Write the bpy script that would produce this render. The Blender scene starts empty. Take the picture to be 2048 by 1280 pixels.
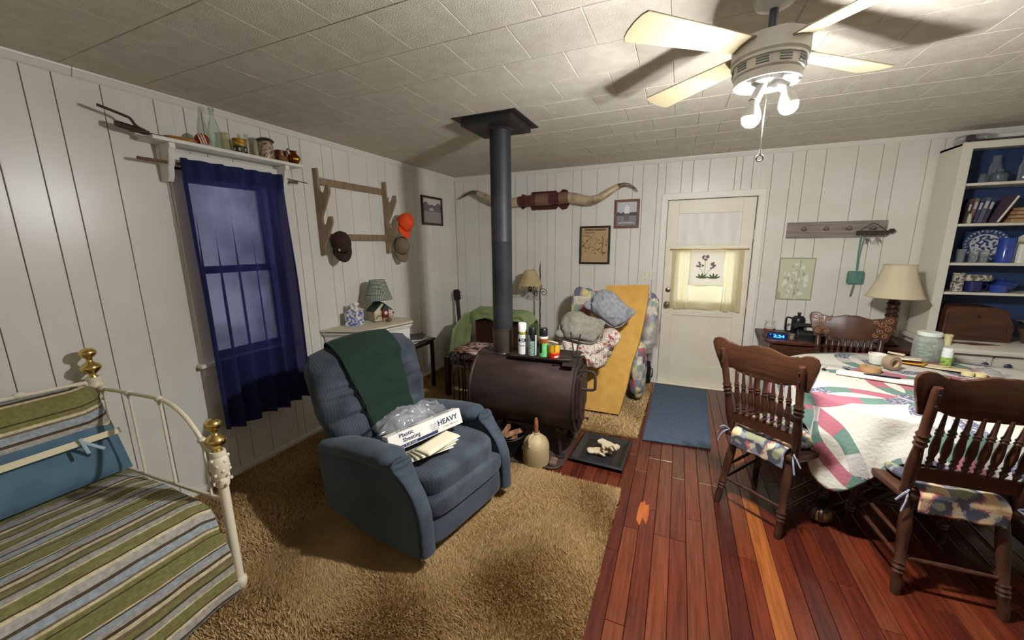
import bpy, bmesh, math, random
import numpy as np
from mathutils import Vector, Matrix, noise as mnoise

PI = math.pi
C = bpy.context.scene.collection
SC = bpy.context.scene
rnd = random.Random(7)

# ------------------------------------------------------------------ camera, world, exposure
XL, YB, ZC = -2.755, 4.51, 2.44          # left wall, back wall, ceiling
XR, YF = 3.25, -2.3                      # right wall, wall behind the camera
def make_camera():
    yaw, pitch, roll = math.radians(23.46), math.radians(11.154), math.radians(-.634)
    fwd = Vector((-math.sin(yaw)*math.cos(pitch), math.cos(yaw)*math.cos(pitch), -math.sin(pitch)))
    right = Vector((math.cos(yaw), math.sin(yaw), 0)); up = right.cross(fwd)
    r2 = math.cos(roll)*right + math.sin(roll)*up
    u2 = -math.sin(roll)*right + math.cos(roll)*up
    m = Matrix((r2, u2, -fwd)).transposed().to_4x4(); m.translation = (0, 0, 1.58)
    cd = bpy.data.cameras.new('camera'); cd.sensor_width = 36; cd.lens = 763.6/2048*36; cd.clip_start = .02
    co = bpy.data.objects.new('camera', cd); C.objects.link(co); co.matrix_world = m
    SC.camera = co
make_camera()
BULB = 2750.0                             # emission of the fan's two bulbs
w = bpy.data.worlds.new('world'); SC.world = w; w.use_nodes = True
bg = w.node_tree.nodes['Background']; bg.inputs[1].default_value = 3.0
_n = w.node_tree.nodes.new('ShaderNodeTexNoise'); _n.inputs['Scale'].default_value = 9; _n.inputs['Detail'].default_value = 5    # daylight through leaves outside
_t = w.node_tree.nodes.new('ShaderNodeTexCoord'); _r = w.node_tree.nodes.new('ShaderNodeValToRGB')
_r.color_ramp.elements[0].position = .36; _r.color_ramp.elements[0].color = (.34, .38, .38, 1); _r.color_ramp.elements[1].position = .62; _r.color_ramp.elements[1].color = (1.0, 1.05, 1.1, 1)
for _a, _b in ((_t.outputs['Generated'], _n.inputs['Vector']), (_n.outputs[0], _r.inputs[0]), (_r.outputs[0], bg.inputs[0])): w.node_tree.links.new(_a, _b)
vs = SC.view_settings
vs.view_transform = 'Standard'; vs.look = 'None'; vs.gamma = 1.0; vs.exposure = 0.36; vs.use_curve_mapping = False

# ------------------------------------------------------------------ materials
def srgb(r, g, b):
    f = lambda c: (c/255/12.92 if c/255 <= .04045 else ((c/255+.055)/1.055)**2.4)
    return (f(r), f(g), f(b))
MATS = {}
def mat(name, col, rough=.6, metal=0., col2=None, nscale=8., nstretch=(1, 1, 1), ndetail=4., nramp=(.35, .65), bump=0., bscale=60., bstretch=None,
        spec=.5, trans=0., ior=1.45, alpha=1., emit=None, estr=0., sheen=0., coat=0., attr=None, ramp=None, wave=None, rand=0., translucent=0., coords='Object', stripe=None, thin=0., tint=None):
    """One procedural material; col2 mixes in by stretched noise, attr reads a colour attribute."""
    if name in MATS: return MATS[name]
    m = bpy.data.materials.new(name); m.use_nodes = True; MATS[name] = m
    nt = m.node_tree; N = nt.nodes; Lk = nt.links
    P = N['Principled BSDF']; out = N['Material Output']
    P.inputs['Base Color'].default_value = (*col, 1); P.inputs['Roughness'].default_value = rough
    P.inputs['Metallic'].default_value = metal; P.inputs['Specular IOR Level'].default_value = spec
    P.inputs['Transmission Weight'].default_value = trans; P.inputs['IOR'].default_value = ior
    P.inputs['Alpha'].default_value = alpha
    if sheen: P.inputs['Sheen Weight'].default_value = sheen; P.inputs['Sheen Roughness'].default_value = .4
    if coat: P.inputs['Coat Weight'].default_value = coat; P.inputs['Coat Roughness'].default_value = .15
    if emit: P.inputs['Emission Color'].default_value = (*emit, 1); P.inputs['Emission Strength'].default_value = estr
    def coord(stretch, off=None):
        tc = N.new('ShaderNodeTexCoord'); mp = N.new('ShaderNodeMapping'); mp.inputs['Scale'].default_value = stretch
        Lk.new(tc.outputs[coords], mp.inputs['Vector'])
        if rand:
            oi = N.new('ShaderNodeObjectInfo'); mu = N.new('ShaderNodeMath'); mu.operation = 'MULTIPLY'; mu.inputs[1].default_value = 37.
            Lk.new(oi.outputs['Random'], mu.inputs[0])
            cx = N.new('ShaderNodeCombineXYZ'); [Lk.new(mu.outputs[0], cx.inputs[i]) for i in range(3)]
            Lk.new(cx.outputs[0], mp.inputs['Location'])
        return mp.outputs[0]
    src = None
    if attr:
        a = N.new('ShaderNodeAttribute'); a.attribute_name = attr; src = a.outputs['Color']
    if ramp:                                     # stripes: constant ramp over one UV axis, repeated
        tc = N.new('ShaderNodeTexCoord'); sp = N.new('ShaderNodeSeparateXYZ'); Lk.new(tc.outputs['UV'], sp.inputs[0])
        mu = N.new('ShaderNodeMath'); mu.operation = 'MULTIPLY'; mu.inputs[1].default_value = ramp[1]
        Lk.new(sp.outputs[ramp[2]], mu.inputs[0])
        fr = N.new('ShaderNodeMath'); fr.operation = 'FRACT'; Lk.new(mu.outputs[0], fr.inputs[0])
        cr = N.new('ShaderNodeValToRGB'); cr.color_ramp.interpolation = 'CONSTANT'; el = cr.color_ramp.elements
        while len(el) > 1: el.remove(el[-1])
        for i, (p, c) in enumerate(ramp[0]):
            e = el[0] if i == 0 else el.new(p)
            e.position = p; e.color = (*c, 1)
        Lk.new(fr.outputs[0], cr.inputs[0]); src = cr.outputs[0]
    if col2 is not None:
        no = N.new('ShaderNodeTexNoise'); no.inputs['Scale'].default_value = nscale; no.inputs['Detail'].default_value = ndetail
        Lk.new(coord(nstretch), no.inputs['Vector'])
        mr = N.new('ShaderNodeMapRange'); mr.inputs[1].default_value = nramp[0]; mr.inputs[2].default_value = nramp[1]
        Lk.new(no.outputs[0], mr.inputs[0])
        mx = N.new('ShaderNodeMix'); mx.data_type = 'RGBA'; Lk.new(mr.outputs[0], mx.inputs[0])
        mx.inputs[6].default_value = (*col, 1); mx.inputs[7].default_value = (*col2, 1)
        if src is not None:
            mx.blend_type = 'MULTIPLY'; Lk.new(src, mx.inputs[6])
        src = mx.outputs[2]
    if stripe:                                   # fine woven stripes along one object axis: (axis, per metre, colour factor, width)
        tc = N.new('ShaderNodeTexCoord'); sp = N.new('ShaderNodeSeparateXYZ'); Lk.new(tc.outputs['Object'], sp.inputs[0])
        mu = N.new('ShaderNodeMath'); mu.operation = 'MULTIPLY'; mu.inputs[1].default_value = stripe[1]; Lk.new(sp.outputs[stripe[0]], mu.inputs[0])
        fr = N.new('ShaderNodeMath'); fr.operation = 'FRACT'; Lk.new(mu.outputs[0], fr.inputs[0])
        lt = N.new('ShaderNodeMath'); lt.operation = 'LESS_THAN'; lt.inputs[1].default_value = stripe[3]; Lk.new(fr.outputs[0], lt.inputs[0])
        mx = N.new('ShaderNodeMix'); mx.data_type = 'RGBA'; mx.blend_type = 'MULTIPLY'; Lk.new(lt.outputs[0], mx.inputs[0])
        Lk.new(src, mx.inputs[6]); mx.inputs[7].default_value = (*stripe[2], 1); src = mx.outputs[2]
    if rand and src is not None:
        oi = N.new('ShaderNodeObjectInfo'); mr = N.new('ShaderNodeMapRange'); mr.inputs[3].default_value = 1-rand; mr.inputs[4].default_value = 1+rand
        Lk.new(oi.outputs['Random'], mr.inputs[0])
        hs = N.new('ShaderNodeHueSaturation'); Lk.new(mr.outputs[0], hs.inputs['Value']); Lk.new(src, hs.inputs['Color']); src = hs.outputs[0]
    if src is not None: Lk.new(src, P.inputs['Base Color'])
    if bump:
        nb = N.new('ShaderNodeTexNoise'); nb.inputs['Scale'].default_value = bscale; nb.inputs['Detail'].default_value = 3
        Lk.new(coord(bstretch or (1, 1, 1)), nb.inputs['Vector'])
        hgt = nb.outputs[0]
        if wave:
            wv = N.new('ShaderNodeTexWave'); wv.inputs['Scale'].default_value = wave; wv.inputs['Distortion'].default_value = 1.
            Lk.new(coord((1, 1, 1)), wv.inputs['Vector']); hgt = wv.outputs[1]
        bn = N.new('ShaderNodeBump'); bn.inputs['Strength'].default_value = bump; bn.inputs['Distance'].default_value = .01
        Lk.new(hgt, bn.inputs['Height']); Lk.new(bn.outputs[0], P.inputs['Normal'])
    if translucent:
        tl = N.new('ShaderNodeBsdfTranslucent'); mix = N.new('ShaderNodeMixShader'); mix.inputs[0].default_value = translucent
        if src is not None: Lk.new(src, tl.inputs[0])
        else: tl.inputs[0].default_value = (*col, 1)
        Lk.new(P.outputs[0], mix.inputs[1]); Lk.new(tl.outputs[0], mix.inputs[2]); res = mix.outputs[0]
        if thin:
            tp = N.new('ShaderNodeBsdfTransparent'); tp.inputs[0].default_value = (*(tint or col), 1)
            m2 = N.new('ShaderNodeMixShader'); m2.inputs[0].default_value = thin
            Lk.new(res, m2.inputs[1]); Lk.new(tp.outputs[0], m2.inputs[2]); res = m2.outputs[0]
        Lk.new(res, out.inputs[0])
    return m
def glassy(name, tint=(.95, .97, .96), clear=.80, rough=.05):
    """thin blown glass: mostly see-through with a glossy skin"""
    if name in MATS: return MATS[name]
    m = bpy.data.materials.new(name); m.use_nodes = True; MATS[name] = m
    nt = m.node_tree; N = nt.nodes; Lk = nt.links; out = N['Material Output']; N.remove(N['Principled BSDF'])
    tp = N.new('ShaderNodeBsdfTransparent'); tp.inputs[0].default_value = (*tint, 1)
    gl = N.new('ShaderNodeBsdfGlossy'); gl.inputs['Roughness'].default_value = rough
    df = N.new('ShaderNodeBsdfDiffuse'); df.inputs[0].default_value = (*tint, 1)
    lw = N.new('ShaderNodeLayerWeight'); lw.inputs[0].default_value = .35
    m1 = N.new('ShaderNodeMixShader'); m1.inputs[0].default_value = 1-clear
    Lk.new(tp.outputs[0], m1.inputs[1]); Lk.new(df.outputs[0], m1.inputs[2])
    m2 = N.new('ShaderNodeMixShader'); mu = N.new('ShaderNodeMath'); mu.operation = 'MULTIPLY'; mu.inputs[1].default_value = .5
    Lk.new(lw.outputs['Fresnel'], mu.inputs[0]); Lk.new(mu.outputs[0], m2.inputs[0])
    Lk.new(m1.outputs[0], m2.inputs[1]); Lk.new(gl.outputs[0], m2.inputs[2]); Lk.new(m2.outputs[0], out.inputs[0])
    return m

# ------------------------------------------------------------------ mesh helpers
def rotm(rx=0, ry=0, rz=0):
    return Matrix.Rotation(rz, 4, 'Z') @ Matrix.Rotation(ry, 4, 'Y') @ Matrix.Rotation(rx, 4, 'X')
def align(p0, p1):
    d = Vector(p1)-Vector(p0); q = d.to_track_quat('Z', 'Y'); return Matrix.Translation(Vector(p0)) @ q.to_matrix().to_4x4(), d.length
class MB:
    """collects shapes for ONE mesh object"""
    def __init__(s): s.bm = bmesh.new(); s.X = Matrix.Identity(4); s.colfn = None
    def _add(s, vs_, fs):
        b = [s.bm.verts.new(s.X @ Vector(v)) for v in vs_]
        for f in fs:
            try: s.bm.faces.new([b[i] for i in f])
            except ValueError: pass
        return s
    def box(s, c, d, bev=0., rot=None, seg=2):
        t = bmesh.new(); bmesh.ops.create_cube(t, size=1.); 
        for v in t.verts: v.co = Vector((v.co.x*d[0], v.co.y*d[1], v.co.z*d[2]))
        if bev: bmesh.ops.bevel(t, geom=t.edges[:], offset=bev, segments=seg, affect='EDGES', profile=.5)
        m = s.X @ Matrix.Translation(Vector(c)) @ (rot or Matrix.Identity(4))
        s._merge(t, m); return s
    def _merge(s, t, m):
        t.verts.index_update(); mp = [s.bm.verts.new(m @ v.co) for v in t.verts]
        for f in t.faces:
            try: s.bm.faces.new([mp[v.index] for v in f.verts])
            except ValueError: pass
        t.free()
    def lathe(s, prof, c=(0, 0, 0), n=20, m=None, sq=None):
        """prof = [(r, z)...] about z; r=0 closes; m maps it elsewhere"""
        vs_, fs, rings = [], [], []
        for r, z in prof:
            if r <= 1e-6: rings.append([len(vs_)]); vs_.append((0, 0, z))
            else:
                rings.append(list(range(len(vs_), len(vs_)+n)))
                for i in range(n):
                    a = 2*PI*i/n; x, y = math.cos(a), math.sin(a)
                    if sq:
                        k = (abs(x)**sq+abs(y)**sq)**(-1/sq); x *= k; y *= k
                    vs_.append((r*x, r*y, z))
        for a, b in zip(rings, rings[1:]):
            for i in range(n):
                j = (i+1) % n
                if len(a) == 1 and len(b) == 1: break
                if len(a) == 1: fs.append((a[0], b[j], b[i]))
                elif len(b) == 1: fs.append((a[i], a[j], b[0]))
                else: fs.append((a[i], a[j], b[j], b[i]))
        mm = Matrix.Translation(Vector(c)) @ (m or Matrix.Identity(4))
        return s._add([mm @ Vector(v) for v in vs_], fs)
    def cyl(s, p0, p1, r0, r1=None, n=14):
        r1 = r0 if r1 is None else r1; m, L = align(p0, p1)
        return s.lathe([(0, 0), (r0, 0), (r1, L), (0, L)], n=n, m=m)
    def turned(s, p0, p1, prof, n=12):
        """lathe between two points; prof z runs 0..1"""
        m, L = align(p0, p1); return s.lathe([(r, z*L) for r, z in prof], n=n, m=m)
    def tube(s, pts, r, n=8, close=False, cap=True):
        pts = [Vector(p) for p in pts]; k = len(pts); vs_, fs = [], []; up = None
        for i, p in enumerate(pts):
            d = (pts[(i+1) % k]-pts[i-1]) if close else (pts[min(i+1, k-1)]-pts[max(i-1, 0)])
            d.normalize()
            if up is None: up = d.orthogonal().normalized()
            up = (up-d*up.dot(d))
            up = up.normalized() if up.length > 1e-5 else d.orthogonal().normalized()
            sd = d.cross(up); rr = r[i] if isinstance(r, (list, tuple)) else r
            for j in range(n):
                a = 2*PI*j/n; vs_.append(p+rr*(math.cos(a)*up+math.sin(a)*sd))
        for i in range(k if close else k-1):
            for j in range(n):
                a, b = i*n, ((i+1) % k)*n; fs.append((a+j, a+(j+1) % n, b+(j+1) % n, b+j))
        if cap and not close: fs.append(tuple(range(n))[::-1]); fs.append(tuple(range((k-1)*n, k*n)))
        return s._add(vs_, fs)
    def prism(s, poly, t, m=None, bev=0., seg=1):
        """polygon in xy extruded t along z (centred)"""
        b = bmesh.new(); v = [b.verts.new((x, y, -t/2)) for x, y in poly]; f = b.faces.new(v)
        r = bmesh.ops.extrude_face_region(b, geom=[f])
        for e in r['geom']:
            if isinstance(e, bmesh.types.BMVert): e.co.z += t
        bmesh.ops.recalc_face_normals(b, faces=b.faces[:])
        if bev:
            ed = [e for e in b.edges if abs(e.verts[0].co.z-e.verts[1].co.z) < 1e-6]
            bmesh.ops.bevel(b, geom=ed, offset=bev, segments=seg, affect='EDGES', profile=.5)
        s._merge(b, s.X @ (m or Matrix.Identity(4))); return s
    def grid(s, fn, nu, nv, cu=False, cv=False):
        vs_, fs = [], []
        for i in range(nu+(0 if cu else 1)):
            for j in range(nv+(0 if cv else 1)): vs_.append(fn(i/nu, j/nv))
        W = nv+(0 if cv else 1); Hh = nu+(0 if cu else 1)
        for i in range(nu):
            for j in range(nv):
                a, b, c, d = i*W+j, ((i+1) % Hh)*W+j, ((i+1) % Hh)*W+(j+1) % W, i*W+(j+1) % W
                fs.append((a, b, c, d))
        return s._add(vs_, fs)
    def ball(s, c, r, n=16, k=10, m=None):
        r = (r, r, r) if not isinstance(r, (tuple, list)) else r
        pr = [(math.sin(PI*i/k), -math.cos(PI*i/k)) for i in range(k+1)]; pr[0] = (0, -1); pr[-1] = (0, 1)
        mm = Matrix.Translation(Vector(c)) @ (m or Matrix.Identity(4)) @ Matrix.Diagonal((*r, 1))
        return s.lathe(pr, n=n, m=mm)
    def build(s, name, material, parent=None, smooth=35, sub=0, solid=0., uvfn=None, colfn=None, disp=None):
        bm = s.bm
        if disp:
            for v in bm.verts: v.co += disp(v.co)
        bmesh.ops.recalc_face_normals(bm, faces=bm.faces[:])
        me = bpy.data.meshes.new(name)
        if uvfn:
            uv = bm.loops.layers.uv.new('UVMap')
            for f in bm.faces:
                for l in f.loops: l[uv].uv = uvfn(l.vert.co)
        bm.to_mesh(me); bm.free()
        if colfn:
            at = me.color_attributes.new('Col', 'FLOAT_COLOR', 'POINT')
            at.data.foreach_set('color', np.array([(*colfn(v.co), 1.) for v in me.vertices], 'f').ravel())
        return link(name, me, material, parent, smooth, sub, solid)
def link(name, me, material, parent=None, smooth=35, sub=0, solid=0.):
    if smooth:
        me.polygons.foreach_set('use_smooth', [True]*len(me.polygons))
        if smooth < 180: me.set_sharp_from_angle(angle=math.radians(smooth))
    o = bpy.data.objects.new(name, me); C.objects.link(o)
    if material: me.materials.append(material)
    if parent: o.parent = parent
    if solid:
        q = o.modifiers.new('solid', 'SOLIDIFY'); q.thickness = solid; q.offset = 0
    if sub:
        q = o.modifiers.new('sub', 'SUBSURF'); q.levels = sub; q.render_levels = sub
    return o
def gridmesh(name, fn, nu, nv, material, parent=None, colfn=None, uv=None, smooth=180, solid=0., cu=False, cv=False, sub=0):
    """surface fn(u, v) with UVs (u, v scaled by uv) and optional colours colfn(u, v)"""
    nU = nu+1; nV = nv+1
    V = [fn(i/nu, j/nv) for i in range(nU) for j in range(nV)]
    F = [(i*nV+j, (i+1)*nV+j, (i+1)*nV+j+1, i*nV+j+1) for i in range(nu) for j in range(nv)]
    me = bpy.data.meshes.new(name); me.from_pydata([tuple(v) for v in V], [], F); me.update()
    if uv is not None:
        l = me.uv_layers.new(name='UVMap'); su, sv = uv
        arr = np.empty((len(F)*4, 2), 'f'); k = 0
        for i in range(nu):
            for j in range(nv):
                for a, b in ((i, j), (i+1, j), (i+1, j+1), (i, j+1)): arr[k] = (a/nu*su, b/nv*sv); k += 1
        l.data.foreach_set('uv', arr.ravel())
    if colfn:
        at = me.color_attributes.new('Col', 'FLOAT_COLOR', 'POINT')
        at.data.foreach_set('color', np.array([(*colfn(i/nu, j/nv), 1.) for i in range(nU) for j in range(nV)], 'f').ravel())
    return link(name, me, material, parent, smooth, sub, solid)
def tag(o, label, cat, group=None, kind=None):
    o['label'] = label; o['category'] = cat
    if group: o['group'] = group
    if kind: o['kind'] = kind
    return o
def thing(name, label, cat, loc=(0, 0, 0), rz=0., group=None, rot=None):
    o = bpy.data.objects.new(name, None); C.objects.link(o); o.empty_display_size = .05
    o.location = loc; o.rotation_euler = rot or (0, 0, rz)
    return tag(o, label, cat, group)
def struct(o, label=None):
    o['kind'] = 'structure'
    if label: o['label'] = label
    return o
def share(name, src, parent, loc=(0, 0, 0), rot=(0, 0, 0), scale=None):
    o = bpy.data.objects.new(name, src.data); C.objects.link(o); o.parent = parent; o.location = loc; o.rotation_euler = rot
    if scale: o.scale = scale
    for md in src.modifiers:
        q = o.modifiers.new(md.name, md.type)
        if md.type == 'SUBSURF': q.levels = md.levels; q.render_levels = md.render_levels
        if md.type == 'SOLIDIFY': q.thickness = md.thickness; q.offset = md.offset
    return o
def copy_tree(o, parent=None):
    c = o.copy(); C.objects.link(c); c.parent = parent
    for ch in [x for x in C.objects if x.parent == o]: copy_tree(ch, c)
    return c
def text(name, body, size, material, parent, m, depth=.0004, width=None, bold=0.):
    cu = bpy.data.curves.new(name, 'FONT'); cu.body = body; cu.size = size; cu.extrude = depth; cu.align_x = 'CENTER'; cu.align_y = 'CENTER'; cu.offset = bold
    t = bpy.data.objects.new(name, cu); C.objects.link(t)
    bpy.context.view_layer.update()
    me = bpy.data.meshes.new_from_object(t.evaluated_get(bpy.context.evaluated_depsgraph_get()))
    bpy.data.objects.remove(t); bpy.data.curves.remove(cu)
    if width:
        xs = [v.co.x for v in me.vertices]; k = width/max(1e-6, max(xs)-min(xs))
        for v in me.vertices: v.co.x *= k
    me.transform(m)
    return link(name, me, material, parent, 0)
def face_m(origin, xdir, ydir):
    """matrix placing text/picture xy on a face: xdir to the right, ydir up"""
    x = Vector(xdir).normalized(); y = Vector(ydir).normalized(); z = x.cross(y)
    m = Matrix((x, y, z)).transposed().to_4x4(); m.translation = Vector(origin); return m
def sm(a, b, x):
    t = min(1., max(0., (x-a)/(b-a))); return t*t*(3-2*t)
def lerp(a, b, t): return a+(b-a)*t
def nz(x, y, z=0.): return mnoise.noise(Vector((x, y, z)))
def catmull(pts, n):
    P = [Vector(p) for p in pts]; P = [2*P[0]-P[1]]+P+[2*P[-1]-P[-2]]; o = []
    for i in range(1, len(P)-2):
        for k in range(n):
            t = k/n; a, b, c, d = P[i-1:i+3]
            o.append(.5*((2*b)+(c-a)*t+(2*a-5*b+4*c-d)*t*t+(3*b-a-3*c+d)*t**3))
    o.append(P[-2]); return o
# ------------------------------------------------------------------ shared materials
M_wall = mat('wall_paint', srgb(222, 220, 211), .3, col2=srgb(214, 211, 199), nscale=3, bump=.04, bscale=25)
M_trim = mat('trim_paint', srgb(224, 221, 210), .4, bump=.03, bscale=40)
M_groove = mat('groove', srgb(120, 108, 90), .9)
M_ceil = mat('ceiling_tile', srgb(214, 208, 193), .75, col2=srgb(204, 197, 181), nscale=14, bump=.55, bscale=210, rand=.012)
M_ceilgap = mat('ceiling_backing', srgb(150, 142, 124), .9)
M_white = mat('white_paint', srgb(226, 224, 214), .45, bump=.03, bscale=50)
M_black = mat('black_iron', srgb(26, 25, 26), .55, col2=srgb(38, 35, 34), nscale=12, bump=.15, bscale=80)
M_blackpl = mat('black_plastic', srgb(22, 22, 24), .35)
M_brass = mat('brass', srgb(226, 196, 122), .2, 1.)
M_chrome = mat('steel', srgb(190, 188, 182), .25, 1.)
M_oak = mat('oak_stain', srgb(84, 50, 31), .38, col2=srgb(56, 33, 21), nscale=9, nstretch=(6, 6, .7), ndetail=6, nramp=(.35, .7), bump=.05, bscale=60)
M_oakh = mat('oak_stain_cross', srgb(80, 49, 31), .36, col2=srgb(54, 32, 21), nscale=7, nstretch=(.7, 7, 9), ndetail=6, nramp=(.3, .7), bump=.05, bscale=60)
M_dark = mat('dark_wood', srgb(58, 28, 20), .4, col2=srgb(38, 17, 13), nscale=9, nstretch=(6, 6, .8), ndetail=5)
M_cream = mat('cream_cloth', srgb(222, 210, 172), .8, translucent=.25, bump=.08, bscale=300)
M_glass = glassy('clear_glass', (.95, .97, .96), .94)
M_paper = mat('paper', srgb(232, 228, 210), .8)
M_col = mat('printed', (1, 1, 1), .6, attr='Col')
M_pane = glassy('window_glass', (.97, .98, .98), .96, .02)

# ------------------------------------------------------------------ floor: planks, carpet, backing
fl = MB().box(((XL+XR)/2, (YF+YB)/2, -.05), (XR-XL+.3, YB-YF+.3, .06)).build('floor', mat('subfloor', srgb(34, 15, 10), .9))
struct(fl, 'red-brown varnished plank floor')
PLW = .0815
wood = []
for k, (a, b) in enumerate(((srgb(100, 43, 25), srgb(68, 28, 17)), (srgb(114, 57, 32), srgb(80, 37, 22)), (srgb(84, 35, 23), srgb(55, 22, 16)), (srgb(142, 82, 38), srgb(106, 56, 27)), (srgb(102, 50, 30), srgb(72, 33, 21)))):
    wood.append(mat(f'plank_wood_{"abcde"[k]}', a, .26, col2=b, nscale=7, nstretch=(9, .55, 1), ndetail=7, nramp=(.3, .72), bump=.06, bscale=30, bstretch=(12, .6, 1), rand=.2, coat=.2))
pk = {}
def plank(x, y0, y1, wi):
    L = round(y1-y0, 2)
    key = (L, wi)
    if key not in pk:
        o = MB().box((0, 0, 0), (PLW-.0022, L-.0022, .02), .0014, seg=1).build('plank', wood[wi], fl); pk[key] = o
        o.location = (x, (y0+y1)/2, -.01); return
    share('plank', pk[key], fl, (x, (y0+y1)/2, -.01))
special = {(-.155, 1): None}
x = .137-PLW/2-PLW*13; ci = 0
r2 = random.Random(11)
while x < 3.2:
    y = -.8 + r2.choice([0, .2, .4, .6])
    ylo, yhi = (2.2, 3.3) if x < -.36 else (y, YB)
    y = ylo
    while y < yhi:
        L = r2.choice([.6, .8, 1.0, 1.2, 1.4, 1.6])
        y1 = min(y+L, yhi)
        if yhi-y1 < .25: y1 = yhi
        wi = r2.choices([0, 1, 2, 3, 4], [7, 3, 5, .5, 4])[0]
        cx = x
        if abs(cx-(-.155)) < .041 and y < 2.0 < y1+.6 and y1 > 1.5: wi = 1 if y1 > 1.9 and y > 1.2 else wi
        plank(cx, round(y, 2), round(y1, 2), wi); y = y1
    x += PLW
# two paler boards that stand out
for o in [o for o in C.objects if o.parent == fl]:
    if abs(o.location.x-(.137+PLW*4.5)) < .03 and abs(o.location.y-2.0) < .8:
        o.data = o.data.copy(); o.data.materials[0] = wood[3]

wp = MB().prism([(-.035, -.09), (-.012, -.135), (-.004, -.06), (.022, -.115), (.03, -.02), (.026, .075), (.006, .06), (-.004, .10), (-.026, .07), (-.033, .0)], .0012).build('worn_patch', mat('bare_wood', srgb(176, 96, 40), .5, col2=srgb(146, 72, 30), nscale=7, nstretch=(9, .6, 1)), fl, 0); wp.location = (-.092, 2.17, .0006)
# carpet: notched round the hearth
M_carpet = mat('carpet_base', srgb(128, 102, 62), .95, col2=srgb(104, 80, 46), nscale=9)
cp_poly = [(-2.74, -2.2), (-.272, -2.2), (-.255, 1.3), (-.25, 2.30), (-1.02, 2.315), (-1.55, 2.32), (-1.55, 3.04), (-.215, 3.05), (-.175, 4.43), (-2.74, 4.49)]
ca = MB().prism(cp_poly, .012, Matrix.Translation((0, 0, .006))).build('carpet', M_carpet)
tag(ca, 'tan shag carpet covering the left half of the floor', 'carpet')
def in_poly(px, py):
    c = np.zeros(len(px), bool); n = len(cp_poly)
    for i in range(n):
        x0, y0 = cp_poly[i]; x1, y1 = cp_poly[i-1]
        t = ((y0 > py) != (y1 > py)) & (px < (x1-x0)*(py-y0)/(y1-y0+1e-12)+x0); c ^= t
    return c
g = np.random.default_rng(3)
def tufts(n, xr, yr, h, wd):
    px = g.uniform(*xr, n); py = g.uniform(*yr, n); k = in_poly(px, py); px, py = px[k], py[k]; n = len(px)
    lean = np.stack([np.sin(px*9+2*np.sin(py*5)), np.cos(py*8+2*np.cos(px*6))], 1)*.5
    a = g.uniform(0, 2*PI, n); hh = h*g.uniform(.55, 1.15, n)
    dx, dy = np.cos(a)*wd, np.sin(a)*wd
    tip = np.stack([px+(lean[:, 0]+g.normal(0, .5, n))*hh*.8, py+(lean[:, 1]+g.normal(0, .5, n))*hh*.8, .012+hh], 1)
    b0 = np.stack([px-dx, py-dy, np.full(n, .009)], 1); b1 = np.stack([px+dx, py+dy, np.full(n, .009)], 1)
    # colour: worn lighter / darker patches and fibre variation
    pat = .5+.25*np.sin(px*3.1+1.3*np.sin(py*2.3))+.25*np.sin(py*4.3+1.7*np.sin(px*3.7)); v = np.clip(.55*pat+.45*g.uniform(0, 1, n), 0, 1)
    c0, c1 = np.array(srgb(168, 136, 88)), np.array(srgb(222, 194, 144)); col = c0+(c1-c0)*v[:, None]
    return np.stack([b0, b1, tip], 1).reshape(-1, 3), np.repeat(col, 3, 0), n
tv, tc_, tn = [], [], 0
for args in ((330000, (-1.9, -.24), (.9, 2.35), .021, .0025), (130000, (-2.75, -.7), (.4, 2.5), .021, .0032), (90000, (-2.75, -.17), (2.3, 4.49), .02, .005)):
    a, b, n = tufts(*args); tv.append(a); tc_.append(b); tn += n
tv = np.concatenate(tv); tc_ = np.concatenate(tc_)
me = bpy.data.meshes.new('carpet_pile'); me.vertices.add(tn*3); me.vertices.foreach_set('co', tv.astype('f').ravel())
me.loops.add(tn*3); me.loops.foreach_set('vertex_index', np.arange(tn*3, dtype='i'))
me.polygons.add(tn); me.polygons.foreach_set('loop_start', np.arange(0, tn*3, 3, dtype='i')); me.update(calc_edges=True)
at = me.color_attributes.new('Col', 'FLOAT_COLOR', 'POINT'); at.data.foreach_set('color', np.concatenate([tc_, np.ones((tn*3, 1))], 1).astype('f').ravel())
po = link('carpet_pile', me, mat('carpet_fibre', (1, 1, 1), .95, attr='Col', spec=.1), ca, 0); po['kind'] = 'stuff'

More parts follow.
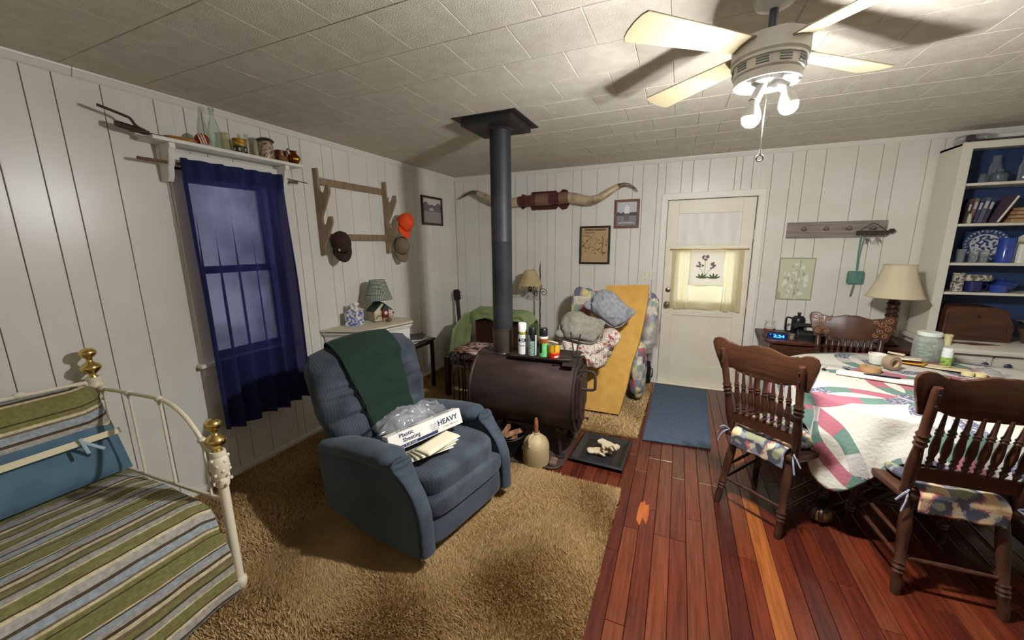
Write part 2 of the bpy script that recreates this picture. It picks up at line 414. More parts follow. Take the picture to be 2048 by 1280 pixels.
# ------------------------------------------------------------------ walls of planks with open grooves
def plank_wall(name, label, axis, const, inward, cuts, lo, hi, holes, mat_=M_wall):
    """vertical boards proud of a dark backing; axis 'x' = wall runs along x at y=const"""
    bk = MB()
    def slab(mb, a0, a1, z0, z1, d0, d1, bev=0.):
        c = (a0+a1)/2; dd = (d0+d1)/2; t = abs(d1-d0)
        if axis == 'x': mb.box((c, const+inward*dd, (z0+z1)/2), (a1-a0, t, z1-z0), bev, seg=1)
        else: mb.box((const+inward*dd, c, (z0+z1)/2), (t, a1-a0, z1-z0), bev, seg=1)
    edges = [lo]+[c for c in cuts if lo < c < hi]+[hi]
    # backing around the holes
    if holes:
        h = holes[0]
        for r in ((lo-.1, h[0], -.05, ZC), (h[1], hi+.1, -.05, ZC), (h[0], h[1], -.05, h[2]), (h[0], h[1], h[3], ZC)):
            if r[1]-r[0] > .001 and r[3]-r[2] > .001: slab(bk, *r, -.1, -.008)
    else: slab(bk, lo, hi, 0, ZC, -.1, -.008)
    root = struct(bk.build(name, M_groove, smooth=0), label)
    for a, b in zip(edges, edges[1:]):
        segs = [(a, b, 0, ZC)]
        for h in holes:
            ns = []
            for (s0, s1, z0, z1) in segs:
                if s1 <= h[0] or s0 >= h[1]: ns.append((s0, s1, z0, z1)); continue
                if s0 < h[0]: ns.append((s0, h[0], z0, z1))
                if s1 > h[1]: ns.append((h[1], s1, z0, z1))
                m0, m1 = max(s0, h[0]), min(s1, h[1])
                if h[2] > z0+.01: ns.append((m0, m1, z0, h[2]))
                if h[3] < z1-.01: ns.append((m0, m1, h[3], z1))
            segs = ns
        for (s0, s1, z0, z1) in segs:
            mb = MB(); g0 = .0017 if s0 == a else 0; g1 = .0017 if s1 == b else 0
            slab(mb, s0+g0, s1-g1, z0, z1, -.009, 0, .0015); mb.build('plank', mat_, root, 0)
    return root
WIN = (1.43, 1.95, .86, 2.02)            # window opening on the left wall (y0, y1, z0, z1)
DOOR = (-.143, .67, 0, 2.022)            # door opening on the back wall (x0, x1, z0, z1)
lc = [-1.9, -1.7, -1.45, -1.2, -1.0, -.75, -.55, -.3, -.1, .1, .35, .5, .62, .74, .863, .961, 1.129, 1.347, 1.49, 1.586, 1.734, 1.949, 2.014, 2.159, 2.255, 2.452, 2.558, 2.732, 2.952, 3.10, 3.2, 3.348, 3.448, 3.652, 3.752, 3.931, 4.165, 4.319, 4.421]
wall_left = plank_wall('wall_left', 'white painted random-width plank wall on the left', 'y', XL, 1, lc, YF, YB, [WIN])
bc = [-2.627, -2.413, -2.25, -2.1, -1.897, -1.741, -1.639, -1.483, -1.382, -1.175, -1.075, -.898, -.665, -.513, -.41, -.262, -.181, -.032, .075, .225, .452, .51, .60, .76, .911, 1.014, 1.165, 1.39, 1.562, 1.663, 1.863, 1.956, 2.2, 2.4, 2.7, 3.0]
wall_back = plank_wall('wall_back', 'white painted random-width plank wall with the door', 'x', YB, -1, bc, XL, XR, [DOOR])
def plain_wall(name, c, d, label): struct(MB().box(c, d).build(name, M_wall, smooth=0), label)
plain_wall('wall_right', (XR+.05, (YF+YB)/2, ZC/2), (.1, YB-YF+.2, ZC), 'white wall on the right outside the frame')
plain_wall('wall_front', ((XL+XR)/2, YF-.05, ZC/2), (XR-XL+.2, .1, ZC), 'white wall behind the viewer')

# ------------------------------------------------------------------ ceiling of foot-square tiles in running bond
ce = struct(MB().box(((XL+XR)/2, (YF+YB)/2, ZC+.06), (XR-XL+.2, YB-YF+.2, .1)).build('ceiling', M_ceilgap, smooth=0), 'textured off-white tile ceiling')
T = .3035; TR = .2985
tile = None; rest = MB(); cnt = 0
j0 = int((YF-1.58)/TR)-1
for j in range(j0, int((YB-1.58)/TR)+2):
    y0 = 1.58+j*TR; off = -1.0 if j % 2 == 0 else -1.0+T/2
    i0 = int((XL-off)/T)-2
    for i in range(i0, i0+24):
        x0 = off+i*T
        xa, xb = max(x0, XL), min(x0+T, XR); ya, yb = max(y0, YF), min(y0+TR, YB)
        if xb-xa < .02 or yb-ya < .02: continue
        cx, cy = (xa+xb)/2, (ya+yb)/2
        full = xb-xa > T-.001 and yb-ya > TR-.001
        vis = cy > .75+max(0, -.45*(cx+.3)) *.0 and cy > .55 and cy > -.3*(cx+2) and cx < cy*.75+.85
        if not vis:
            rest.box((cx, cy, ZC+.004), (xb-xa-.001, yb-ya-.001, .008)); continue
        if full and tile: share('ceiling_tile', tile, ce, (cx, cy, ZC+.004)); cnt += 1; continue
        o = MB().box((0, 0, 0), (xb-xa-.0012, yb-ya-.0012, .012), .0028, seg=1).build('ceiling_tile', M_ceil, ce, 0); o.location = (cx, cy, ZC+.004); cnt += 1
        if full: tile = o
ro = rest.build('ceiling_tiles_beyond', M_ceil, ce, 0); ro['kind'] = 'stuff'

# cove mouldings and baseboards
def moulding(name, p0, p1, nrm, label):
    prof = [(0, 0), (.028, 0), (.026, -.008), (.018, -.016), (.012, -.03), (.006, -.037), (0, -.04)]
    d = Vector(p1)-Vector(p0); n = Vector(nrm)
    vs_ = []; fs = []
    for p in (Vector(p0), Vector(p1)):
        for a, z in prof: vs_.append(p+n*a+Vector((0, 0, z)))
    k = len(prof)
    for i in range(k): fs.append((i, (i+1) % k, k+(i+1) % k, k+i))
    fs += [tuple(range(k)), tuple(range(k, 2*k))[::-1]]
    mb = MB(); mb._add(vs_, fs); struct(mb.build(name, M_trim, smooth=25), label)
moulding('trim_1', (XL, YF, ZC-.002), (XL, 1.028, ZC-.002), (1, 0, 0), 'white cove moulding along the ceiling, near piece')
moulding('trim_2', (XL, 1.031, ZC-.002), (XL, YB, ZC-.002), (1, 0, 0), 'white cove moulding along the ceiling of the left wall')
moulding('trim_3', (XL, YB, ZC-.002), (XR, YB, ZC-.002), (0, -1, 0), 'white cove moulding along the back wall')
struct(MB().box((XL+.008, (YF+YB)/2, .028), (.016, YB-YF, .055), .004).build('baseboard_left', M_trim), 'low white baseboard on the left wall')
struct(MB().box(((XL+DOOR[0]-.06)/2, YB-.008, .028), (DOOR[0]-.06-XL, .016, .055), .004).build('baseboard_back', M_trim), 'low white baseboard on the back wall')

# ------------------------------------------------------------------ window on the left wall
wy0, wy1, wz0, wz1 = WIN
W1 = bpy.data.objects.new('window_1', None); C.objects.link(W1); struct(W1, 'double-hung window behind the blue curtain')
fr = MB()
fr.box((XL-.05, wy0-.0, (wz0+wz1)/2), (.12, .03, wz1-wz0+.03)).box((XL-.05, wy1, (wz0+wz1)/2), (.12, .03, wz1-wz0+.03)).box((XL-.05, (wy0+wy1)/2, wz1), (.12, wy1-wy0, .03))
fr.box((XL+.009, wy0-.035, (wz0+wz1)/2+.02), (.018, .07, wz1-wz0+.12), .003).box((XL+.009, wy1+.035, (wz0+wz1)/2+.02), (.018, .07, wz1-wz0+.12), .003).box((XL+.009, (wy0+wy1)/2, wz1+.05), (.018, wy1-wy0+.14, .08), .003)
fr.build('window_frame', M_trim, W1, 0)
MB().box((XL+.01, (wy0+wy1)/2, wz0-.015), (.09, wy1-wy0+.2, .025), .004).box((XL+.008, (wy0+wy1)/2, wz0-.06), (.016, wy1-wy0+.14, .07), .003).build('window_sill', M_trim, W1, 0)
zm = 1.44
for z0, z1, xo in ((wz0, zm+.02, -.04), (zm-.02, wz1, -.065)):
    sa = MB()
    for yy in (wy0+.03, wy1-.03): sa.box((XL+xo, yy, (z0+z1)/2), (.025, .04, z1-z0))
    for zz in (z0+.022, z1-.022): sa.box((XL+xo, (wy0+wy1)/2, zz), (.025, wy1-wy0-.04, .044))
    so = sa.build('sash', M_trim, W1, 0)
    MB().box((XL+xo, (wy0+wy1)/2, (z0+z1)/2), (.004, wy1-wy0-.09, z1-z0-.08)).build('pane', M_pane, so, 0)

# ------------------------------------------------------------------ door in the back wall
D1 = bpy.data.objects.new('door_1', None); C.objects.link(D1); struct(D1, 'white panelled back door with a half curtain over its glass')
dx0, dx1, _, dz1 = DOOR
M_door = mat('door_paint', srgb(226, 220, 200), .42, col2=srgb(220, 212, 190), nscale=4, bump=.03, bscale=40)
M_ply = mat('door_plywood', srgb(226, 224, 216), .45, col2=srgb(214, 211, 202), nscale=5, nstretch=(3, 1, .5), ndetail=6)
yd = YB+.018                              # door face, set back in the opening
dw = dx1-dx0; st = .115
def dbox(mb, x0, x1, z0, z1, y0, y1, bev=.002): mb.box(((x0+x1)/2, (y0+y1)/2, (z0+z1)/2), (x1-x0, y1-y0, z1-z0), bev, seg=1)
for xx in ((dx0+.004, dx0+st), (dx1-st, dx1-.004)):
    mb = MB(); dbox(mb, *xx, .018, dz1-.004, yd, yd+.04); mb.build('stile', M_door, D1, 0)
for z0, z1 in ((.018, .24), (.80, .94), (1.50, 1.56), (1.88, dz1-.004)):
    mb = MB(); dbox(mb, dx0+st, dx1-st, z0, z1, yd, yd+.04); mb.build('rail', M_door, D1, 0)
mb = MB(); dbox(mb, dx0+st, dx1-st, .24, .80, yd+.010, yd+.028); mb.build('lower_panel', M_door, D1, 0)
mb = MB(); dbox(mb, dx0+st, dx1-st, 1.56, 1.88, yd+.008, yd+.028); mb.build('upper_panel', M_ply, D1, 0)
mb = MB(); dbox(mb, dx0+st, dx1-st, .94, 1.50, yd+.016, yd+.022, 0); mb.build('pane', M_pane, D1, 0)
mb = MB()
for a, b, c_, d_ in ((dx0+st, dx0+st+.02, .94, 1.5), (dx1-st-.02, dx1-st, .94, 1.5), (dx0+st, dx1-st, .94, .96), (dx0+st, dx1-st, 1.48, 1.5)): dbox(mb, a, b, c_, d_, yd+.004, yd+.016)
mb.build('bead', M_door, D1, 0)
def lathe_y(prof, x, y, z, n=20):        # axis pointing out of the back wall (towards -y)
    return MB().lathe(prof, n=n, m=Matrix.Translation((x, y, z)) @ Matrix.Rotation(PI/2, 4, 'X'))
kx = dx0+.055
lathe_y([(0, 0), (.032, 0), (.034, .004), (.028, .008), (.012, .012), (.011, .03), (.02, .036), (.029, .048), (.03, .058), (.022, .068), (0, .071)], kx, yd, .915).build('door_knob', mat('satin_nickel', srgb(150, 140, 122), .3, 1.), D1)
db = lathe_y([(0, 0), (.026, 0), (.026, .008), (.018, .012), (0, .013)], kx, yd, 1.075); db.box((kx, yd-.02, 1.075), (.012, .018, .026), .003); db.build('deadbolt', MATS['satin_nickel'], D1)
for zz in (.95, 1.66):
    mb = MB(); mb.cyl((dx1-.002, yd-.006, zz-.045), (dx1-.002, yd-.006, zz+.045), .007, n=10); mb.build('hinge', mat('painted_hinge', srgb(190, 178, 156), .4, .3), D1)
for xx in ((dx0-.065, dx0-.002), (dx1+.002, dx1+.065)):
    struct(MB().box((sum(xx)/2, YB-.008, dz1/2+.03), (.063, .022, dz1+.062), .004).build('door_casing', M_trim, D1, 0))
MB().box(((dx0+dx1)/2, YB-.009, dz1+.032), (dw+.13, .024, .063), .004).build('door_casing', M_trim, D1, 0)
jm = MB().box((dx0-.01, YB+.05, dz1/2), (.02, .1, dz1)).box((dx1+.01, YB+.05, dz1/2), (.02, .1, dz1)).box(((dx0+dx1)/2, YB+.05, dz1+.01), (dw+.04, .1, .02)); jm.build('door_jamb', M_trim, D1, 0)
sp_ = MB().box((dx0+.012, yd+.05, dz1/2), (.03, .02, dz1)).box((dx1-.012, yd+.05, dz1/2), (.03, .02, dz1)).box(((dx0+dx1)/2, yd+.05, dz1-.01), (dw, .02, .03)); sp_.build('door_light_stop', M_trim, D1, 0)  # unseen strips added behind the door edges to block daylight through the gap
MB().box(((dx0+dx1)/2, YB-.0, .009), (dw+.01, .07, .018), .006).build('threshold', mat('threshold_paint', srgb(236, 230, 208), .4), D1)
# half curtain with an embroidered valance
M_cur = mat('door_curtain_cloth', srgb(232, 222, 186), .85, translucent=.5, bump=.05, bscale=400)
cv = thing('door_curtain', 'sheer cream half curtain with embroidered flowers on the door', 'curtain', (0, 0, 0))
cx0, cx1 = -.068, .612
rod = MB().cyl((cx0-.015, yd-.022, 1.512), (cx1+.02, yd-.022, 1.512), .006, n=10).ball((cx0-.015, yd-.022, 1.512), .01).ball((cx1+.02, yd-.022, 1.512), .01)
rod.build('curtain_rod', M_brass, cv)
def curtain_panel(a, b, zt, zb, folds, amp, seed, yo, flare=0.):
    def fn(u, v):
        z = lerp(zt, zb, v); xx = lerp(a, b, u)
        ph = u*folds*2*PI+seed
        return (xx+.006*math.sin(ph*.5+v*2), yd-yo-amp*(.4+.6*v)*(.5+.5*math.sin(ph+.5*math.sin(v*3+seed)))-flare*v, z+.006*math.sin(u*9+seed)*v)
    return fn
gridmesh('curtain_panel', curtain_panel(cx0, .12, 1.50, .875, 3.5, .022, .3, .012), 48, 24, M_cur, cv)
gridmesh('curtain_panel', curtain_panel(.43, cx1, 1.50, .87, 3.2, .022, 2.1, .012), 48, 24, M_cur, cv)
gridmesh('curtain_panel', curtain_panel(.12, .43, 1.14, .88, 1.2, .03, 4.0, .008), 30, 12, M_cur, cv)
gridmesh('valance', curtain_panel(.10, .44, 1.505, 1.13, 1., .006, 1.1, .030), 30, 12, mat('valance_cloth', srgb(226, 216, 196), .85, translucent=.35), cv)
M_lilac = mat('thread_lilac', srgb(124, 104, 122), .8); M_leaf = mat('thread_green', srgb(92, 108, 74), .8); M_pink = mat('thread_pink', srgb(146, 106, 104), .8)
fx = .26; yv = yd-.040
fl_ = MB(); lf_ = MB(); st_ = MB(); pk_ = MB()
rr = random.Random(5)
for cx_, cz_, s_ in ((.255, 1.44, 1), (.205, 1.345, .9), (.325, 1.345, .85)):
    for k in range(9):
        a = rr.uniform(0, 2*PI); q = rr.uniform(.008, .036)*s_
        (fl_ if k % 3 else pk_).ball((cx_+q*math.cos(a), yv, cz_+q*math.sin(a)), (.011, .002, .011), 8, 5)
    st_.tube([(cx_, yv, cz_-.03), ((cx_+fx)/2, yv, (cz_+1.23)/2), (fx-.01, yv, 1.215)], .0018, 5)
for cx_, a0 in ((.235, 0.), (.345, .3)):
    for k in range(5):
        a = PI*(.08+.21*k)+a0*.3
        lf_.ball((cx_+.033*math.cos(a), yv, 1.215+.022*math.sin(a)), (.03, .002, .009), 8, 5, Matrix.Rotation(-a, 4, 'Y'))
for o in (fl_.build('embroidered_flower', M_lilac, cv), pk_.build('embroidered_blossom', M_pink, cv), lf_.build('embroidered_leaf', M_leaf, cv), st_.build('embroidered_stem', M_leaf, cv)): o['kind'] = 'stuff'

# switch plates
def switch_plate(x, z, n, label):
    w_ = .07+.046*(n-1); t = thing('light_switch', label, 'light switch', (x, YB-.001, z))
    MB().box((0, -.003, 0), (w_, .006, .115), .002).build('plate', mat('ivory_plastic', srgb(222, 216, 196), .4), t, 0)
    for k in range(n):
        xo = (k-(n-1)/2)*.046; MB().box((xo, -.009, .002), (.009, .012, .022), .002, Matrix.Rotation(.35, 4, 'X')).build('toggle', MATS['ivory_plastic'], t, 0)
        for dz in (.03, -.03): MB().ball((xo, -.006, dz), (.003, .0015, .003), 8, 4).build('screw', M_chrome, t)
switch_plate(-.937, 1.232, 1, 'single ivory switch plate below the framed map')
switch_plate(-.314, 1.239, 2, 'double ivory switch plate beside the door casing')

# ------------------------------------------------------------------ ceiling fan with bare bulbs: the room's lamp
FX, FY = .252, 1.79
fan = thing('ceiling_fan', 'white four-blade ceiling fan with two bare lit bulbs', 'ceiling fan', (FX, FY, ZC))
M_fan = mat('fan_enamel', srgb(226, 226, 222), .3); M_blade = mat('fan_blade', srgb(166, 154, 122), .6)
MB().lathe([(0, 0), (.068, 0), (.07, -.012), (.06, -.035), (.03, -.05), (0, -.05)], n=28).build('canopy', M_fan, fan)
MB().cyl((0, 0, -.04), (0, 0, -.16), .014, n=14).build('downrod', mat('downrod_grey', srgb(90, 96, 108), .35, .4), fan)
MB().lathe([(0, -.148), (.10, -.148), (.118, -.153), (.122, -.162), (.122, -.212), (.114, -.218), (.114, -.222), (.120, -.224), (.120, -.229), (.112, -.231), (.112, -.262), (.106, -.268), (.106, -.292), (.100, -.292), (.098, -.264), (0, -.264)], n=40).build('motor_housing', M_fan, fan)
vt = MB().box((.1125, 0, 0), (.004, .038, .0032)).build('vent_slot', mat('vent_dark', srgb(120, 124, 130), .5), fan, 0); vt.location = (0, 0, -.237)
for k in range(30):
    if k: share('vent_slot', vt, fan, (0, 0, (-.237, -.245, -.253)[k % 3]), (0, 0, 2*PI*(k//3)/10))
for k, a in enumerate((-140, 136, 41, -47)):
    a = math.radians(a)
    pts = []
    for t in range(13):
        u = t/12; pts.append((lerp(.10, .56, u), .045+.022*u))
    tip = [(.572, .05), (.578, .02), (.578, -.02), (.572, -.05)]
    poly = pts+tip+[(x_, -y_) for x_, y_ in reversed(pts)]
    m = Matrix.Rotation(a, 4, 'Z') @ Matrix.Translation((0, 0, -.178)) @ Matrix.Rotation(math.radians(11), 4, 'X')
    bo = MB().prism(poly, .006, m, .0015).build('blade', M_blade, fan)
    MB().prism([(.085, -.02), (.16, -.04), (.19, -.03), (.19, .03), (.16, .04), (.085, .02)], .005, m @ Matrix.Translation((0, 0, .006))).build('blade_iron', M_fan, bo, 0)
lk = MB().lathe([(0, -.264), (.05, -.264), (.05, -.286), (.02, -.298), (0, -.298)], n=20)
lk.build('light_kit', M_fan, fan)
M_bulb = mat('lit_bulb', (1, 1, 1), .3, emit=(1., .985, .975), estr=BULB)
for (ax, ay), zt, zb in (((-.035, -.02), -.338, -.45), ((.060, -.01), -.305, -.38)):
    p0 = Vector((ax*.3, ay*.3, -.285)); p1 = Vector((ax, ay, zt)); d = (Vector((ax*1.25, ay*1.25, zb))-p1).normalized()
    MB().cyl(p0, p1+d*.012, .017, .019, 16).build('lamp_socket', M_fan, fan)
    m, _ = align(p1+d*.012, p1+d*.1)
    b_ = MB().lathe([(0, 0), (.014, 0), (.016, .012), (.024, .03), (.030, .048), (.0315, .058), (0, .058)], n=18, m=m).build('bulb_base', mat('bulb_collar', srgb(232, 232, 228), .4), fan)  # opaque collar shaped wide to hold the bulb's light off ceiling and blades
    MB().lathe([(.031, .0585), (.0305, .064), (.027, .077), (.016, .088), (0, .092)], n=14, m=m).build('bulb', M_bulb, b_, 180)
ch = MB().tube([(.0, -.05, -.25), (-.005, -.055, -.4), (-.004, -.055, -.53)], .0014, 5); ch.build('pull_chain', M_chrome, fan)
pr = MB().cyl((-.004, -.055, -.525), (-.004, -.055, -.545), .004, .006, 10)
pr.tube([(-.004+.011*math.cos(a), -.055, -.557+.011*math.sin(a)) for a in [2*PI*i/14 for i in range(14)]], .003, 6, close=True); pr.build('pull_ring', M_chrome, fan)
# ------------------------------------------------------------------ shelf and curtain over the window
SX = XL+.155                              # front edge of the shelf
t = thing('wall_shelf', 'white wooden wall shelf on brackets above the blue curtain', 'shelf', (XL+.001, 1.69, 2.0))
MB().box((.078, 0, .165), (.156, .90, .02), .003).build('board', M_white, t)
MB().box((.025, -.02, .09), (.02, .72, .085), .002).build('apron', M_white, t)
bp = [(0, .155), (.135, .155), (.135, .13), (.12, .115), (.115, .09), (.105, .05), (.09, .03), (.08, -.02), (.06, -.045), (0, -.045)]
for yy in (-.355, .335):
    m = Matrix.Translation((0, yy, 0)) @ Matrix.Rotation(PI/2, 4, 'X')
    MB().prism(bp, .03, m, .003).build('bracket', M_white, t)
tag(MB().cyl((XL+.085, 1.19, 2.055), (XL+.085, 2.13, 2.055), .0085, n=10).build('curtain_rod', mat('stick_wood', srgb(110, 84, 60), .6, col2=srgb(86, 62, 44), nscale=20)), 'thin wooden curtain rod running through the shelf brackets', 'curtain rod')
tag(MB().cyl((XL+.115, 2.03, 2.066), (XL+.12, 2.19, 2.055), .0035, n=8).build('arrow_shaft', mat('shaft_dark', srgb(70, 46, 38), .6)), 'thin dark stick jutting past the right shelf bracket', 'stick')
# curtain: gathered header, translucent cloth
M_blue = mat('navy_curtain', srgb(34, 38, 92), .9, translucent=.22, thin=.085, tint=(.52, .48, .62), bump=.08, bscale=500)
M_blued = mat('navy_curtain_hem', srgb(26, 30, 78), .9, translucent=.06, bump=.08, bscale=500)
CUY0, CUY1 = 1.368, 2.0
def cur_fn(z0, z1, off=0.):
    def fn(u, v):
        z = lerp(z0, z1, v); g_ = sm(2.05, 1.2, z)
        ph = u*2*PI*6.5; a = .014+.026*g_
        wv = math.sin(ph+.8*math.sin(u*7)+.6*g_*math.sin(u*4+1))
        yy = lerp(CUY0, CUY1, u)+.018*math.sin(ph*1.0+1)*g_*.5+lerp(0, .02*(u-.5), g_)
        return (XL+.088+a*wv+.006*math.sin(u*61)*(1-g_)+.03*g_*(.5-abs(u-.45))+off, yy, z+.012*math.sin(u*14+2)*sm(.8, .42, z))
    return fn
t = thing('window_curtain', 'navy blue curtain gathered on the rod over the left window', 'curtain', (0, 0, 0))
gridmesh('header', cur_fn(2.085, 1.985, .03), 160, 10, M_blued, t)
gridmesh('cloth', cur_fn(1.99, .60, .026), 160, 70, M_blue, t)
gridmesh('hem', cur_fn(.605, .415, .029), 160, 14, M_blued, t)

# ------------------------------------------------------------------ things standing on the shelf
ZS = 2.175; XS = XL+.08
def item(name, label, cat, loc, rz=0., group='curios on the white wall shelf'): return thing(name, label, cat, loc, rz, group)
M_rust = mat('old_iron', srgb(52, 44, 42), .6, .3, col2=srgb(74, 56, 46), nscale=40, bump=.2, bscale=120)
t = item('sheep_shears', 'dark iron sheep shears hanging over the left shelf end', 'shears', (XS+.03, 1.25, ZS))
MB().prism([(0, -.012), (.16, -.028), (.18, 0), (.16, .02), (0, .012)], .004, Matrix.Translation((0, .09, .008)) @ Matrix.Rotation(-PI/2, 4, 'Z')).build('blade', M_rust, t)
MB().tube(catmull([(0, .0, .012), (.0, -.05, .035), (.0, -.07, .065), (0, -.10, .075), (0, -.19, .095)], 5), .007, 8).build('handle', M_rust, t)
MB().tube(catmull([(0, 0, .01), (-.012, -.05, .02), (-.012, -.13, .03)], 5), [.012]*2+[.016]*8+[.012], 8).build('handle', M_rust, t)
t = item('woven_tray', 'flat straw-coloured oval dish at the left of the shelf', 'dish', (XS+.02, 1.40, ZS))
MB().lathe([(0, 0), (.05, 0), (.062, .008), (.067, .016), (.064, .016), (.05, .006), (0, .005)], n=24, m=Matrix.Diagonal((.8, 1.2, 1, 1))).build('bowl', mat('straw', srgb(196, 138, 66), .7, col2=srgb(150, 98, 44), nscale=60, bump=.3, bscale=150), t)
MB().tube([(.052*.8*math.cos(a), .078*math.sin(a), .016) for a in [2*PI*i/20 for i in range(20)]], .004, 6, close=True).build('rim', MATS['straw'], t)
t = item('croquet_ball', 'red ball with cream stripes on the shelf', 'ball', (XS+.03, 1.505, ZS))
MB().ball((0, 0, .036), .036, 20, 14).build('ball', mat('ball_red', srgb(132, 38, 28), .4), t)
bx_m, _ = align((0, 0, 0), (.45, .85, .25))
for k, a in enumerate((-.32, .0, .32)):
    zc = .036*math.sin(a); rr_ = .0363*math.cos(a)
    MB().lathe([(rr_-.002, -.0035), (rr_+.0006, -.003), (rr_+.0012, 0), (rr_+.0006, .003), (rr_-.002, .0035)], n=24, m=Matrix.Translation((0, 0, .036)) @ bx_m @ Matrix.Translation((0, 0, zc))).build('stripe', mat('ball_cream', srgb(226, 212, 180), .5), t)
M_gbot = glassy('old_bottle_glass', (.84, .92, .87), .88); M_amber = glassy('amber_glass', (.62, .30, .14), .7); M_olive = glassy('olive_glass', (.72, .70, .46), .6)
def bottle(label, loc, h, r, nk, m, name='glass_bottle'):
    t = item(name, label, 'bottle', loc)
    MB().lathe([(0, 0), (r*.95, 0), (r, h*.03), (r, h*.5), (r*.9, h*.58), (nk, h*.78), (nk, h*.93)], n=20).build('body', m, t)
    MB().lathe([(nk, h*.92), (nk*1.35, h*.94), (nk*1.35, h*.99), (nk*1.05, h), (nk*.8, h*.985)], n=16).build('lip', m, t)
    return t
bottle('tall clear glass bottle behind the striped red ball', (XS+.02, 1.585, ZS), .235, .030, .012, M_gbot)
bottle('short square-shouldered olive glass bottle on the shelf', (XS-.02, 1.665, ZS), .12, .024, .016, M_olive)
t = item('tobacco_tin', 'yellow and dark green round tin on the shelf', 'tin', (XS+.03, 1.725, ZS))
def tin_col(co):
    z = co.z
    if z < .045: return srgb(46, 56, 26) if not (.014 < z < .032 and math.sin(math.atan2(co.y, co.x)*7) > .3) else srgb(206, 200, 170)
    return srgb(190, 150, 58) if math.sin(z*240+3*math.atan2(co.y, co.x)) < .75 else srgb(120, 86, 30)
MB().lathe([(0, 0), (.038, 0)]+[(.038, .002+.08*i/24) for i in range(25)], n=40).build('body', mat('printed_tin', (1, 1, 1), .4, .2, attr='Col'), t, colfn=tin_col)
MB().lathe([(.039, .078), (.041, .08), (.041, .088), (.036, .09), (0, .088)], n=28).build('lid', mat('tin_lid', srgb(170, 128, 44), .35, .5), t)
bottle('narrow clear bottle beside the yellow tin', (XS-.01, 1.795, ZS), .14, .016, .009, M_gbot)
bottle('narrow brown-dusted bottle against the lidded crock', (XS+.03, 1.825, ZS), .105, .014, .010, M_olive)
t = item('lidded_crock', 'floral stoneware crock with a dark green lid on the shelf', 'crock', (XS+.025, 1.90, ZS))
def crock_col(co):
    n_ = nz(co.x*55, co.y*55, co.z*55)+.5*nz(co.x*120, co.y*120, co.z*120)
    return srgb(96, 52, 44) if n_ > .28 else (srgb(64, 72, 60) if n_ < -.42 else srgb(176, 156, 128))
MB().lathe([(0, 0), (.042, 0)]+[(.043+.003*math.sin(i/14*PI), .112*i/14) for i in range(15)], n=44).build('body', mat('floral_stoneware', (1, 1, 1), .35, attr='Col'), t, colfn=crock_col)
MB().lathe([(.050, .110), (.056, .116), (.052, .122), (.044, .130), (.02, .138), (0, .139)], n=28).build('lid', mat('lid_green', srgb(48, 58, 52), .3), t)
t = item('amber_dish', 'small dark amber glass dish on the shelf', 'dish', (XS+.045, 2.0, ZS))
MB().lathe([(0, 0), (.022, 0), (.028, .012), (.032, .03), (.03, .032), (.025, .014), (0, .006)], n=20).build('bowl', M_amber, t)
MB().lathe([(.031, .03), (.034, .033), (.031, .036)], n=20).build('rim', M_amber, t)
t = item('copper_cup', 'dull copper cup beside the brass pitcher on the shelf', 'cup', (XS-.015, 2.035, ZS))
M_copper = mat('old_copper', srgb(122, 84, 58), .45, .7, col2=srgb(86, 60, 46), nscale=30)
MB().lathe([(0, 0), (.03, 0), (.034, .004), (.04, .085), (.037, .085), (.031, .006), (0, .005)], n=24).build('body', M_copper, t)
MB().tube(catmull([(.036, 0, .02), (.06, 0, .03), (.06, 0, .06), (.039, 0, .07)], 5), .004, 6).build('handle', M_copper, t)
t = item('brass_pitcher', 'round polished brass pitcher at the right shelf end', 'pitcher', (XS+.045, 2.092, ZS))
M_brassw = mat('worn_brass', srgb(176, 120, 44), .22, 1., col2=srgb(120, 76, 30), nscale=20)
def ribs(co):
    a = math.atan2(co.y, co.x); return Vector((co.x, co.y, 0))*.06*math.cos(a*9)
MB().lathe([(0, 0), (.02, 0), (.034, .014), (.041, .034), (.036, .056), (.022, .07), (.018, .078), (.024, .09), (.02, .09), (.015, .078)], n=45).build('body', M_brassw, t, disp=ribs)
MB().tube(catmull([(0, -.032, .05), (0, -.05, .075), (0, -.04, .098), (0, -.02, .088)], 5), .0045, 6).build('handle', MATS['old_copper'], t)

# ------------------------------------------------------------------ gun rack with caps
M_rack = mat('rack_wood', srgb(148, 128, 102), .6, col2=srgb(126, 106, 80), nscale=8, nstretch=(4, 4, .7), ndetail=5)
t = thing('gun_rack', 'tan wooden gun rack with notched uprights on the wall', 'gun rack', (XL+.001, 2.35, 1.84))
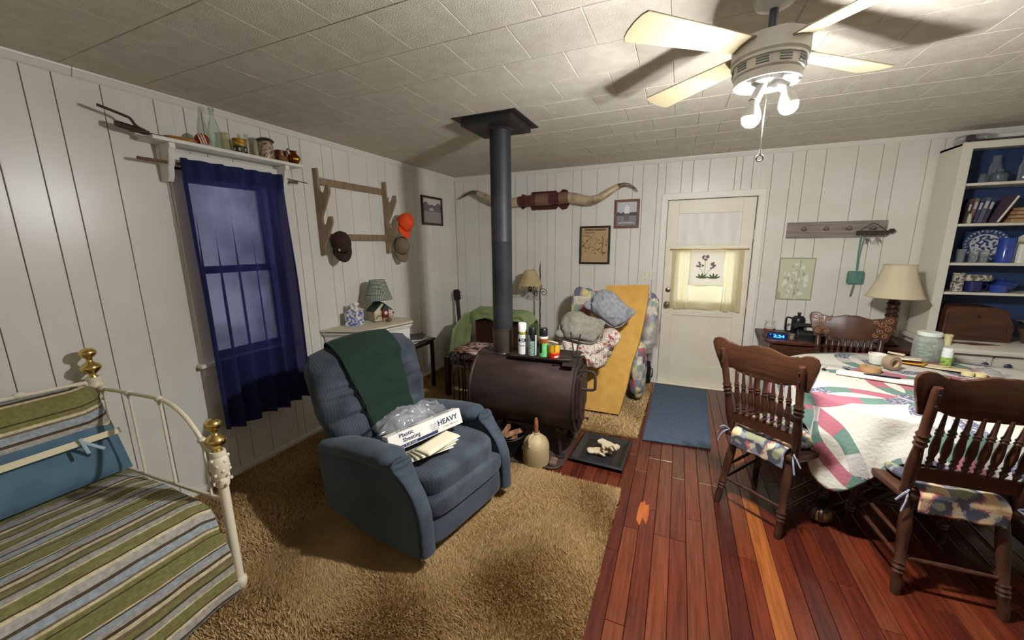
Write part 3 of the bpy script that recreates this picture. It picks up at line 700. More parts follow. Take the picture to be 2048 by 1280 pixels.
# upright outline in (out, up)
up = [(0, .36), (.05, .36), (.05, .22), (.056, .185), (.075, .165), (.10, .17), (.115, .20), (.125, .225), (.165, .225), (.165, .165), (.135, .11), (.085, .02), (.06, -.02), (.055, -.05), (.06, -.08), (.078, -.09), (.10, -.07), (.115, -.035), (.13, -.02), (.165, -.02), (.165, -.07), (.135, -.13), (.095, -.20), (.06, -.245), (.055, -.33), (.0, -.33)]
for yy in (0, .79):
    MB().prism(up, .02, Matrix.Translation((0, yy, 0)) @ Matrix.Rotation(PI/2, 4, 'X'), .0025).build('upright', M_rack, t)
MB().box((.014, .395, .265), (.02, .77, .058), .003).build('rail', M_rack, t)
MB().box((.014, .395, -.18), (.02, .77, .058), .003).build('rail', M_rack, t)
def ball_cap(label, loc, rz, tilt, cmat, bmat, group='caps hung on the gun rack', mark=None):
    t = thing('baseball_cap', label, 'cap', loc, 0, group, rot=(tilt[0], tilt[1], rz))
    cr = MB(); cr.grid(lambda u, v: (lambda a, e: Vector((.088*math.cos(a)*math.cos(e)**.8*1.06, .078*math.sin(a)*math.cos(e)**.8, .115*math.sin(e)**.9+.006*nz(a*2, e*3))))(2*PI*u, PI/2*v*.999), 28, 10, cu=True)
    crown = cr.build('crown', cmat, t, 180, solid=.003)
    MB().ball((0, 0, .115), (.007, .007, .004), 10, 6).build('button', bmat, t)
    def brim(u, v):
        a = lerp(-1.15, 1.15, u); r0 = .088; ext = .075*math.cos(a*.95)**.6*v
        return Vector(((r0+ext)*math.cos(a)*1.02, .078*math.sin(a)*(1+.05*v), -.002-.022*v*v-.018*math.sin(a)**2*v))
    gridmesh('brim', brim, 20, 6, bmat, t, solid=.004)
    MB().tube([(-.088*math.cos(a)*1.06, .078*math.sin(a), .012) for a in [-.7+1.4*i/8 for i in range(9)]], .006, 6).build('strap', bmat, t)
    if mark:
        for k in range(4): MB().box((.088-.006*k, lerp(-.03, .03, k/3), .045+.006*(k % 2)), (.004, .014, .022), .001, rotm(0, -.35, .2*(k-1.5)*.5)).build('embroidery', mark, t, 0)
    return t
M_brown = mat('cap_brown', srgb(56, 34, 28), .9, bump=.06, bscale=400); M_orange = mat('cap_orange', srgb(232, 78, 30), .8, bump=.06, bscale=400); M_tan = mat('cap_tan', srgb(122, 108, 84), .9, bump=.06, bscale=400)
ball_cap('dark brown baseball cap with pale stitching hung on the rack', (XL+.125, 2.45, 1.60), -.55, (.1, .95, 0), M_brown, M_brown, mark=mat('stitch_white', srgb(200, 190, 180), .8))
ball_cap('bright orange hunting cap hung on the right rack upright', (XL+.16, 3.245, 1.80), -.6, (-.35, .9, 0), M_orange, M_orange)
ball_cap('faded olive tan cap hanging below the orange cap', (XL+.105, 3.245, 1.575), -.5, (.05, 1.15, 0), M_tan, M_tan)

# framed landscape on the left wall
def framed(name, label, wall, a, z, w_, h_, fw, fmat, colfn, nx=60, ny=60, tilt=0., mat_in=None):
    if wall == 'L': t = thing(name, label, 'picture', (XL+.001, a, z)); m = face_m((0, 0, 0), (0, 1, 0), (0, 0, 1))
    else: t = thing(name, label, 'picture', (a, YB-.001, z)); m = face_m((0, 0, 0), (1, 0, 0), (0, 0, 1))
    m = m @ Matrix.Rotation(tilt, 4, 'Z')
    for s_ in (-1, 1):
        MB().box((s_*(w_/2-fw/2), 0, .011), (fw, h_, .022), .003).build('frame_bar', fmat, t, 0).data.transform(m)
        MB().box((0, s_*(h_/2-fw/2), .011), (w_-2*fw, fw, .022), .003).build('frame_bar', fmat, t, 0).data.transform(m)
    iw, ih = w_-2*fw+.004, h_-2*fw+.004
    MB().box((0, 0, .004), (iw, ih, .006)).build('backing', M_dark, t, 0).data.transform(m)
    gridmesh('print', lambda u, v: m @ Vector(((u-.5)*iw, (v-.5)*ih, .009)), nx, ny, M_col, t, colfn=colfn)
    return t
M_frame = mat('frame_walnut', srgb(74, 36, 24), .45, col2=srgb(52, 24, 16), nscale=20, nstretch=(3, 3, .5))
def landscape(u, v):
    n_ = nz(u*6, v*6); hor = .48
    if v > .74+.06*nz(u*9, 2.)+.10*max(0, math.sin(u*9)): return (.62, .60, .60)
    if v > hor: return tuple(c*(1+.6*nz(u*22, v*22)) for c in (.16, .155, .17)) if not (.36 < u < .58 and .5 < v < .62-.3*abs(u-.47)) else (.55, .53, .52)
    return tuple(c*(1+.35*nz(u*8, v*40)) for c in (.30, .285, .28))
framed('framed_photograph', 'small framed grey landscape photograph on the left wall', 'L', 3.966, 1.985, .42, .33, .026, M_frame, landscape)

# ------------------------------------------------------------------ white chest with lamp and tissues
t = thing('storage_chest', 'white painted cabinet with moulded top behind the recliner', 'cabinet', (-2.53, 2.58, .0125))
def canted(e):                            # footprint: against the wall, front corners cut back
    return [(-.208, -.30-e), (.125+e, -.185-e*.6), (.235+e, .27+e*.4), (.10, .36+e), (-.208, .36+e)]
MB().prism(canted(0), .80, Matrix.Translation((0, 0, .41)), .004).build('body', M_white, t, 0)
for k, e in enumerate((.006, .016, .028)): MB().prism(canted(e), .014, Matrix.Translation((0, 0, .815+.012*k)), .004).build('cornice', M_white, t, 0)
MB().prism(canted(.036), .02, Matrix.Translation((0, 0, .866)), .004).build('top', mat('chest_top', srgb(206, 196, 172), .5), t, 0)
fd = Vector((.11, .455, 0)).normalized(); MB().box((0, 0, 0), (.34, .58, .012), .004).build('door_panel', M_white, t, 0).data.transform(face_m((.182, .042, .43), fd, (0, 0, 1)))
fd = Vector((.333, .115, 0)).normalized(); MB().box((0, 0, 0), (.24, .58, .012), .004).build('side_panel', M_white, t, 0).data.transform(face_m((-.03, -.24, .43), fd, (0, 0, 1)))
ZT = .890
t = thing('tissue_box', 'blue and white floral tissue box on the white cabinet', 'tissue box', (-2.63, 2.52, ZT), .25)
def tissue_col(co):
    n_ = nz(co.x*38+3, co.y*38, co.z*38)
    if n_ > .22: return srgb(236, 226, 190)
    return srgb(86, 104, 170) if nz(co.x*60, co.y*60+5, co.z*60) > -.05 else srgb(206, 208, 224)
def dense_box(name, d, m, parent, colfn, n=22, material=None):
    mb = MB(); mb.box((0, 0, d[2]/2), d)
    bmesh.ops.subdivide_edges(mb.bm, edges=mb.bm.edges[:], cuts=n, use_grid_fill=True)
    return mb.build(name, material or M_col, parent, 30, colfn=colfn)
dense_box('carton', (.115, .115, .125), None, t, tissue_col)
for k in range(3):
    a0 = k*2.1
    gridmesh('tissue', lambda u, v: Vector(((u-.5)*.06*math.cos(a0)+.02*math.sin(v*3+a0), (u-.5)*.06*math.sin(a0)+.02*math.cos(v*2+a0)*v+.008*math.sin(u*9), .12+v*.085*(1-.6*abs(u-.4)))), 10, 8, mat('tissue_white', srgb(240, 240, 238), .9, translucent=.3), t)
t = thing('birdhouse_lamp', 'birdhouse table lamp with a green gingham shade', 'lamp', (-2.56, 2.76, ZT), math.radians(-20))
M_hw = mat('house_cream', srgb(214, 202, 176), .7, col2=srgb(180, 164, 134), nscale=14); M_hr = mat('house_roof', srgb(34, 58, 46), .6, bump=.2, bscale=90); M_hred = mat('barn_red', srgb(104, 28, 26), .6)
MB().box((0, 0, .055), (.12, .16, .10), .006).build('house_body', M_hw, t)
for s_ in (-1, 1):
    MB().box((0, s_*.048, .138), (.15, .125, .008), .002, Matrix.Rotation(-s_*.72, 4, 'X')).build('roof_side', M_hr, t)
MB().prism([(-.08, 0), (.08, 0), (0, .07)], .12, Matrix.Translation((0, 0, .105)) @ face_m((0, 0, 0), (0, 1, 0), (0, 0, 1))).build('gable', M_hw, t, 0)
MB().box((.07, .02, .075), (.03, .06, .09), .003).build('porch', M_hred, t)
MB().prism([(-.04, 0), (.04, 0), (0, .04)], .05, face_m((.075, .02, .12), (0, 1, 0), (0, 0, 1))).build('porch_roof', M_hr, t, 0)
MB().cyl((.084, .02, .08), (.088, .02, .08), .016, n=16).build('entry_ring', M_hw, t)
for k in range(6): MB().box((.09, -.005+.012*k, .018), (.005, .006, .034), .001).build('picket', M_hw, t, 0)
MB().tube(catmull([(.063, -.07, .03), (.066, -.045, .06), (.064, -.02, .05), (.066, .0, .085)], 5), .0028, 6).build('vine', M_dark, t)
MB().cyl((0, 0, .17), (0, 0, .215), .016, .013).build('lamp_neck', M_blackpl, t)
def gingham(u, v):
    a = (u*46) % 1 < .5; b = (v*15) % 1 < .5
    return srgb(34, 54, 46) if a and b else (srgb(206, 210, 190) if not a and not b else srgb(104, 122, 106))
gridmesh('lamp_shade', lambda u, v: Vector((lerp(.128, .07, v)*math.cos(2*PI*u), lerp(.128, .07, v)*math.sin(2*PI*u), lerp(.20, .385, v))), 276, 60, mat('gingham_cloth', (1, 1, 1), .85, attr='Col', translucent=.1), t, colfn=gingham)
t = thing('twig_ball', 'small brown twig ball in front of the birdhouse lamp', 'ornament', (-2.43, 2.74, ZT))
MB().ball((0, 0, .022), .022, 12, 8).build('core', mat('twig', srgb(116, 92, 72), .9, bump=.8, bscale=150), t)
MB().tube(catmull([(.0, .02, .04), (.01, .04, .055), (.005, .05, .075)], 4), .002, 5).build('stem', MATS['twig'], t)
MB().ball((.005, .052, .08), .009, 10, 6).build('berry', M_hred, t)

# side table with magazines in the corner
t = thing('side_table', 'small dark side table by the left wall', 'table', (-2.58, 3.25, .0125))
MB().box((0, 0, .555), (.31, .40, .022), .004).build('table_top', mat('table_top_dark', srgb(70, 58, 54), .4, col2=srgb(52, 42, 40), nscale=12), t)
MB().box((0, 0, .527), (.27, .36, .035), .002).build('apron', M_blackpl, t)
for sx in (-1, 1):
    for sy in (-1, 1): MB().box((sx*.125, sy*.165, .27), (.034, .034, .54), .004).build('leg', M_blackpl, t)
def slab_thing(name, label, cat, loc, d, rz, m, group=None, page=None):
    t = thing(name, label, cat, loc, rz, group)
    MB().box((0, 0, d[2]/2), (d[0], d[1], d[2]), .0015, seg=1).build('pages', page or M_paper, t, 0)
    MB().box((0, 0, d[2]+.0006), (d[0]+.004, d[1]+.004, .0015)).build('cover', m, t, 0)
    return t
z = .580
for k, (lab, col, rz) in enumerate((('grey magazine lying lowest on the side table', (126, 120, 118), .2), ('pale magazine in the middle of the side-table pile', (190, 178, 160), -.3), ('dark magazine on top of the side-table pile', (70, 66, 70), .5))):
    slab_thing('magazine', lab, 'magazine', (-2.58+.01*k, 3.22+.015*k, z), (.21, .27, .010), rz, mat(f'cover_{"abc"[k]}', srgb(*col), .35), 'magazines on the side table'); z += .0135
t = thing('reading_glasses', 'folded dark reading glasses on the magazine pile', 'glasses', (-2.52, 3.30, z))
for s_ in (-1, 1): MB().tube([(.0, s_*.033+.022*math.cos(a), .02+.018*math.sin(a)) for a in [2*PI*i/14 for i in range(14)]], .002, 5, close=True).build('rim', M_blackpl, t)
for s_ in (-1, 1): MB().tube([(0, s_*.055, .022), (-.06, s_*.02, .014), (-.115, -s_*.01, .003)], .002, 5).build('temple', M_blackpl, t)

# ------------------------------------------------------------------ daybed
M_iron = mat('cream_enamel', srgb(226, 216, 190), .35, bump=.05, bscale=60)
bed = thing('daybed', 'cream iron daybed frame with brass knobs by the left wall', 'bed', (-2.2, -.1, .0125))
BO = Vector((-2.2, -.1, 0))
def L_(p): return tuple(Vector(p)-BO)
PF, PB = (-1.785, .882), (-2.665, .842)
knob = [(0, -.01), (.02, -.01), (.022, 0), (.014, .008), (.014, .014), (.034, .03), (.041, .046), (.036, .060), (.02, .072), (.013, .08), (.012, .092), (.018, .10), (.026, .106), (.033, .118), (.032, .130), (.022, .143), (0, .150)]
def post(px, py, h, front):
    p = MB().lathe([(.0, 0), (.017, 0), (.026, .018), (.03, .04), (.028, .055), (.02, .066), (.0195, .07), (.0195, h-.02), (.0, h-.02)], n=18, m=Matrix.Translation(L_((px, py, 0)))).build('post', M_iron, bed)
    c = MB(); o = L_((px, py, h))
    c.lathe([(.019, -.17), (.026, -.16), (.028, -.13), (.024, -.12), (.032, -.10), (.037, -.06), (.034, -.035), (.028, -.02), (.031, -.008), (.028, .004), (0, .006)], n=20, m=Matrix.Translation(o))
    for k in range(26):
        a = k*2.4; zz = -.15+.135*k/26; c.ball((o[0]+.033*math.cos(a), o[1]+.033*math.sin(a), o[2]+zz), (.0075, .0075, .0085), 8, 5)
    c.build('casting', M_iron, bed)
    MB().lathe([(r*.98, z_) for r, z_ in knob], n=24, m=Matrix.Translation((o[0], o[1], o[2]+.005))).build('brass_knob', M_brass, bed, 60)
post(*PF, .70, True); post(*PB, .935, False); post(PF[0], -1.05, .70, True); post(PB[0], -1.05, .935, False)
for ye, yb_ in ((.882, .842), (-1.05, -1.05)):
    lp = lambda x, z: L_((x, lerp(yb_, ye, (x+2.665)/.88), z))
    arch = [lp(x, z) for x, z in ((-2.655, .878), (-2.5, .888), (-2.38, .890), (-2.25, .894), (-2.14, .893), (-2.05, .877), (-1.97, .835), (-1.91, .775), (-1.865, .715), (-1.80, .675))]
    MB().tube(catmull(arch, 5), .0095, 10).build('arch_rail', M_iron, bed)
    MB().cyl(lp(-2.655, .46), lp(-1.80, .46), .009, n=8).build('lower_rail', M_iron, bed)
    for x, zt in ((-2.60, .885), (-2.38, .89), (-2.14, .893), (-1.88, .735)):
        MB().cyl(lp(x, .46), lp(x, zt), .0055, n=8).build('spindle', M_iron, bed)
        MB().ball(lp(x, zt), (.02, .016, .016), 12, 8).ball(lp(x, zt-.018), (.009, .009, .014), 10, 6).build('collar', M_iron, bed)
MB().tube([L_((PB[0], .84, .955-.04)), L_((PB[0], .40, .935)), L_((PB[0], -1.05, .915))], .0105, 10).build('back_rail', M_iron, bed)
MB().cyl(L_((PB[0], .84, .46)), L_((PB[0], -1.05, .46)), .01, n=8).build('lower_rail', M_iron, bed)
for k in range(9):
    yy = .60-.19*k
    MB().cyl(L_((PB[0], yy, .46)), L_((PB[0], yy, .925)), .0055, n=8).build('spindle', M_iron, bed)
    MB().ball(L_((PB[0], yy, .93)), (.016, .022, .016), 12, 8).build('collar', M_iron, bed)
# mattress under the quilt
t = thing('mattress', 'mattress hidden under the striped quilt on the daybed', 'mattress', (-2.215, -.1, .2))
MB().box((0, 0, .135), (.83, 1.84, .25), .04, seg=3).build('pad', mat('ticking', srgb(210, 205, 195), .9), t)
MB().box((0, 0, -.03), (.83, 1.86, .06), .01).build('link_deck', M_iron, t)
# striped quilt: runs over the mattress and down the front; stripes along the bed
OLV, DKB, GRY, CRM, LBL, TPE = srgb(130, 128, 76), srgb(80, 66, 44), srgb(170, 166, 158), srgb(212, 200, 166), srgb(158, 168, 176), srgb(122, 106, 82)
seq = [(OLV, .045), (DKB, .006), (CRM, .012), (GRY, .03), (DKB, .010), (LBL, .028), (TPE, .008), (CRM, .010), (OLV, .018), (DKB, .006), (OLV, .060), (CRM, .006), (DKB, .006), (LBL, .020), (GRY, .018), (DKB, .012), (CRM, .018), (TPE, .014), (OLV, .022), (DKB, .010), (GRY, .026), (CRM, .008)]
tot = sum(s_ for _, s_ in seq); stops = []; acc = 0
for c_, s_ in seq: stops.append((acc/tot, c_)); acc += s_
M_quilt = mat('striped_quilt', (1, 1, 1), .9, ramp=(stops, 1/tot, 0), col2=srgb(225, 222, 214), nscale=60, ndetail=3, bump=.5, bscale=80, bstretch=(1.4, .35, 1.4), sheen=.1)
prof = [(-2.63, .497), (-2.5, .502), (-2.3, .506), (-2.1, .506), (-1.92, .502), (-1.83, .492), (-1.785, .474), (-1.762, .44), (-1.752, .38), (-1.745, .28), (-1.735, .16), (-1.722, .045)]
pp = catmull([(a, 0, b) for a, b in prof], 10); ln = [0]
for a, b in zip(pp, pp[1:]): ln.append(ln[-1]+(b-a).length)
QL = ln[-1]
def at_len(s_):
    for i in range(1, len(ln)):
        if ln[i] >= s_-1e-9: return pp[i-1].lerp(pp[i], (s_-ln[i-1])/(ln[i]-ln[i-1]))
    return pp[-1]
def quilt(u, v):
    p = at_len(u*QL); drop = sm(.474, .2, p.z)
    y = lerp(-1.0, .822, v)
    w1 = .007*nz(u*9, v*14)+.004*nz(u*30, v*30)
    x = p.x+drop*(.014*nz(v*9, u*2)+.010*math.sin(v*17))+w1*.7; z = p.z+(1-drop)*w1
    e = sm(.76, .826, y)*(1-drop)
    if drop > .3: y += .026*drop*sm(.6, .83, y)
    return Vector((x, y, max(.018, z-.012*e+.006*drop*nz(v*7, 3))))
q = gridmesh('striped_quilt', quilt, 120, 150, M_quilt, uv=(QL, 1.862), solid=.008)
tag(q, 'olive, grey and brown striped quilt spread over the daybed', 'quilt')
# long cushion: striped sham above, plain blue band with tied ribbons
M_sham = mat('striped_sham', (1, 1, 1), .9, ramp=(stops, 1/tot, 0), col2=srgb(225, 222, 214), nscale=60, bump=.3, bscale=90)
M_shamb = mat('sham_blue', srgb(86, 116, 134), .9, col2=srgb(78, 106, 124), nscale=12, bump=.15, bscale=120)
t = thing('bolster_pillow', 'long pillow with striped top and plain blue lower band leaning on the daybed back', 'pillow', (-2.395, -.06, .535))
def pil(v0, v1, side):
    def fn(u, v):
        vv = lerp(v0, v1, v); yy = (u-.5)*1.76
        edge = min(1, (1-abs(2*u-1))*9)**.5; pr_ = math.sin(PI*min(1, max(0, vv)))**.55
        th = .085*edge*pr_+.004
        base = Vector((lerp(.0, -.215, vv), yy, lerp(-.002, .405, vv)+.012*nz(u*6, 1)*vv-.03*(1-edge)*vv))
        n_ = Vector((.88, 0, .46))*side
        return base+n_*(th*(1+.12*nz(u*8, vv*4)))
    return fn
gridmesh('blue_band', pil(.0, .5, 1), 90, 16, M_shamb, t, uv=(1, 1))
gridmesh('striped_band', pil(.5, 1., 1), 90, 22, M_sham, t, uv=(.0, .0))
o = [x for x in C.objects if x.parent == t and x.name.startswith('striped_band')][0]
for i, l in enumerate(o.data.uv_layers[0].data):
    vx = o.data.vertices[o.data.loops[i].vertex_index].co; l.uv = ((vx.z-.2)*1.05+.03, vx.y)
gridmesh('back_cloth', pil(0, 1, -.6), 60, 20, M_shamb, t)
MB().box((.045, 0, .215), (.006, 1.70, .028), .002, rotm(0, -.48)).build('cream_piping', mat('piping_cream', srgb(214, 204, 172), .9), t)
for yy in (.72, -.1):
    for dy, a in ((0., .1), (.03, .75)):
        MB().box((.070, yy+dy, .205-.02*a), (.004, .013, .075), .0015, rotm(a, -.45)).build('ribbon', mat('ribbon_blue', srgb(150, 172, 182), .8), t)
# ------------------------------------------------------------------ blue recliner
RC = thing('recliner', 'blue corduroy recliner armchair on the tan carpet', 'armchair', (-.96, 1.63, .052), -.2015, rot=(0, -.078, -.2015))
M_vel = mat('blue_velour', srgb(70, 79, 89), .85, col2=srgb(42, 49, 58), nscale=6, ndetail=3, sheen=.2, bump=.1, bscale=90, stripe=(1, 70., (.76, .77, .78), .4))
M_velp = mat('blue_velour_plain', srgb(67, 78, 91), .85, col2=srgb(50, 59, 70), nscale=4, ndetail=3, sheen=.2, bump=.06, bscale=200)
HW = .375
def arm_shape(s_):
    """one side: padded panel with an S-curved front edge and a rolled top"""
    prof_ = [(-.84, .05), (-.55, .01), (-.25, .012), (-.03, .03), (0, .05), (.005, .20), (0, .27), (-.03, .345), (-.085, .42), (-.135, .475), (-.15, .505), (-.20, .515), (-.5, .49), (-.80, .445), (-.86, .36)]
    mb = MB(); mb.prism(prof_, .085, Matrix.Translation((0, s_*(HW-.045), 0)) @ Matrix.Rotation(PI/2, 4, 'X'), .018, 3)
    mb.build('side_panel', M_velp, RC)
    # rolled arm pad, flattened tube along the top, tucked at the front
    def roll(u, v):
        x = lerp(-.83, -.125, u); a = 2*PI*v; e = min(1, (1-u)*9)**.5; e2 = min(1, u*8+.35)**.5; k = e*e2
        zc = lerp(.442, .502, u)+.015*math.sin(PI*u)-.012*(1-e)
        return Vector((x+.02*e*math.cos(a)*0, s_*(HW-.055)+.082*k*math.cos(a), zc+.05*k*math.sin(a)+.004*nz(u*6, v*4+s_)))
    gridmesh('arm_pad', roll, 40, 24, M_velp, RC)
    def front(u, v):                      # gathered front facing along the S curve
        pts_ = [(.004, .05), (.010, .20), (.006, .27), (-.022, .35), (-.076, .425), (-.122, .48), (-.132, .527)]
        f = v*(len(pts_)-1); i = min(int(f), len(pts_)-2); p = Vector((*pts_[i], 0)).lerp(Vector((*pts_[i+1], 0)), f-i)
        w_ = lerp(.042, .07, sm(.55, 1, v))*math.sqrt(max(.02, 1-max(0, (v-.82)/.18)**2)); a = (u-.5)*PI
        return Vector((p.x+.020*math.cos(a)+.004*math.sin(v*60)*math.cos(a)*sm(.3, .8, v), s_*(HW-.048)+w_*math.sin(a), p.y))
    gridmesh('arm_facing', front, 14, 50, M_velp, RC)
arm_shape(-1); arm_shape(1)
def puff(cx, cy, cz, dx, dy, dz, n=4., tilt=0.):
    """superellipsoid cushion"""
    def fn(u, v):
        a = 2*PI*u; e = PI*(v-.5)
        sg = lambda t: math.copysign(abs(t)**(2/n), t)
        p = Vector((dx*sg(math.cos(e))*sg(math.cos(a)), dy*sg(math.cos(e))*sg(math.sin(a)), dz*sg(math.sin(e))))
        return Matrix.Rotation(tilt, 3, 'Y') @ p+Vector((cx, cy, cz))
    return fn
gridmesh('seat_cushion', puff(-.36, 0, .365, .375, .292, .078, 5, .06), 64, 32, M_vel, RC)
gridmesh('footrest', puff(-.02, 0, .250, .055, .290, .060, 4), 64, 24, M_vel, RC)
gridmesh('front_skirt', puff(-.045, 0, .128, .05, .287, .085, 6), 64, 24, M_velp, RC)
MB().box((-.44, 0, .18), (.76, .58, .26), .02).build('seat_base', M_velp, RC)
for s_ in (-1, 1): MB().tube(catmull([(-.78, s_*.22, .05), (-.6, s_*.22, .022), (-.35, s_*.22, .004), (-.1, s_*.22, .0)], 5), .014, 6).build('rocker_base', M_dark, RC)
BA = math.radians(13.5)                     # recline of the back
def back_pt(t_, a, grow=0., crease=1.):
    """t_ 0..1 up the back, a around the cushion section; three pillow rolls across the front"""
    zc = lerp(.0, .66, t_); top = sm(.78, 1., t_)
    wd = (.315+.065*sm(0, .45, t_))*(1-.10*sm(.86, 1., t_))
    rollp = .5+.5*math.cos(2*PI*(t_*3.05-.5)); seam = rollp**.6
    cr_ = sum(math.exp(-((t_-q_-.02*math.sin(math.sin(a)*3+q_*9))/.018)**2) for q_ in (.30, .50, .60))
    th = (.116+.014*seam*(1-.3*top)-.022*cr_*crease)*math.sqrt(max(0.03, 1-top**2.2*.97))
    sg = lambda q_, n_: math.copysign(abs(q_)**(2/n_), q_)
    xx = th*sg(math.cos(a), 2.8); yy = wd*sg(math.sin(a), 3.6)
    arch = .055*(yy/.37)**2*sm(.3, 1, t_)
    if xx < 0: xx *= .75
    xx += .012*nz(yy*7, t_*9)*(1 if xx > 0 else 0)+grow*(1 if xx > -.02 else -1)
    lx, lz = xx, zc-arch
    return Vector((-.705+lx*math.cos(BA)-lz*math.sin(BA), yy, .38+lz*math.cos(BA)+lx*math.sin(BA)))
gridmesh('backrest', lambda u, v: back_pt(v, 2*PI*u), 72, 60, M_vel, RC)
# throw over the back: own thing, follows the cushion
TH = thing('throw_blanket', 'dark green blanket draped over the back of the recliner', 'blanket', (-.96, 1.63, .052), -.2015, rot=(0, -.078, -.2015))
def throw(u, v):
    y0 = lerp(lerp(-.22, -.135, sm(.15, 1., v)), lerp(.20, .16, v), u)
    if v < .12:                           # down the rear
        t_ = lerp(.70, .985, v/.12); a = PI-math.asin(max(-1, min(1, y0/.33)))*.8
        p = back_pt(t_, a, 0); p.x -= .014; p.y = y0; p.z += .01; return p
    if v < .2:
        k = (v-.12)/.08; pa = back_pt(.985, PI, 0); pb = back_pt(.965, 0, 0)
        p = pa.lerp(pb, k); p.z += .022+.02*math.sin(PI*k); p.x += lerp(-.014, .014, k); p.y = y0; p.z -= .055*(y0/.37)**2; return p
    k = (v-.2)/.8; t_ = lerp(.965, .09, k)
    s_ = max(-1, min(1, y0/.32)); a = math.copysign(math.asin(abs(s_)**1.8), s_)
    p = back_pt(t_, a*.8, 0, 0.); p.y = y0
    smooth = back_pt(t_, 0, 0, 0.).x*.4+.6*((-.705+.125*math.cos(BA)*(1-.0*k))-lerp(.0, .66, t_)*math.sin(BA))
    p.x = max(p.x, smooth-.01)+.016+.004*nz(y0*9, k*3); return p
gridmesh('cloth', throw, 30, 70, mat('green_fleece', srgb(21, 47, 34), .95, col2=srgb(18, 41, 30), nscale=20, sheen=.15, bump=.1, bscale=250), TH, solid=.008)
gridmesh('folded_edge', lambda u, v: throw(-.02+.04*u, .16+.84*v)+Vector((.010, -.008, 0)), 3, 60, MATS['green_fleece'], TH, solid=.01)

# carton of plastic sheeting with film and papers on the seat
Zs = .470
bx = thing('plastic_sheeting_box', 'long white carton printed HEAVY lying across the recliner seat', 'box', (-1.259, 1.652, Zs+.036), math.radians(66))
M_carton = mat('white_carton', srgb(232, 228, 218), .6); M_navy = mat('ink_navy', srgb(34, 48, 88), .6); M_red = mat('ink_red', srgb(160, 40, 40), .6)
bx.rotation_euler = (math.radians(-18), math.radians(-3), math.radians(66))
BL, BD, BH = .46, .078, .09
MB().box((0, 0, BH/2), (BL, BD, BH), .002).build('carton', M_carton, bx, 0)
MB().box((-BL/2-.02, .0, BH*.62), (.045, BD*.9, .003), 0, rotm(0, .5)).build('end_flap', M_carton, bx, 0)
yf = -BD/2-.0006
FM = lambda x, z: face_m((x, yf, z), (1, 0, 0), (0, 0, 1))
text('front_lettering', 'HEAVY', .042, M_navy, bx, FM(.135, .052), width=.135, bold=.0012)
text('front_lettering', 'Plastic', .030, M_navy, bx, FM(-.125, .070), width=.085, bold=.0006)
text('front_lettering', 'Sheeting', .030, M_navy, bx, FM(-.10, .042), width=.105, bold=.0006)
text('front_lettering', 'Covers 400 sq. ft.', .013, M_red, bx, FM(.15, .022), width=.1)
MB().box((-.06, yf, .013), (.24, .001, .016)).build('printed_band', M_navy, bx, 0)
text('band_lettering', 'x 1.0 mil', .013, M_carton, bx, face_m((-.12, yf-.0006, .013), (1, 0, 0), (0, 0, 1)), width=.09)
for k in range(5): MB().box((.045, yf, .060-.009*k), (.05-.006*(k % 2), .0008, .0022)).build('small_print', M_navy, bx, 0)
TM = lambda x: face_m((x, .006, BH+.0006), (-1, 0, 0), (0, -1, 0))
text('top_lettering', 'HEAVY', .04, M_navy, bx, TM(-.10), width=.13, bold=.001)
text('top_lettering', 'Plastic', .034, M_navy, bx, TM(.13), width=.10, bold=.0006)
fm = thing('plastic_film', 'crumpled clear plastic film heaped behind the carton', 'plastic film', (-1.41, 1.735, Zs+.045), math.radians(66))
M_film = glassy('plastic_film', (.93, .95, .97), .86, .10)
for k, (dx_, dz_, ry_) in enumerate(((0, 0, 0), (-.05, .025, .6), (.07, .02, -.5))):
    gridmesh('fold', lambda u, v: Vector(((u-.5)*.36+dx_+.02*nz(u*7+k, v*7), (v-.5)*.13+.03*nz(u*5, v*5+k*3)+.02, .10*math.sin(PI*v)**.8*math.sin(PI*min(1, u*1.05))**.6+dz_+.018*nz(u*11+k*5, v*9))), 34, 20, M_film, fm)
for k in range(4):
    lab = ('cream paper sheet lowest on the recliner seat', 'folded cream leaflet over the lowest sheet on the seat', 'yellowed leaflet third in the papers on the seat', 'topmost cream leaflet on the recliner seat')[k]
    t = thing('leaflet', lab, 'paper', (-1.165+.012*k, 1.545+.012*k, Zs+.030+.011*k), math.radians(60+7*k), 'papers on the recliner seat')
    gridmesh('sheet', lambda u, v: Vector(((u-.5)*.24, (v-.5)*.11, .003*(1-u)*u+.0008*math.sin(v*7))), 10, 6, mat(f'leaflet_{"ab"[k % 2]}', srgb(226, 218, 188) if k % 2 else srgb(232, 228, 208), .8), t, solid=.002)
    gridmesh('fold_flap', lambda u, v: Vector(((u-.5)*.24, .055-.10*v, .003*(1-u)*u+.0040+.001*math.sin(v*3))), 10, 6, MATS[f'leaflet_{"ab"[k % 2]}'], t, solid=.001)

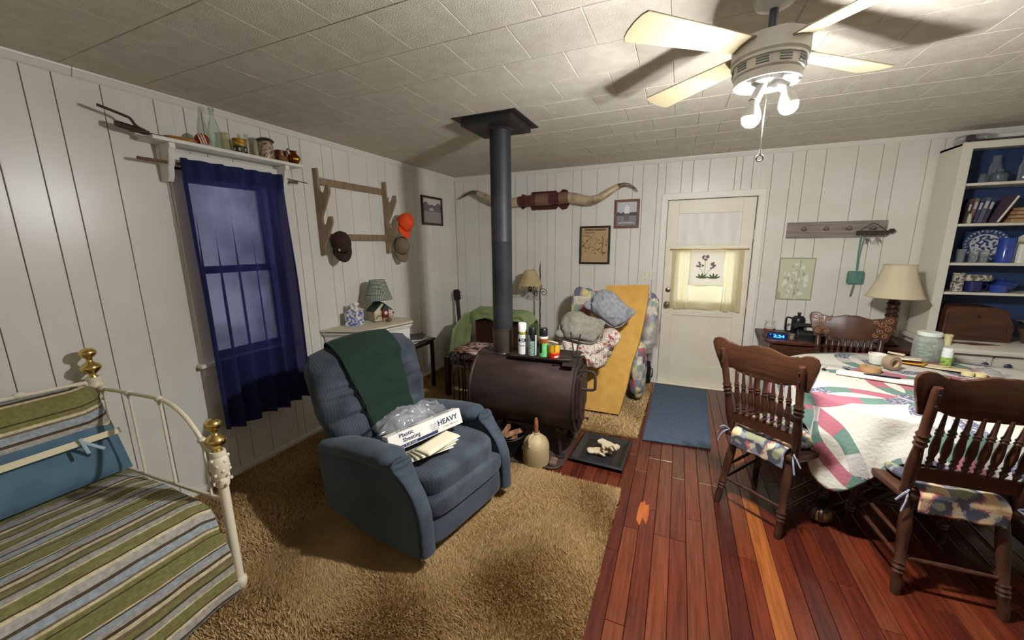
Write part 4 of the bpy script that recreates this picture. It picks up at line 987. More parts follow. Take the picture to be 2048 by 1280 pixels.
# ------------------------------------------------------------------ barrel stove
SX0, SX1, SY, SZ, SR = -1.43, -.615, 2.70, .465, .282
ST = thing('barrel_stove', 'brown-black barrel wood stove on legs with a flat cooking plate', 'stove', ((SX0+SX1)/2, SY, 0), math.radians(2.5))
M_stove = mat('stove_steel', srgb(58, 44, 42), .5, .35, col2=srgb(82, 66, 62), nscale=5, nstretch=(.7, 2, 2), ndetail=6, nramp=(.45, .75), bump=.1, bscale=40)
M_stoved = mat('stove_cast', srgb(44, 34, 33), .55, .35, col2=srgb(60, 48, 45), nscale=14, bump=.15, bscale=60)
HL = (SX1-SX0)/2
mx = Matrix.Translation((0, 0, SZ)) @ Matrix.Rotation(PI/2, 4, 'Y')
MB().lathe([(0, -HL+.02), (SR-.02, -HL+.02), (SR-.012, -HL), (SR+.006, -HL), (SR+.006, -HL+.014), (SR, -HL+.02), (SR, -HL*.5), (SR, 0), (SR, HL*.5), (SR, HL-.02)], n=56, m=mx).build('barrel', M_stove, ST)
MB().lathe([(SR, HL-.02), (SR+.007, HL-.014), (SR+.007, HL), (SR-.012, HL), (SR-.02, HL-.014), (0, HL-.014)], n=56, m=mx).build('end_cap', M_stoved, ST)
# loading door on the right end: frame, door, air gate, handle
MB().box((HL-.004, .0, SZ+.02), (.022, .33, .33), .006).build('door_frame', M_stoved, ST, 0)
MB().box((HL+.012, .0, SZ+.02), (.02, .28, .28), .006).build('fire_door', M_stoved, ST, 0)
MB().box((HL+.006, -.02, SZ-.185), (.022, .17, .11), .005).build('ash_gate', M_stoved, ST, 0)
MB().box((HL+.02, -.02, SZ-.185), (.012, .11, .055), .003).build('air_damper', M_stove, ST, 0)
MB().cyl((HL+.02, -.02, SZ-.185), (HL+.06, -.02, SZ-.185), .005, n=8).ball((HL+.06, -.02, SZ-.185), .011).build('damper_knob', M_stoved, ST)
MB().tube(catmull([(HL+.005, -.10, SZ+.215), (HL+.08, -.105, SZ+.218), (HL+.115, -.105, SZ+.20), (HL+.12, -.105, SZ+.11), (HL+.105, -.105, SZ+.08), (HL+.005, -.10, SZ+.075)], 5), .0105, 8).build('door_handle', M_stove, ST)
for zz in (.12, -.08): MB().cyl((HL+.008, .15, SZ+zz-.03), (HL+.008, .15, SZ+zz+.03), .01, n=10).build('hinge', M_stoved, ST)
# legs
for sx in (-1, 1):
    MB().prism([(-.20, .26), (-.16, .2), (0, .18), (.16, .2), (.20, .26), (.20, .225), (.14, .165), (-.14, .165), (-.2, .225)], .03, Matrix.Translation((sx*(HL-.13), 0, .0)) @ face_m((0, 0, 0), (0, 1, 0), (0, 0, 1))).build('cradle', M_stoved, ST, 0)
    for sy in (-1, 1):
        MB().tube([(sx*(HL-.13), sy*.15, .22), (sx*(HL-.12), sy*.165, .1), (sx*(HL-.11), sy*.175, .024)], [.02, .016, .017], 8).build('leg', M_stoved, ST)
        MB().lathe([(0, 0), (.034, 0), (.034, .01), (.016, .018), (0, .018)], n=14, m=Matrix.Translation((sx*(HL-.11), sy*.175, .0165))).build('foot', M_stoved, ST)
# cooking plate, with a lid lifter flap at the front
PZ = .765
MB().box((.140, -.015, PZ-.008), (.505, .27, .012), .003).build('cook_plate', M_stoved, ST, 0)
MB().box((.10, -.1, PZ-.03), (.52, .012, .05)).box((.10, .09, PZ-.03), (.52, .012, .05)).build('plate_bracket', M_stoved, ST, 0)['kind'] = 'stuff'
MB().box((.345, -.165, PZ-.02), (.085, .06, .004), 0, Matrix.Rotation(.5, 4, 'X')).build('plate_flap', M_stoved, ST, 0)
# pipe: collar, pipe, ceiling box
M_pipe = mat('stove_pipe', srgb(44, 45, 50), .5, .3, col2=srgb(66, 66, 72), nscale=4, nstretch=(1, 1, .8), ndetail=5, nramp=(.45, .7), bump=.05, bscale=20)
M_flue = mat('flue_collar', srgb(70, 58, 54), .4, .7, col2=srgb(110, 98, 90), nscale=7, nstretch=(1.6, 1.6, .5), ndetail=6)
fp = thing('stovepipe', 'black stovepipe rising from the stove to a square ceiling box', 'stovepipe', (-1.243, 2.685, 0))
MB().lathe([(.088, .70), (.088, .742), (.082, .75), (.082, .925), (.086, .93), (.086, .938)], n=36).build('collar', M_flue, fp)
MB().lathe([(.0775, .92), (.0775, 1.60), (.0785, 1.602), (.0785, 1.612), (.0775, 1.614), (.0775, 2.41)], n=36).build('pipe', M_pipe, fp)
MB().box((-.02, -.01, ZC-.004), (.475, .455, .008), .002).build('ceiling_plate', M_black, fp, 0)
MB().box((-.02, -.01, ZC-.028), (.385, .365, .042), .003).build('support_box', M_black, fp, 0)
MB().lathe([(.0775, ZC-.06), (.088, ZC-.055), (.092, ZC-.049)], n=36).build('trim_ring', M_black, fp)

# things on the cooking plate
PT = PZ+.0
def put(x, y): return (x, y, PT)
def can_body(prof, colfn, t, name='can_body'):
    MB().lathe(prof, n=48).build(name, mat('printed_can', (1, 1, 1), .3, .1, attr='Col'), t, colfn=colfn)
def rng_prof(r, z0, z1, n): return [(r, lerp(z0, z1, i/n)) for i in range(n+1)]
G_ = 'cans on the stove plate'
TV = lambda x, y: math.atan2(-y, -x)      # angle from an item back to the viewer
def vcan(label, x, y, r, h, cap, capmat, colfn, cap_h):
    t = thing('spray_can', label, 'spray can', put(x, y), TV(x, y), G_)
    can_body([(0, 0), (r-.003, 0)]+rng_prof(r, .003, h-.012, 44)+[(r-.004, h-.004), (r-.012, h)], colfn, t)
    MB().lathe([(cap, h-.012), (cap, h+cap_h-.006), (cap-.004, h+cap_h), (cap-.01, h+cap_h-.002), (0, h+cap_h-.003)], n=28).build('cap', capmat, t)
    return t
def ctext(t, body, z, size, width, m, r, off=0., name='can_lettering'):
    """lettering wrapped onto a can, facing the viewer"""
    cu_m = Matrix.Translation((0, 0, 0)); o = text(name, body, size, m, t, cu_m, width=width, bold=.0004)
    for v in o.data.vertices:
        a = off+v.co.x/r; rr_ = r+.0006+max(0, v.co.z)*.3
        v.co = Vector((rr_*math.cos(a), rr_*math.sin(a), z+v.co.y))
    return o
ang = lambda co: math.atan2(co.y, co.x)
M_yel = mat('ink_yellow', srgb(232, 216, 40), .5); M_inkb = mat('ink_black', srgb(30, 30, 34), .5); M_inkw = mat('ink_white', srgb(236, 236, 230), .5)
def c1(co):
    if .155 < co.z < .182: return srgb(26, 26, 24)
    if .097 < co.z < .125 and abs(ang(co)) < .95: return srgb(40, 42, 66)
    return srgb(228, 228, 224)
c = vcan('tall white spray can with a yellow-lettered black band', -1.048, 2.605, .033, .185, .0315, mat('cap_white', srgb(236, 236, 232), .4), c1, .055)
ctext(c, 'FREE', .168, .024, .05, M_yel, .033, .15); ctext(c, '2X', .111, .026, .036, M_inkw, .033); ctext(c, 'GLOSS', .07, .014, .036, M_inkb, .033)
def c2(co):
    a = ang(co)
    if a > .75: return srgb(216, 218, 214)
    if co.z > .115 and a > -.2 - (co.z-.115)*14: return srgb(28, 30, 30)
    if co.z > .145: return srgb(200, 204, 196)
    if a > .3: return srgb(40, 120, 94)
    return srgb(168, 180, 172) if nz(a*9, co.z*90) > -.1 else srgb(96, 112, 104)
c = vcan('black-capped spray can with a green and black label', -.963, 2.595, .033, .165, .031, M_blackpl, c2, .05)
def c3(co):
    a = ang(co)
    if co.z > .138: return srgb(226, 224, 216)
    if .105 < co.z <= .138: return srgb(164, 92, 46) if nz(a*14, co.z*160) > -.2 else srgb(82, 40, 24)
    if a < -.35 and .03 < co.z: return srgb(26, 40, 28)
    return srgb(104, 190, 112) if nz(a*6, co.z*60) > -.25 else srgb(150, 214, 150)
c = vcan('black-capped spray can with a bright green label', -.875, 2.595, .033, .163, .031, M_blackpl, c3, .05)
t = thing('paint_tin', 'small yellow and red tin with a brush lying on its lid', 'tin', put(-.795, 2.60), TV(-.8, 2.6), G_)
def c4(co):
    if co.z < .036: return srgb(226, 214, 204) if (co.z > .008 and co.z < .022 and .0 < ang(co) < .8) else srgb(190, 36, 26)
    if co.z < .048: return srgb(214, 110, 30)
    return srgb(222, 172, 40) if abs(ang(co)-.1) > .12 else srgb(120, 96, 30)
can_body([(0, 0)]+rng_prof(.042, .001, .092, 30)+[(.044, .094), (.044, .1), (.040, .1)], c4, t, 'tin_body')
MB().lathe([(.040, .099), (.034, .094), (0, .094)], n=28).build('lid', M_chrome, t)
t2 = thing('paint_brush', 'small cream-handled brush resting on the yellow tin', 'brush', put(-.795, 2.60))
t2.location.z = PT+.104
MB().tube(catmull([(-.06, .01, .008), (-.02, .005, .012), (.03, -.005, .004)], 5), [.004]*5+[.006]*5+[.007], 8).build('handle', mat('brush_handle', srgb(214, 204, 172), .5), t2)
MB().box((.045, -.008, .002), (.03, .014, .008), .002).build('bristle', mat('bristle', srgb(60, 50, 36), .9), t2)
t = thing('lid_lifter', 'bent black iron stove tool standing at the plate end', 'tool', put(-.68, 2.68))
MB().tube([(-.02, .03, .17), (.0, .01, .08), (.02, -.01, .006)], .006, 6).build('bar', M_black, t)
MB().tube([(.05, .04, .16), (.04, .01, .08), (.03, -.01, .006)], .006, 6).build('bar', M_black, t)
MB().box((.02, -.01, .004), (.05, .04, .008), .002).build('foot', M_black, t)
t = thing('trivet', 'flat rusty iron trivet on the stove plate', 'trivet', put(-.71, 2.575), .3)
MB().tube([(-.05, -.03, .006), (.04, -.035, .006), (.05, .03, .006), (-.04, .035, .006)], .006, 6, close=True).build('ring', M_rust, t)
MB().box((0, 0, .004), (.09, .012, .006), .001).build('crossbar', M_rust, t)

# ------------------------------------------------------------------ hearth pad and what stands on it
t = thing('hearth_pad', 'dark metal hearth pad under the wood stove', 'hearth pad', (-1.06, 2.66, 0))
hp = [(-.46, -.325), (.31, -.295), (.362, -.27), (.385, -.22), (.385, .35), (-.46, .35)]
M_hearth = mat('hearth_metal', srgb(66, 56, 50), .5, .3, col2=srgb(84, 72, 64), nscale=6, ndetail=5)
MB().prism(hp, .014, Matrix.Translation((0, 0, .008)), .004).build('pad', M_hearth, t, 0)
MB().tube([(x_, y_, .014) for x_, y_ in hp], .006, 6, close=True).build('rolled_edge', M_hearth, t)
tag(MB().box((-.738, 2.428, .0305), (.05, .085, .028), .004, rotm(0, 0, .1)).build('fire_brick', mat('firebrick', srgb(120, 98, 80), .9, col2=srgb(96, 78, 64), nscale=18, bump=.3, bscale=60)), 'loose tan firebrick lying beside the stove leg', 'brick')
HZ = .018
t = thing('stoneware_jug', 'tan stoneware jug with a corn-cob stopper on the hearth', 'jug', (-.862, 2.40, HZ))
M_jug = mat('stoneware', srgb(180, 163, 124), .5, col2=srgb(156, 136, 98), nscale=6, ndetail=5)
MB().lathe([(0, 0), (.088, 0), (.095, .008), (.096, .03), (.096, .13), (.092, .155), (.078, .183), (.054, .204), (.03, .215), (.024, .222), (.026, .236), (.022, .238), (.018, .222)], n=40).build('body', M_jug, t)
MB().tube(catmull([(-.012, -.028, .226), (-.02, -.062, .222), (-.024, -.08, .2), (-.024, -.082, .172), (-.022, -.086, .155)], 6), .0095, 8).build('handle', M_jug, t)
MB().lathe([(0, .22), (.014, .22), (.016, .25), (.0165, .30), (.013, .335), (.007, .345), (0, .346)], n=14).build('stopper', mat('corncob', srgb(150, 96, 62), .8, col2=srgb(126, 74, 46), nscale=60, bump=.5, bscale=150), t)
t = thing('coal_bucket', 'black iron bucket holding kindling under the stove', 'bucket', (-1.10, 2.46, HZ))
MB().lathe([(0, .004), (.085, .004), (.09, .01), (.125, .16), (.13, .165), (.128, .168), (.120, .16), (.086, .014), (0, .012)], n=32).build('body', M_black, t)
MB().tube([(.128*math.cos(a), .128*math.sin(a)-.0, .165-.03*math.sin(a*.5)) for a in [PI+PI*i/12 for i in range(13)]], .004, 6).build('bail', M_black, t)
M_bark = mat('split_wood', srgb(186, 140, 98), .85, col2=srgb(120, 84, 58), nscale=14, nstretch=(3, 3, .6), bump=.3, bscale=50)
for k, (x_, y_, a, b, lab) in enumerate(((-.02, .0, .5, .4, 'pale split stick on top of the bucket kindling'), (.03, .02, -.6, .9, 'split stick crossing the kindling in the bucket'), (-.01, -.03, .3, 1.7, 'short split stick at the front of the bucket'))):
    t = thing('kindling', lab, 'firewood', (-1.10+x_, 2.46+y_, HZ+.118+.037*k), 0, 'kindling in the bucket', rot=(a*.15, .12*a, b))
    MB().prism([(-.02, -.012), (.02, -.014), (.012, .012), (-.012, .014)], .16, Matrix.Rotation(PI/2, 4, 'Y'), .003).build('split', M_bark, t, 0)
    MB().box((0, -.004, -.016), (.15, .022, .004), .001).build('bark', M_dark, t, 0)
# black tray with work gloves
t = thing('boot_tray', 'square black plastic tray with raised rim beside the hearth', 'tray', (-.446, 2.735, .002), math.radians(-3))
M_tray = mat('tray_black', srgb(34, 35, 36), .4)
def tray(u, v):
    x_, y_ = (u-.5)*2, (v-.5)*2; e = max(abs(x_), abs(y_))
    z_ = .008 if e < .72 else (lerp(.008, .034, (e-.72)/.2) if e < .92 else lerp(.034, .026, (e-.92)/.08))
    return Vector((x_*.195, y_*.225, z_))
gridmesh('pan', tray, 50, 50, M_tray, t, smooth=40, solid=.004)
MB().box((0, 0, .0025), (.27, .31, .005)).build('underside', M_tray, t, 0)
MB().box((0, 0, .011), (.20, .24, .003), .001).build('inner_panel', M_tray, t, 0)
M_glove = mat('glove_cotton', srgb(206, 190, 160), .95, col2=srgb(184, 164, 132), nscale=14, bump=.3, bscale=120)
def glove(label, loc, rz):
    t = thing('work_glove', label, 'glove', loc, rz, 'gloves on the black tray')
    gridmesh('palm', puff(0, 0, .016, .052, .042, .014, 3), 24, 12, M_glove, t)
    gridmesh('cuff', puff(-.06, .004, .015, .032, .036, .013, 3), 20, 10, M_glove, t)
    for k, (y_, L, cz) in enumerate(((-.032, .05, .01), (-.012, .062, .02), (.010, .058, .016), (.030, .045, .008))):
        MB().tube(catmull([(.035, y_*.8, .016), (.035+L*.5, y_*1.1, .018+cz), (.035+L, y_*1.3, .014+cz*.3)], 4), [.010]*4+[.0105]*4+[.006], 8).build('finger', M_glove, t, 60)
    MB().tube(catmull([(-.01, -.035, .016), (.005, -.062, .026), (.03, -.075, .016)], 4), [.011]*4+[.010]*4+[.006], 8).build('thumb', M_glove, t, 60)
glove('crumpled cream work glove lying lower on the tray', (-.46, 2.70, .017), .35)
glove('cream work glove thrown on top of the other glove', (-.40, 2.725, .066), -.55)

# fire tools
t = thing('fire_tool_stand', 'black iron stand of fireplace tools behind the stove', 'fire tools', (-1.70, 2.80, .02))
MB().lathe([(0, 0), (.09, 0), (.09, .012), (.02, .02), (0, .02)], n=20).build('base', M_black, t)
MB().cyl((0, 0, .01), (0, 0, .55), .008, n=8).build('stem', M_black, t)
MB().box((0, 0, .50), (.20, .02, .012), .003).build('cross_arm', mat('worn_arm', srgb(110, 96, 84), .5, .4), t)
for k, x_ in enumerate((-.085, -.03, .035, .085)):
    MB().cyl((x_, -.02, .08), (x_, -.02, .58), .006, n=8).build('tool_rod', M_black, t)
    MB().ball((x_, -.02, .60), (.014, .014, .02), 10, 8).build('tool_grip', M_black, t)
MB().box((-.085, -.02, .10), (.06, .012, .1), .004).build('shovel_blade', M_black, t)
MB().lathe([(0, 0), (.03, 0), (.022, .10), (0, .11)], n=12, m=Matrix.Translation((.085, -.02, .05))).build('brush_head', M_dark, t)

# ------------------------------------------------------------------ chair in the corner under a green throw, guitar behind
t = thing('wooden_chair', 'dark maroon wooden chair half hidden behind the stove', 'chair', (-1.85, 3.45, .02), math.radians(-8))
for x_ in (-.27, .27):
    for y_ in (-.24, .24): MB().box((x_, y_, .21), (.05, .05, .42), .006).build('leg', M_dark, t)
MB().box((0, 0, .37), (.56, .52, .07), .01).build('seat', M_dark, t)
MB().prism([(-.30, .40), (-.36, .78), (-.30, .80), (.30, .80), (.36, .78), (.30, .40)], .05, face_m((0, .27, 0), (1, 0, 0), (0, .16, 1)), .006).build('backrest', M_dark, t, 0)
def floral(co):
    n_ = nz(co.x*30, co.y*30, co.z*30)
    return srgb(150, 40, 46) if n_ > .2 else (srgb(196, 180, 160) if n_ > -.05 else srgb(44, 34, 36))
t = thing('floral_cushion', 'dark floral seat cushion on the maroon wooden chair', 'cushion', (-1.85, 3.40, .43))
mb = MB(); mb.grid(puff(0, 0, .06, .25, .22, .06, 3.5), 60, 30, cu=True); mb.build('pad', mat('floral_cloth', (1, 1, 1), .9, attr='Col'), t, 180, colfn=floral)
MB().tube([(.25*math.copysign(abs(math.cos(a))**.6, math.cos(a)), .22*math.copysign(abs(math.sin(a))**.6, math.sin(a)), .06) for a in [2*PI*i/40 for i in range(40)]], .006, 6, close=True).build('piping', M_dark, t)
M_gthrow = mat('green_throw', srgb(132, 146, 98), .95, col2=srgb(116, 130, 84), nscale=9, bump=.15, bscale=150, sheen=.1)
t = thing('green_throw', 'light green throw spread over the maroon chair in the corner', 'blanket', (-1.85, 3.45, .02), math.radians(-8))
def gth(u, v):                            # over the back from front to rear; hangs lower on the left
    x_ = lerp(-.43, .42, u); ed = max(0, abs(x_)-.33)
    if v < .45:
        k = v/.45; z_ = lerp(.665+.10*sm(-.2, -.45, x_)*0, .83, k); y_ = .305-.09+.04*(1-k)*0
        z_ = .83-(1-k)*(.10+.02*math.sin(u*14)); y_ = .30+.16*(z_-.7)
    else:
        k = (v-.45)/.55; z_ = .83+.02*math.sin(PI*min(1, k*4))-.5*max(0, k-.15); y_ = .40+.10*min(1, k*5)+.06*k
    z_ -= ed*1.1; return Vector((x_+.01*nz(v*7, u*5), y_+.02*nz(u*8, v*5)-.02, z_+.018*nz(u*5, v*4+7)))
gridmesh('cloth', gth, 60, 50, M_gthrow, t, solid=.01)
def gth2(u, v):                           # the fold that falls down the left side to the floor
    k = v; y_ = lerp(-.02, .34, u)
    return Vector((-.37-.10*math.sin(PI*u)*k-.05*k+.03*math.sin(u*12)*k, y_-.10*k*(1-u), lerp(.80 if u > .6 else lerp(.66, .80, u/.6), .10+.12*u, k)))
gridmesh('side_fall', gth2, 30, 30, M_gthrow, t, solid=.01)
t = thing('guitar', 'dark guitar leaning in the corner behind the green throw', 'guitar', (-2.50, 4.17, .045), 0, rot=(math.radians(-13), math.radians(-6), math.radians(20)))
M_gt = mat('guitar_top', srgb(150, 96, 48), .3, col2=srgb(110, 62, 30), nscale=6, nstretch=(6, 1, .5))
bd = [(.0, .0), (.12, .01), (.18, .07), (.19, .14), (.15, .22), (.12, .27), (.13, .34), (.12, .41), (.06, .455), (0, .46)]
bd = bd+[(-x_, y_) for x_, y_ in bd[-2:0:-1]]
FMg = lambda y_: face_m((0, y_, 0), (1, 0, 0), (0, 0, 1))
MB().prism(bd, .09, FMg(0), .006, 2).build('body', M_dark, t, 0)
MB().prism([(x_*.97, .005+y_*.98) for x_, y_ in bd], .004, FMg(-.046)).build('sound_board', M_gt, t, 0)
MB().box((0, -.05, .60), (.048, .022, .48), .004).build('neck', M_dark, t)
MB().box((0, -.064, .55), (.046, .006, .56), .001).build('fingerboard', mat('ebony', srgb(34, 26, 24), .4), t, 0)
for k in range(14): MB().box((0, -.068, .82-.026*k*(1-.012*k)), (.045, .002, .0014)).build('fret', mat('fret_dull', srgb(120, 112, 96), .5, .6), t, 0)
for k in range(6): MB().cyl((-.018+.0072*k, -.0705, .12), (-.018+.0072*k, -.0705, .86), .0004, n=4).build('string', MATS['fret_dull'], t, 0)
MB().prism([(-.03, 0), (.03, 0), (.044, .03), (.044, .12), (.03, .145), (-.03, .145), (-.044, .12), (-.044, .03)], .018, face_m((0, -.048, .84), (1, 0, 0), (0, -.15, 1)), .003).build('headstock', M_blackpl, t, 0)
for k in range(6):
    s_ = -1 if k % 2 else 1; z_ = .87+.035*(k//2)
    MB().cyl((s_*.04, -.055, z_), (s_*.058, -.055, z_), .004, n=8).ball((s_*.064, -.055, z_), (.010, .006, .008), 10, 6).build('tuning_peg', M_chrome, t)
# ------------------------------------------------------------------ heap beside the door: foam, pillows, quilts
fo = thing('foam_mattress', 'mustard yellow foam mattress slab leaning beside the door', 'foam mattress', (-.5, 3.6, .03))
R_ = [Vector(p) for p in ((-.411, 3.376, .013), (-.365, 3.46, .24), (-.336, 3.55, .449), (-.288, 3.68, .662), (-.253, 3.83, .956), (-.252, 3.95, 1.152))]
RR = catmull(R_, 6); FO = Vector((-.5, 3.6, 0))
def foam(u, v, w_):                       # u up the slab, v across, w_ through the thickness
    f = u*(len(RR)-1); i = min(int(f), len(RR)-2); p = RR[i].lerp(RR[i+1], f-i)
    wd = lerp(.50, .41, u)
    d = (RR[min(i+2, len(RR)-1)]-RR[max(i-1, 0)]).normalized(); n_ = Vector((0, d.z, -d.y)).normalized()
    return p+Vector((-wd*v, 0, -.02*v*u))+n_*(w_*.075)-FO
mb = MB()
mb.grid(lambda u, v: foam(u, v, 0), 30, 12); mb.grid(lambda u, v: foam(u, v, 1), 30, 12)
mb.grid(lambda u, v: foam(u, 0, v), 30, 2); mb.grid(lambda u, v: foam(u, 1, v), 30, 2); mb.grid(lambda u, v: foam(0, u, v), 12, 2); mb.grid(lambda u, v: foam(1, u, v), 12, 2)
bmesh.ops.remove_doubles(mb.bm, verts=mb.bm.verts[:], dist=.0005)
mb.build('slab', mat('foam_yellow', srgb(202, 158, 80), .95, col2=srgb(190, 146, 70), nscale=12, bump=.25, bscale=160), fo, 40)
t = thing('blanket_chest', 'brown chest mostly hidden behind the stove under the quilts', 'chest', (-1.11, 3.50, .02))
MB().box((0, 0, .20), (.34, .40, .40), .01).build('body', M_dark, t); MB().box((0, 0, .421), (.36, .42, .04), .01).build('lid', M_dark, t)
def patches(cols, sc_, seed):
    def f(co):
        k = (math.floor(co.x*sc_+.13)*7+math.floor(co.z*sc_+.4)*13+math.floor(co.y*sc_+.3)*5+seed) % len(cols)
        n_ = nz(co.x*70, co.y*70, co.z*70); c_ = cols[int(k)]
        return tuple(x_*(1+.5*n_) for x_ in c_)
    return f
def printq(co):
    a = (co.x*62+co.y*8) % 1; b = (co.z*62+co.y*40) % 1; n_ = nz(co.x*34, co.y*34, co.z*34)
    if n_ > .36: return srgb(158, 66, 66)
    return srgb(106, 92, 90) if a < .5 and b < .5 else srgb(210, 200, 184)
M_print = mat('printed_cotton', (1, 1, 1), .95, attr='Col', bump=.15, bscale=120)
def lumpy(name, parent, c, d, n, seed, colfn, material=None, nu=70, nv=40, amp=.12, rot=None, fr=7.):
    base = puff(0, 0, 0, *d, n); mb = MB(); rm = rot or Matrix.Identity(4)
    def fn(u, v):
        p = base(u, v); k = 1+amp*nz(p.x*fr+seed, p.y*fr, p.z*fr)+amp*.5*nz(p.x*fr*2.4, p.y*fr*2.4+seed, p.z*fr*2.4)
        return rm @ (p*k)+Vector(c)
    mb.grid(fn, nu, nv, cu=True)
    return mb.build(name, material or M_print, parent, 180, colfn=colfn)
t = thing('printed_quilt', 'crumpled red and cream print quilt under the grey pillows', 'quilt', (-.78, 3.40, .515))
lumpy('bundle', t, (.0, -.02, .11), (.27, .20, .125), 2.6, 3, printq, amp=.25, nu=150, nv=80)
lumpy('fold', t, (.20, -.02, .20), (.15, .10, .075), 2.4, 8, printq, amp=.3, rot=rotm(.3, -.7, .2), nu=110, nv=60)
lumpy('fold', t, (-.04, -.16, .05), (.22, .09, .09), 2.4, 12, printq, amp=.3, nu=130, nv=60)
M_denim = mat('grey_chambray', srgb(140, 142, 146), .95, col2=srgb(118, 120, 126), nscale=40, bump=.25, bscale=90)
M_linen = mat('grey_linen', srgb(142, 138, 126), .95, col2=srgb(124, 120, 108), nscale=30, bump=.25, bscale=90)
def pillow(name, label, loc, rot, d, m):
    t = thing(name, label, 'pillow', loc, 0, 'grey pillows on the heap by the door', rot=rot)
    def side(s_):
        def fn(u, v):
            x_, y_ = u*2-1, v*2-1; pin = 1-.10*(1-abs(x_))*abs(y_)**2*0
            e = (1-abs(x_)**3.2)*(1-abs(y_)**3.2); cx_ = 1-.11*(1-y_*y_); cy_ = 1-.11*(1-x_*x_)
            return Vector((x_*d[0]*(1-.1*(1-y_*y_)*abs(x_)), y_*d[1]*(1-.1*(1-x_*x_)*abs(y_)), s_*d[2]*max(0, e)**.55*(1+.25*nz(x_*3+s_, y_*3))))
        return fn
    lumpy('case', t, (0, 0, 0), d, 2.9, d[0]*50, None, m, amp=.16, fr=9.)
    MB().tube([(d[0]*1.0*math.copysign(abs(math.cos(a))**.69, math.cos(a)), d[1]*math.copysign(abs(math.sin(a))**.69, math.sin(a)), 0) for a in [2*PI*i/30 for i in range(30)]], .006, 6, close=True).build('seam', m, t)
    for sx, sy in ((-1, -1), (1, 1)): lumpy('corner_tuck', t, (sx*d[0]*.82, sy*d[1]*.82, 0), (.045, .04, .022), 2., 4., None, m, 20, 12)
pillow('grey_pillow', 'darker grey pillow lying in front on the print quilt', (-.765, 3.30, .845), (math.radians(48), math.radians(14), .1), (.185, .135, .085), M_linen)
pillow('grey_pillow', 'paler blue-grey pillow propped higher against the yellow foam', (-.545, 3.47, 1.005), (math.radians(58), math.radians(38), -.1), (.185, .125, .085), M_denim)
QC = [srgb(206, 196, 172), srgb(120, 130, 140), srgb(166, 92, 92), srgb(136, 156, 148), srgb(204, 188, 130), srgb(100, 100, 122), srgb(196, 186, 170), srgb(200, 192, 176)]
t = thing('patchwork_quilt', 'folded patchwork quilt standing behind the foam and pillows', 'quilt', (-.90, 4.05, .075))
lumpy('fold', t, (0, 0, .52), (.15, .09, .52), 5, 2, patches(QC, 11, 2), amp=.08, nu=80, nv=70)
lumpy('fold', t, (.10, .05, .53), (.12, .08, .5), 5, 5, patches(QC, 11, 4), amp=.08, nu=80, nv=70)
t = thing('quilt_bundle', 'bundle of patchwork quilts standing between the foam and the door', 'quilt', (-.29, 4.0, .075))
lumpy('bundle', t, (-.015, -.10, .27), (.075, .20, .27), 3.2, 21, patches(QC, 13, 3), amp=.2, nu=90, nv=60)
lumpy('bundle', t, (.055, .10, .70), (.08, .15, .28), 3, 33, patches(QC, 13, 5), amp=.25, nu=90, nv=60)
gridmesh('plastic_bag', lambda u, v: Vector((.06+(.095+.02*nz(u*5, v*4))*math.cos(2*PI*u)*math.sin(PI*min(1, .25+v*.75))**.5, .09+(.19+.03*nz(u*4+3, v*5))*math.sin(2*PI*u)*math.sin(PI*min(1, .25+v*.75))**.5, .42+.60*v+.02*nz(u*9, v*6))), 40, 24, glassy('bag_film', (.95, .94, .92), .75, .1), t)
t = thing('grey_board', 'dark grey panel leaning on the back wall behind the quilts', 'board', (-1.0, 4.42, .02))
MB().box((0, .03, .43), (.16, .02, .86), .004, rotm(-.05)).build('panel', mat('board_grey', srgb(124, 118, 112), .8), t)
MB().box((0, .012, .43), (.12, .006, .80), .002, rotm(-.05)).build('inset', mat('board_inset', srgb(110, 106, 100), .8), t)
t = thing('thermos_flask', 'black thermos bottle standing on the carpet beside the door casing', 'thermos', (-.245, 4.40, .022))
MB().lathe([(0, 0), (.036, 0), (.038, .006), (.038, .19), (.034, .205), (0, .206)], n=24).build('body', M_blackpl, t)
MB().lathe([(.030, .205), (.032, .21), (.032, .245), (.028, .25), (0, .25)], n=24).build('cap', M_black, t)
MB().tube(catmull([(.038, 0, .17), (.056, 0, .16), (.056, 0, .08), (.038, 0, .07)], 5), .005, 6).build('handle', M_blackpl, t)

# floor lamp with scalloped shade
lm = thing('floor_lamp', 'wrought-iron bridge floor lamp with a fringed cream shade', 'lamp', (-1.49, 4.28, .02))
M_wi = mat('wrought_iron', srgb(64, 46, 38), .5, .5)
MB().lathe([(0, 0), (.12, 0), (.12, .012), (.05, .03), (.014, .05), (0, .05)], n=24).build('base', M_wi, lm)
MB().tube([(.002*math.sin(i*1.3), .002*math.cos(i*1.3), .03+1.34*i/40) for i in range(41)], [.0075+.0018*(i % 2) for i in range(39)]+[.004, .001], 8).build('pole', M_wi, lm)
def spiral(c_, r0, r1, a0, turns, s_=1):
    return [(c_[0]+lerp(r0, r1, i/24)*math.cos(a0+s_*turns*2*PI*i/24), 0, c_[1]+lerp(r0, r1, i/24)*math.sin(a0+s_*turns*2*PI*i/24)) for i in range(25)]
for c_, r_, a0, tn_, s_ in (((.045, 1.0), .05, 2.6, 1.4, -1), ((-.045, .985), .035, .5, 1.3, 1), ((.01, 1.075), .022, 3., 1.2, -1), ((-.085, .99), .022, 0., 1.1, 1)):
    MB().tube(spiral(c_, r_, .008, a0, tn_, s_), .0042, 6).build('scroll', M_wi, lm)
MB().tube(catmull([(0, 0, 1.07), (-.04, -.01, 1.085), (-.08, -.02, 1.06), (-.115, -.025, 1.05)], 6), .005, 6).build('arm', M_wi, lm)
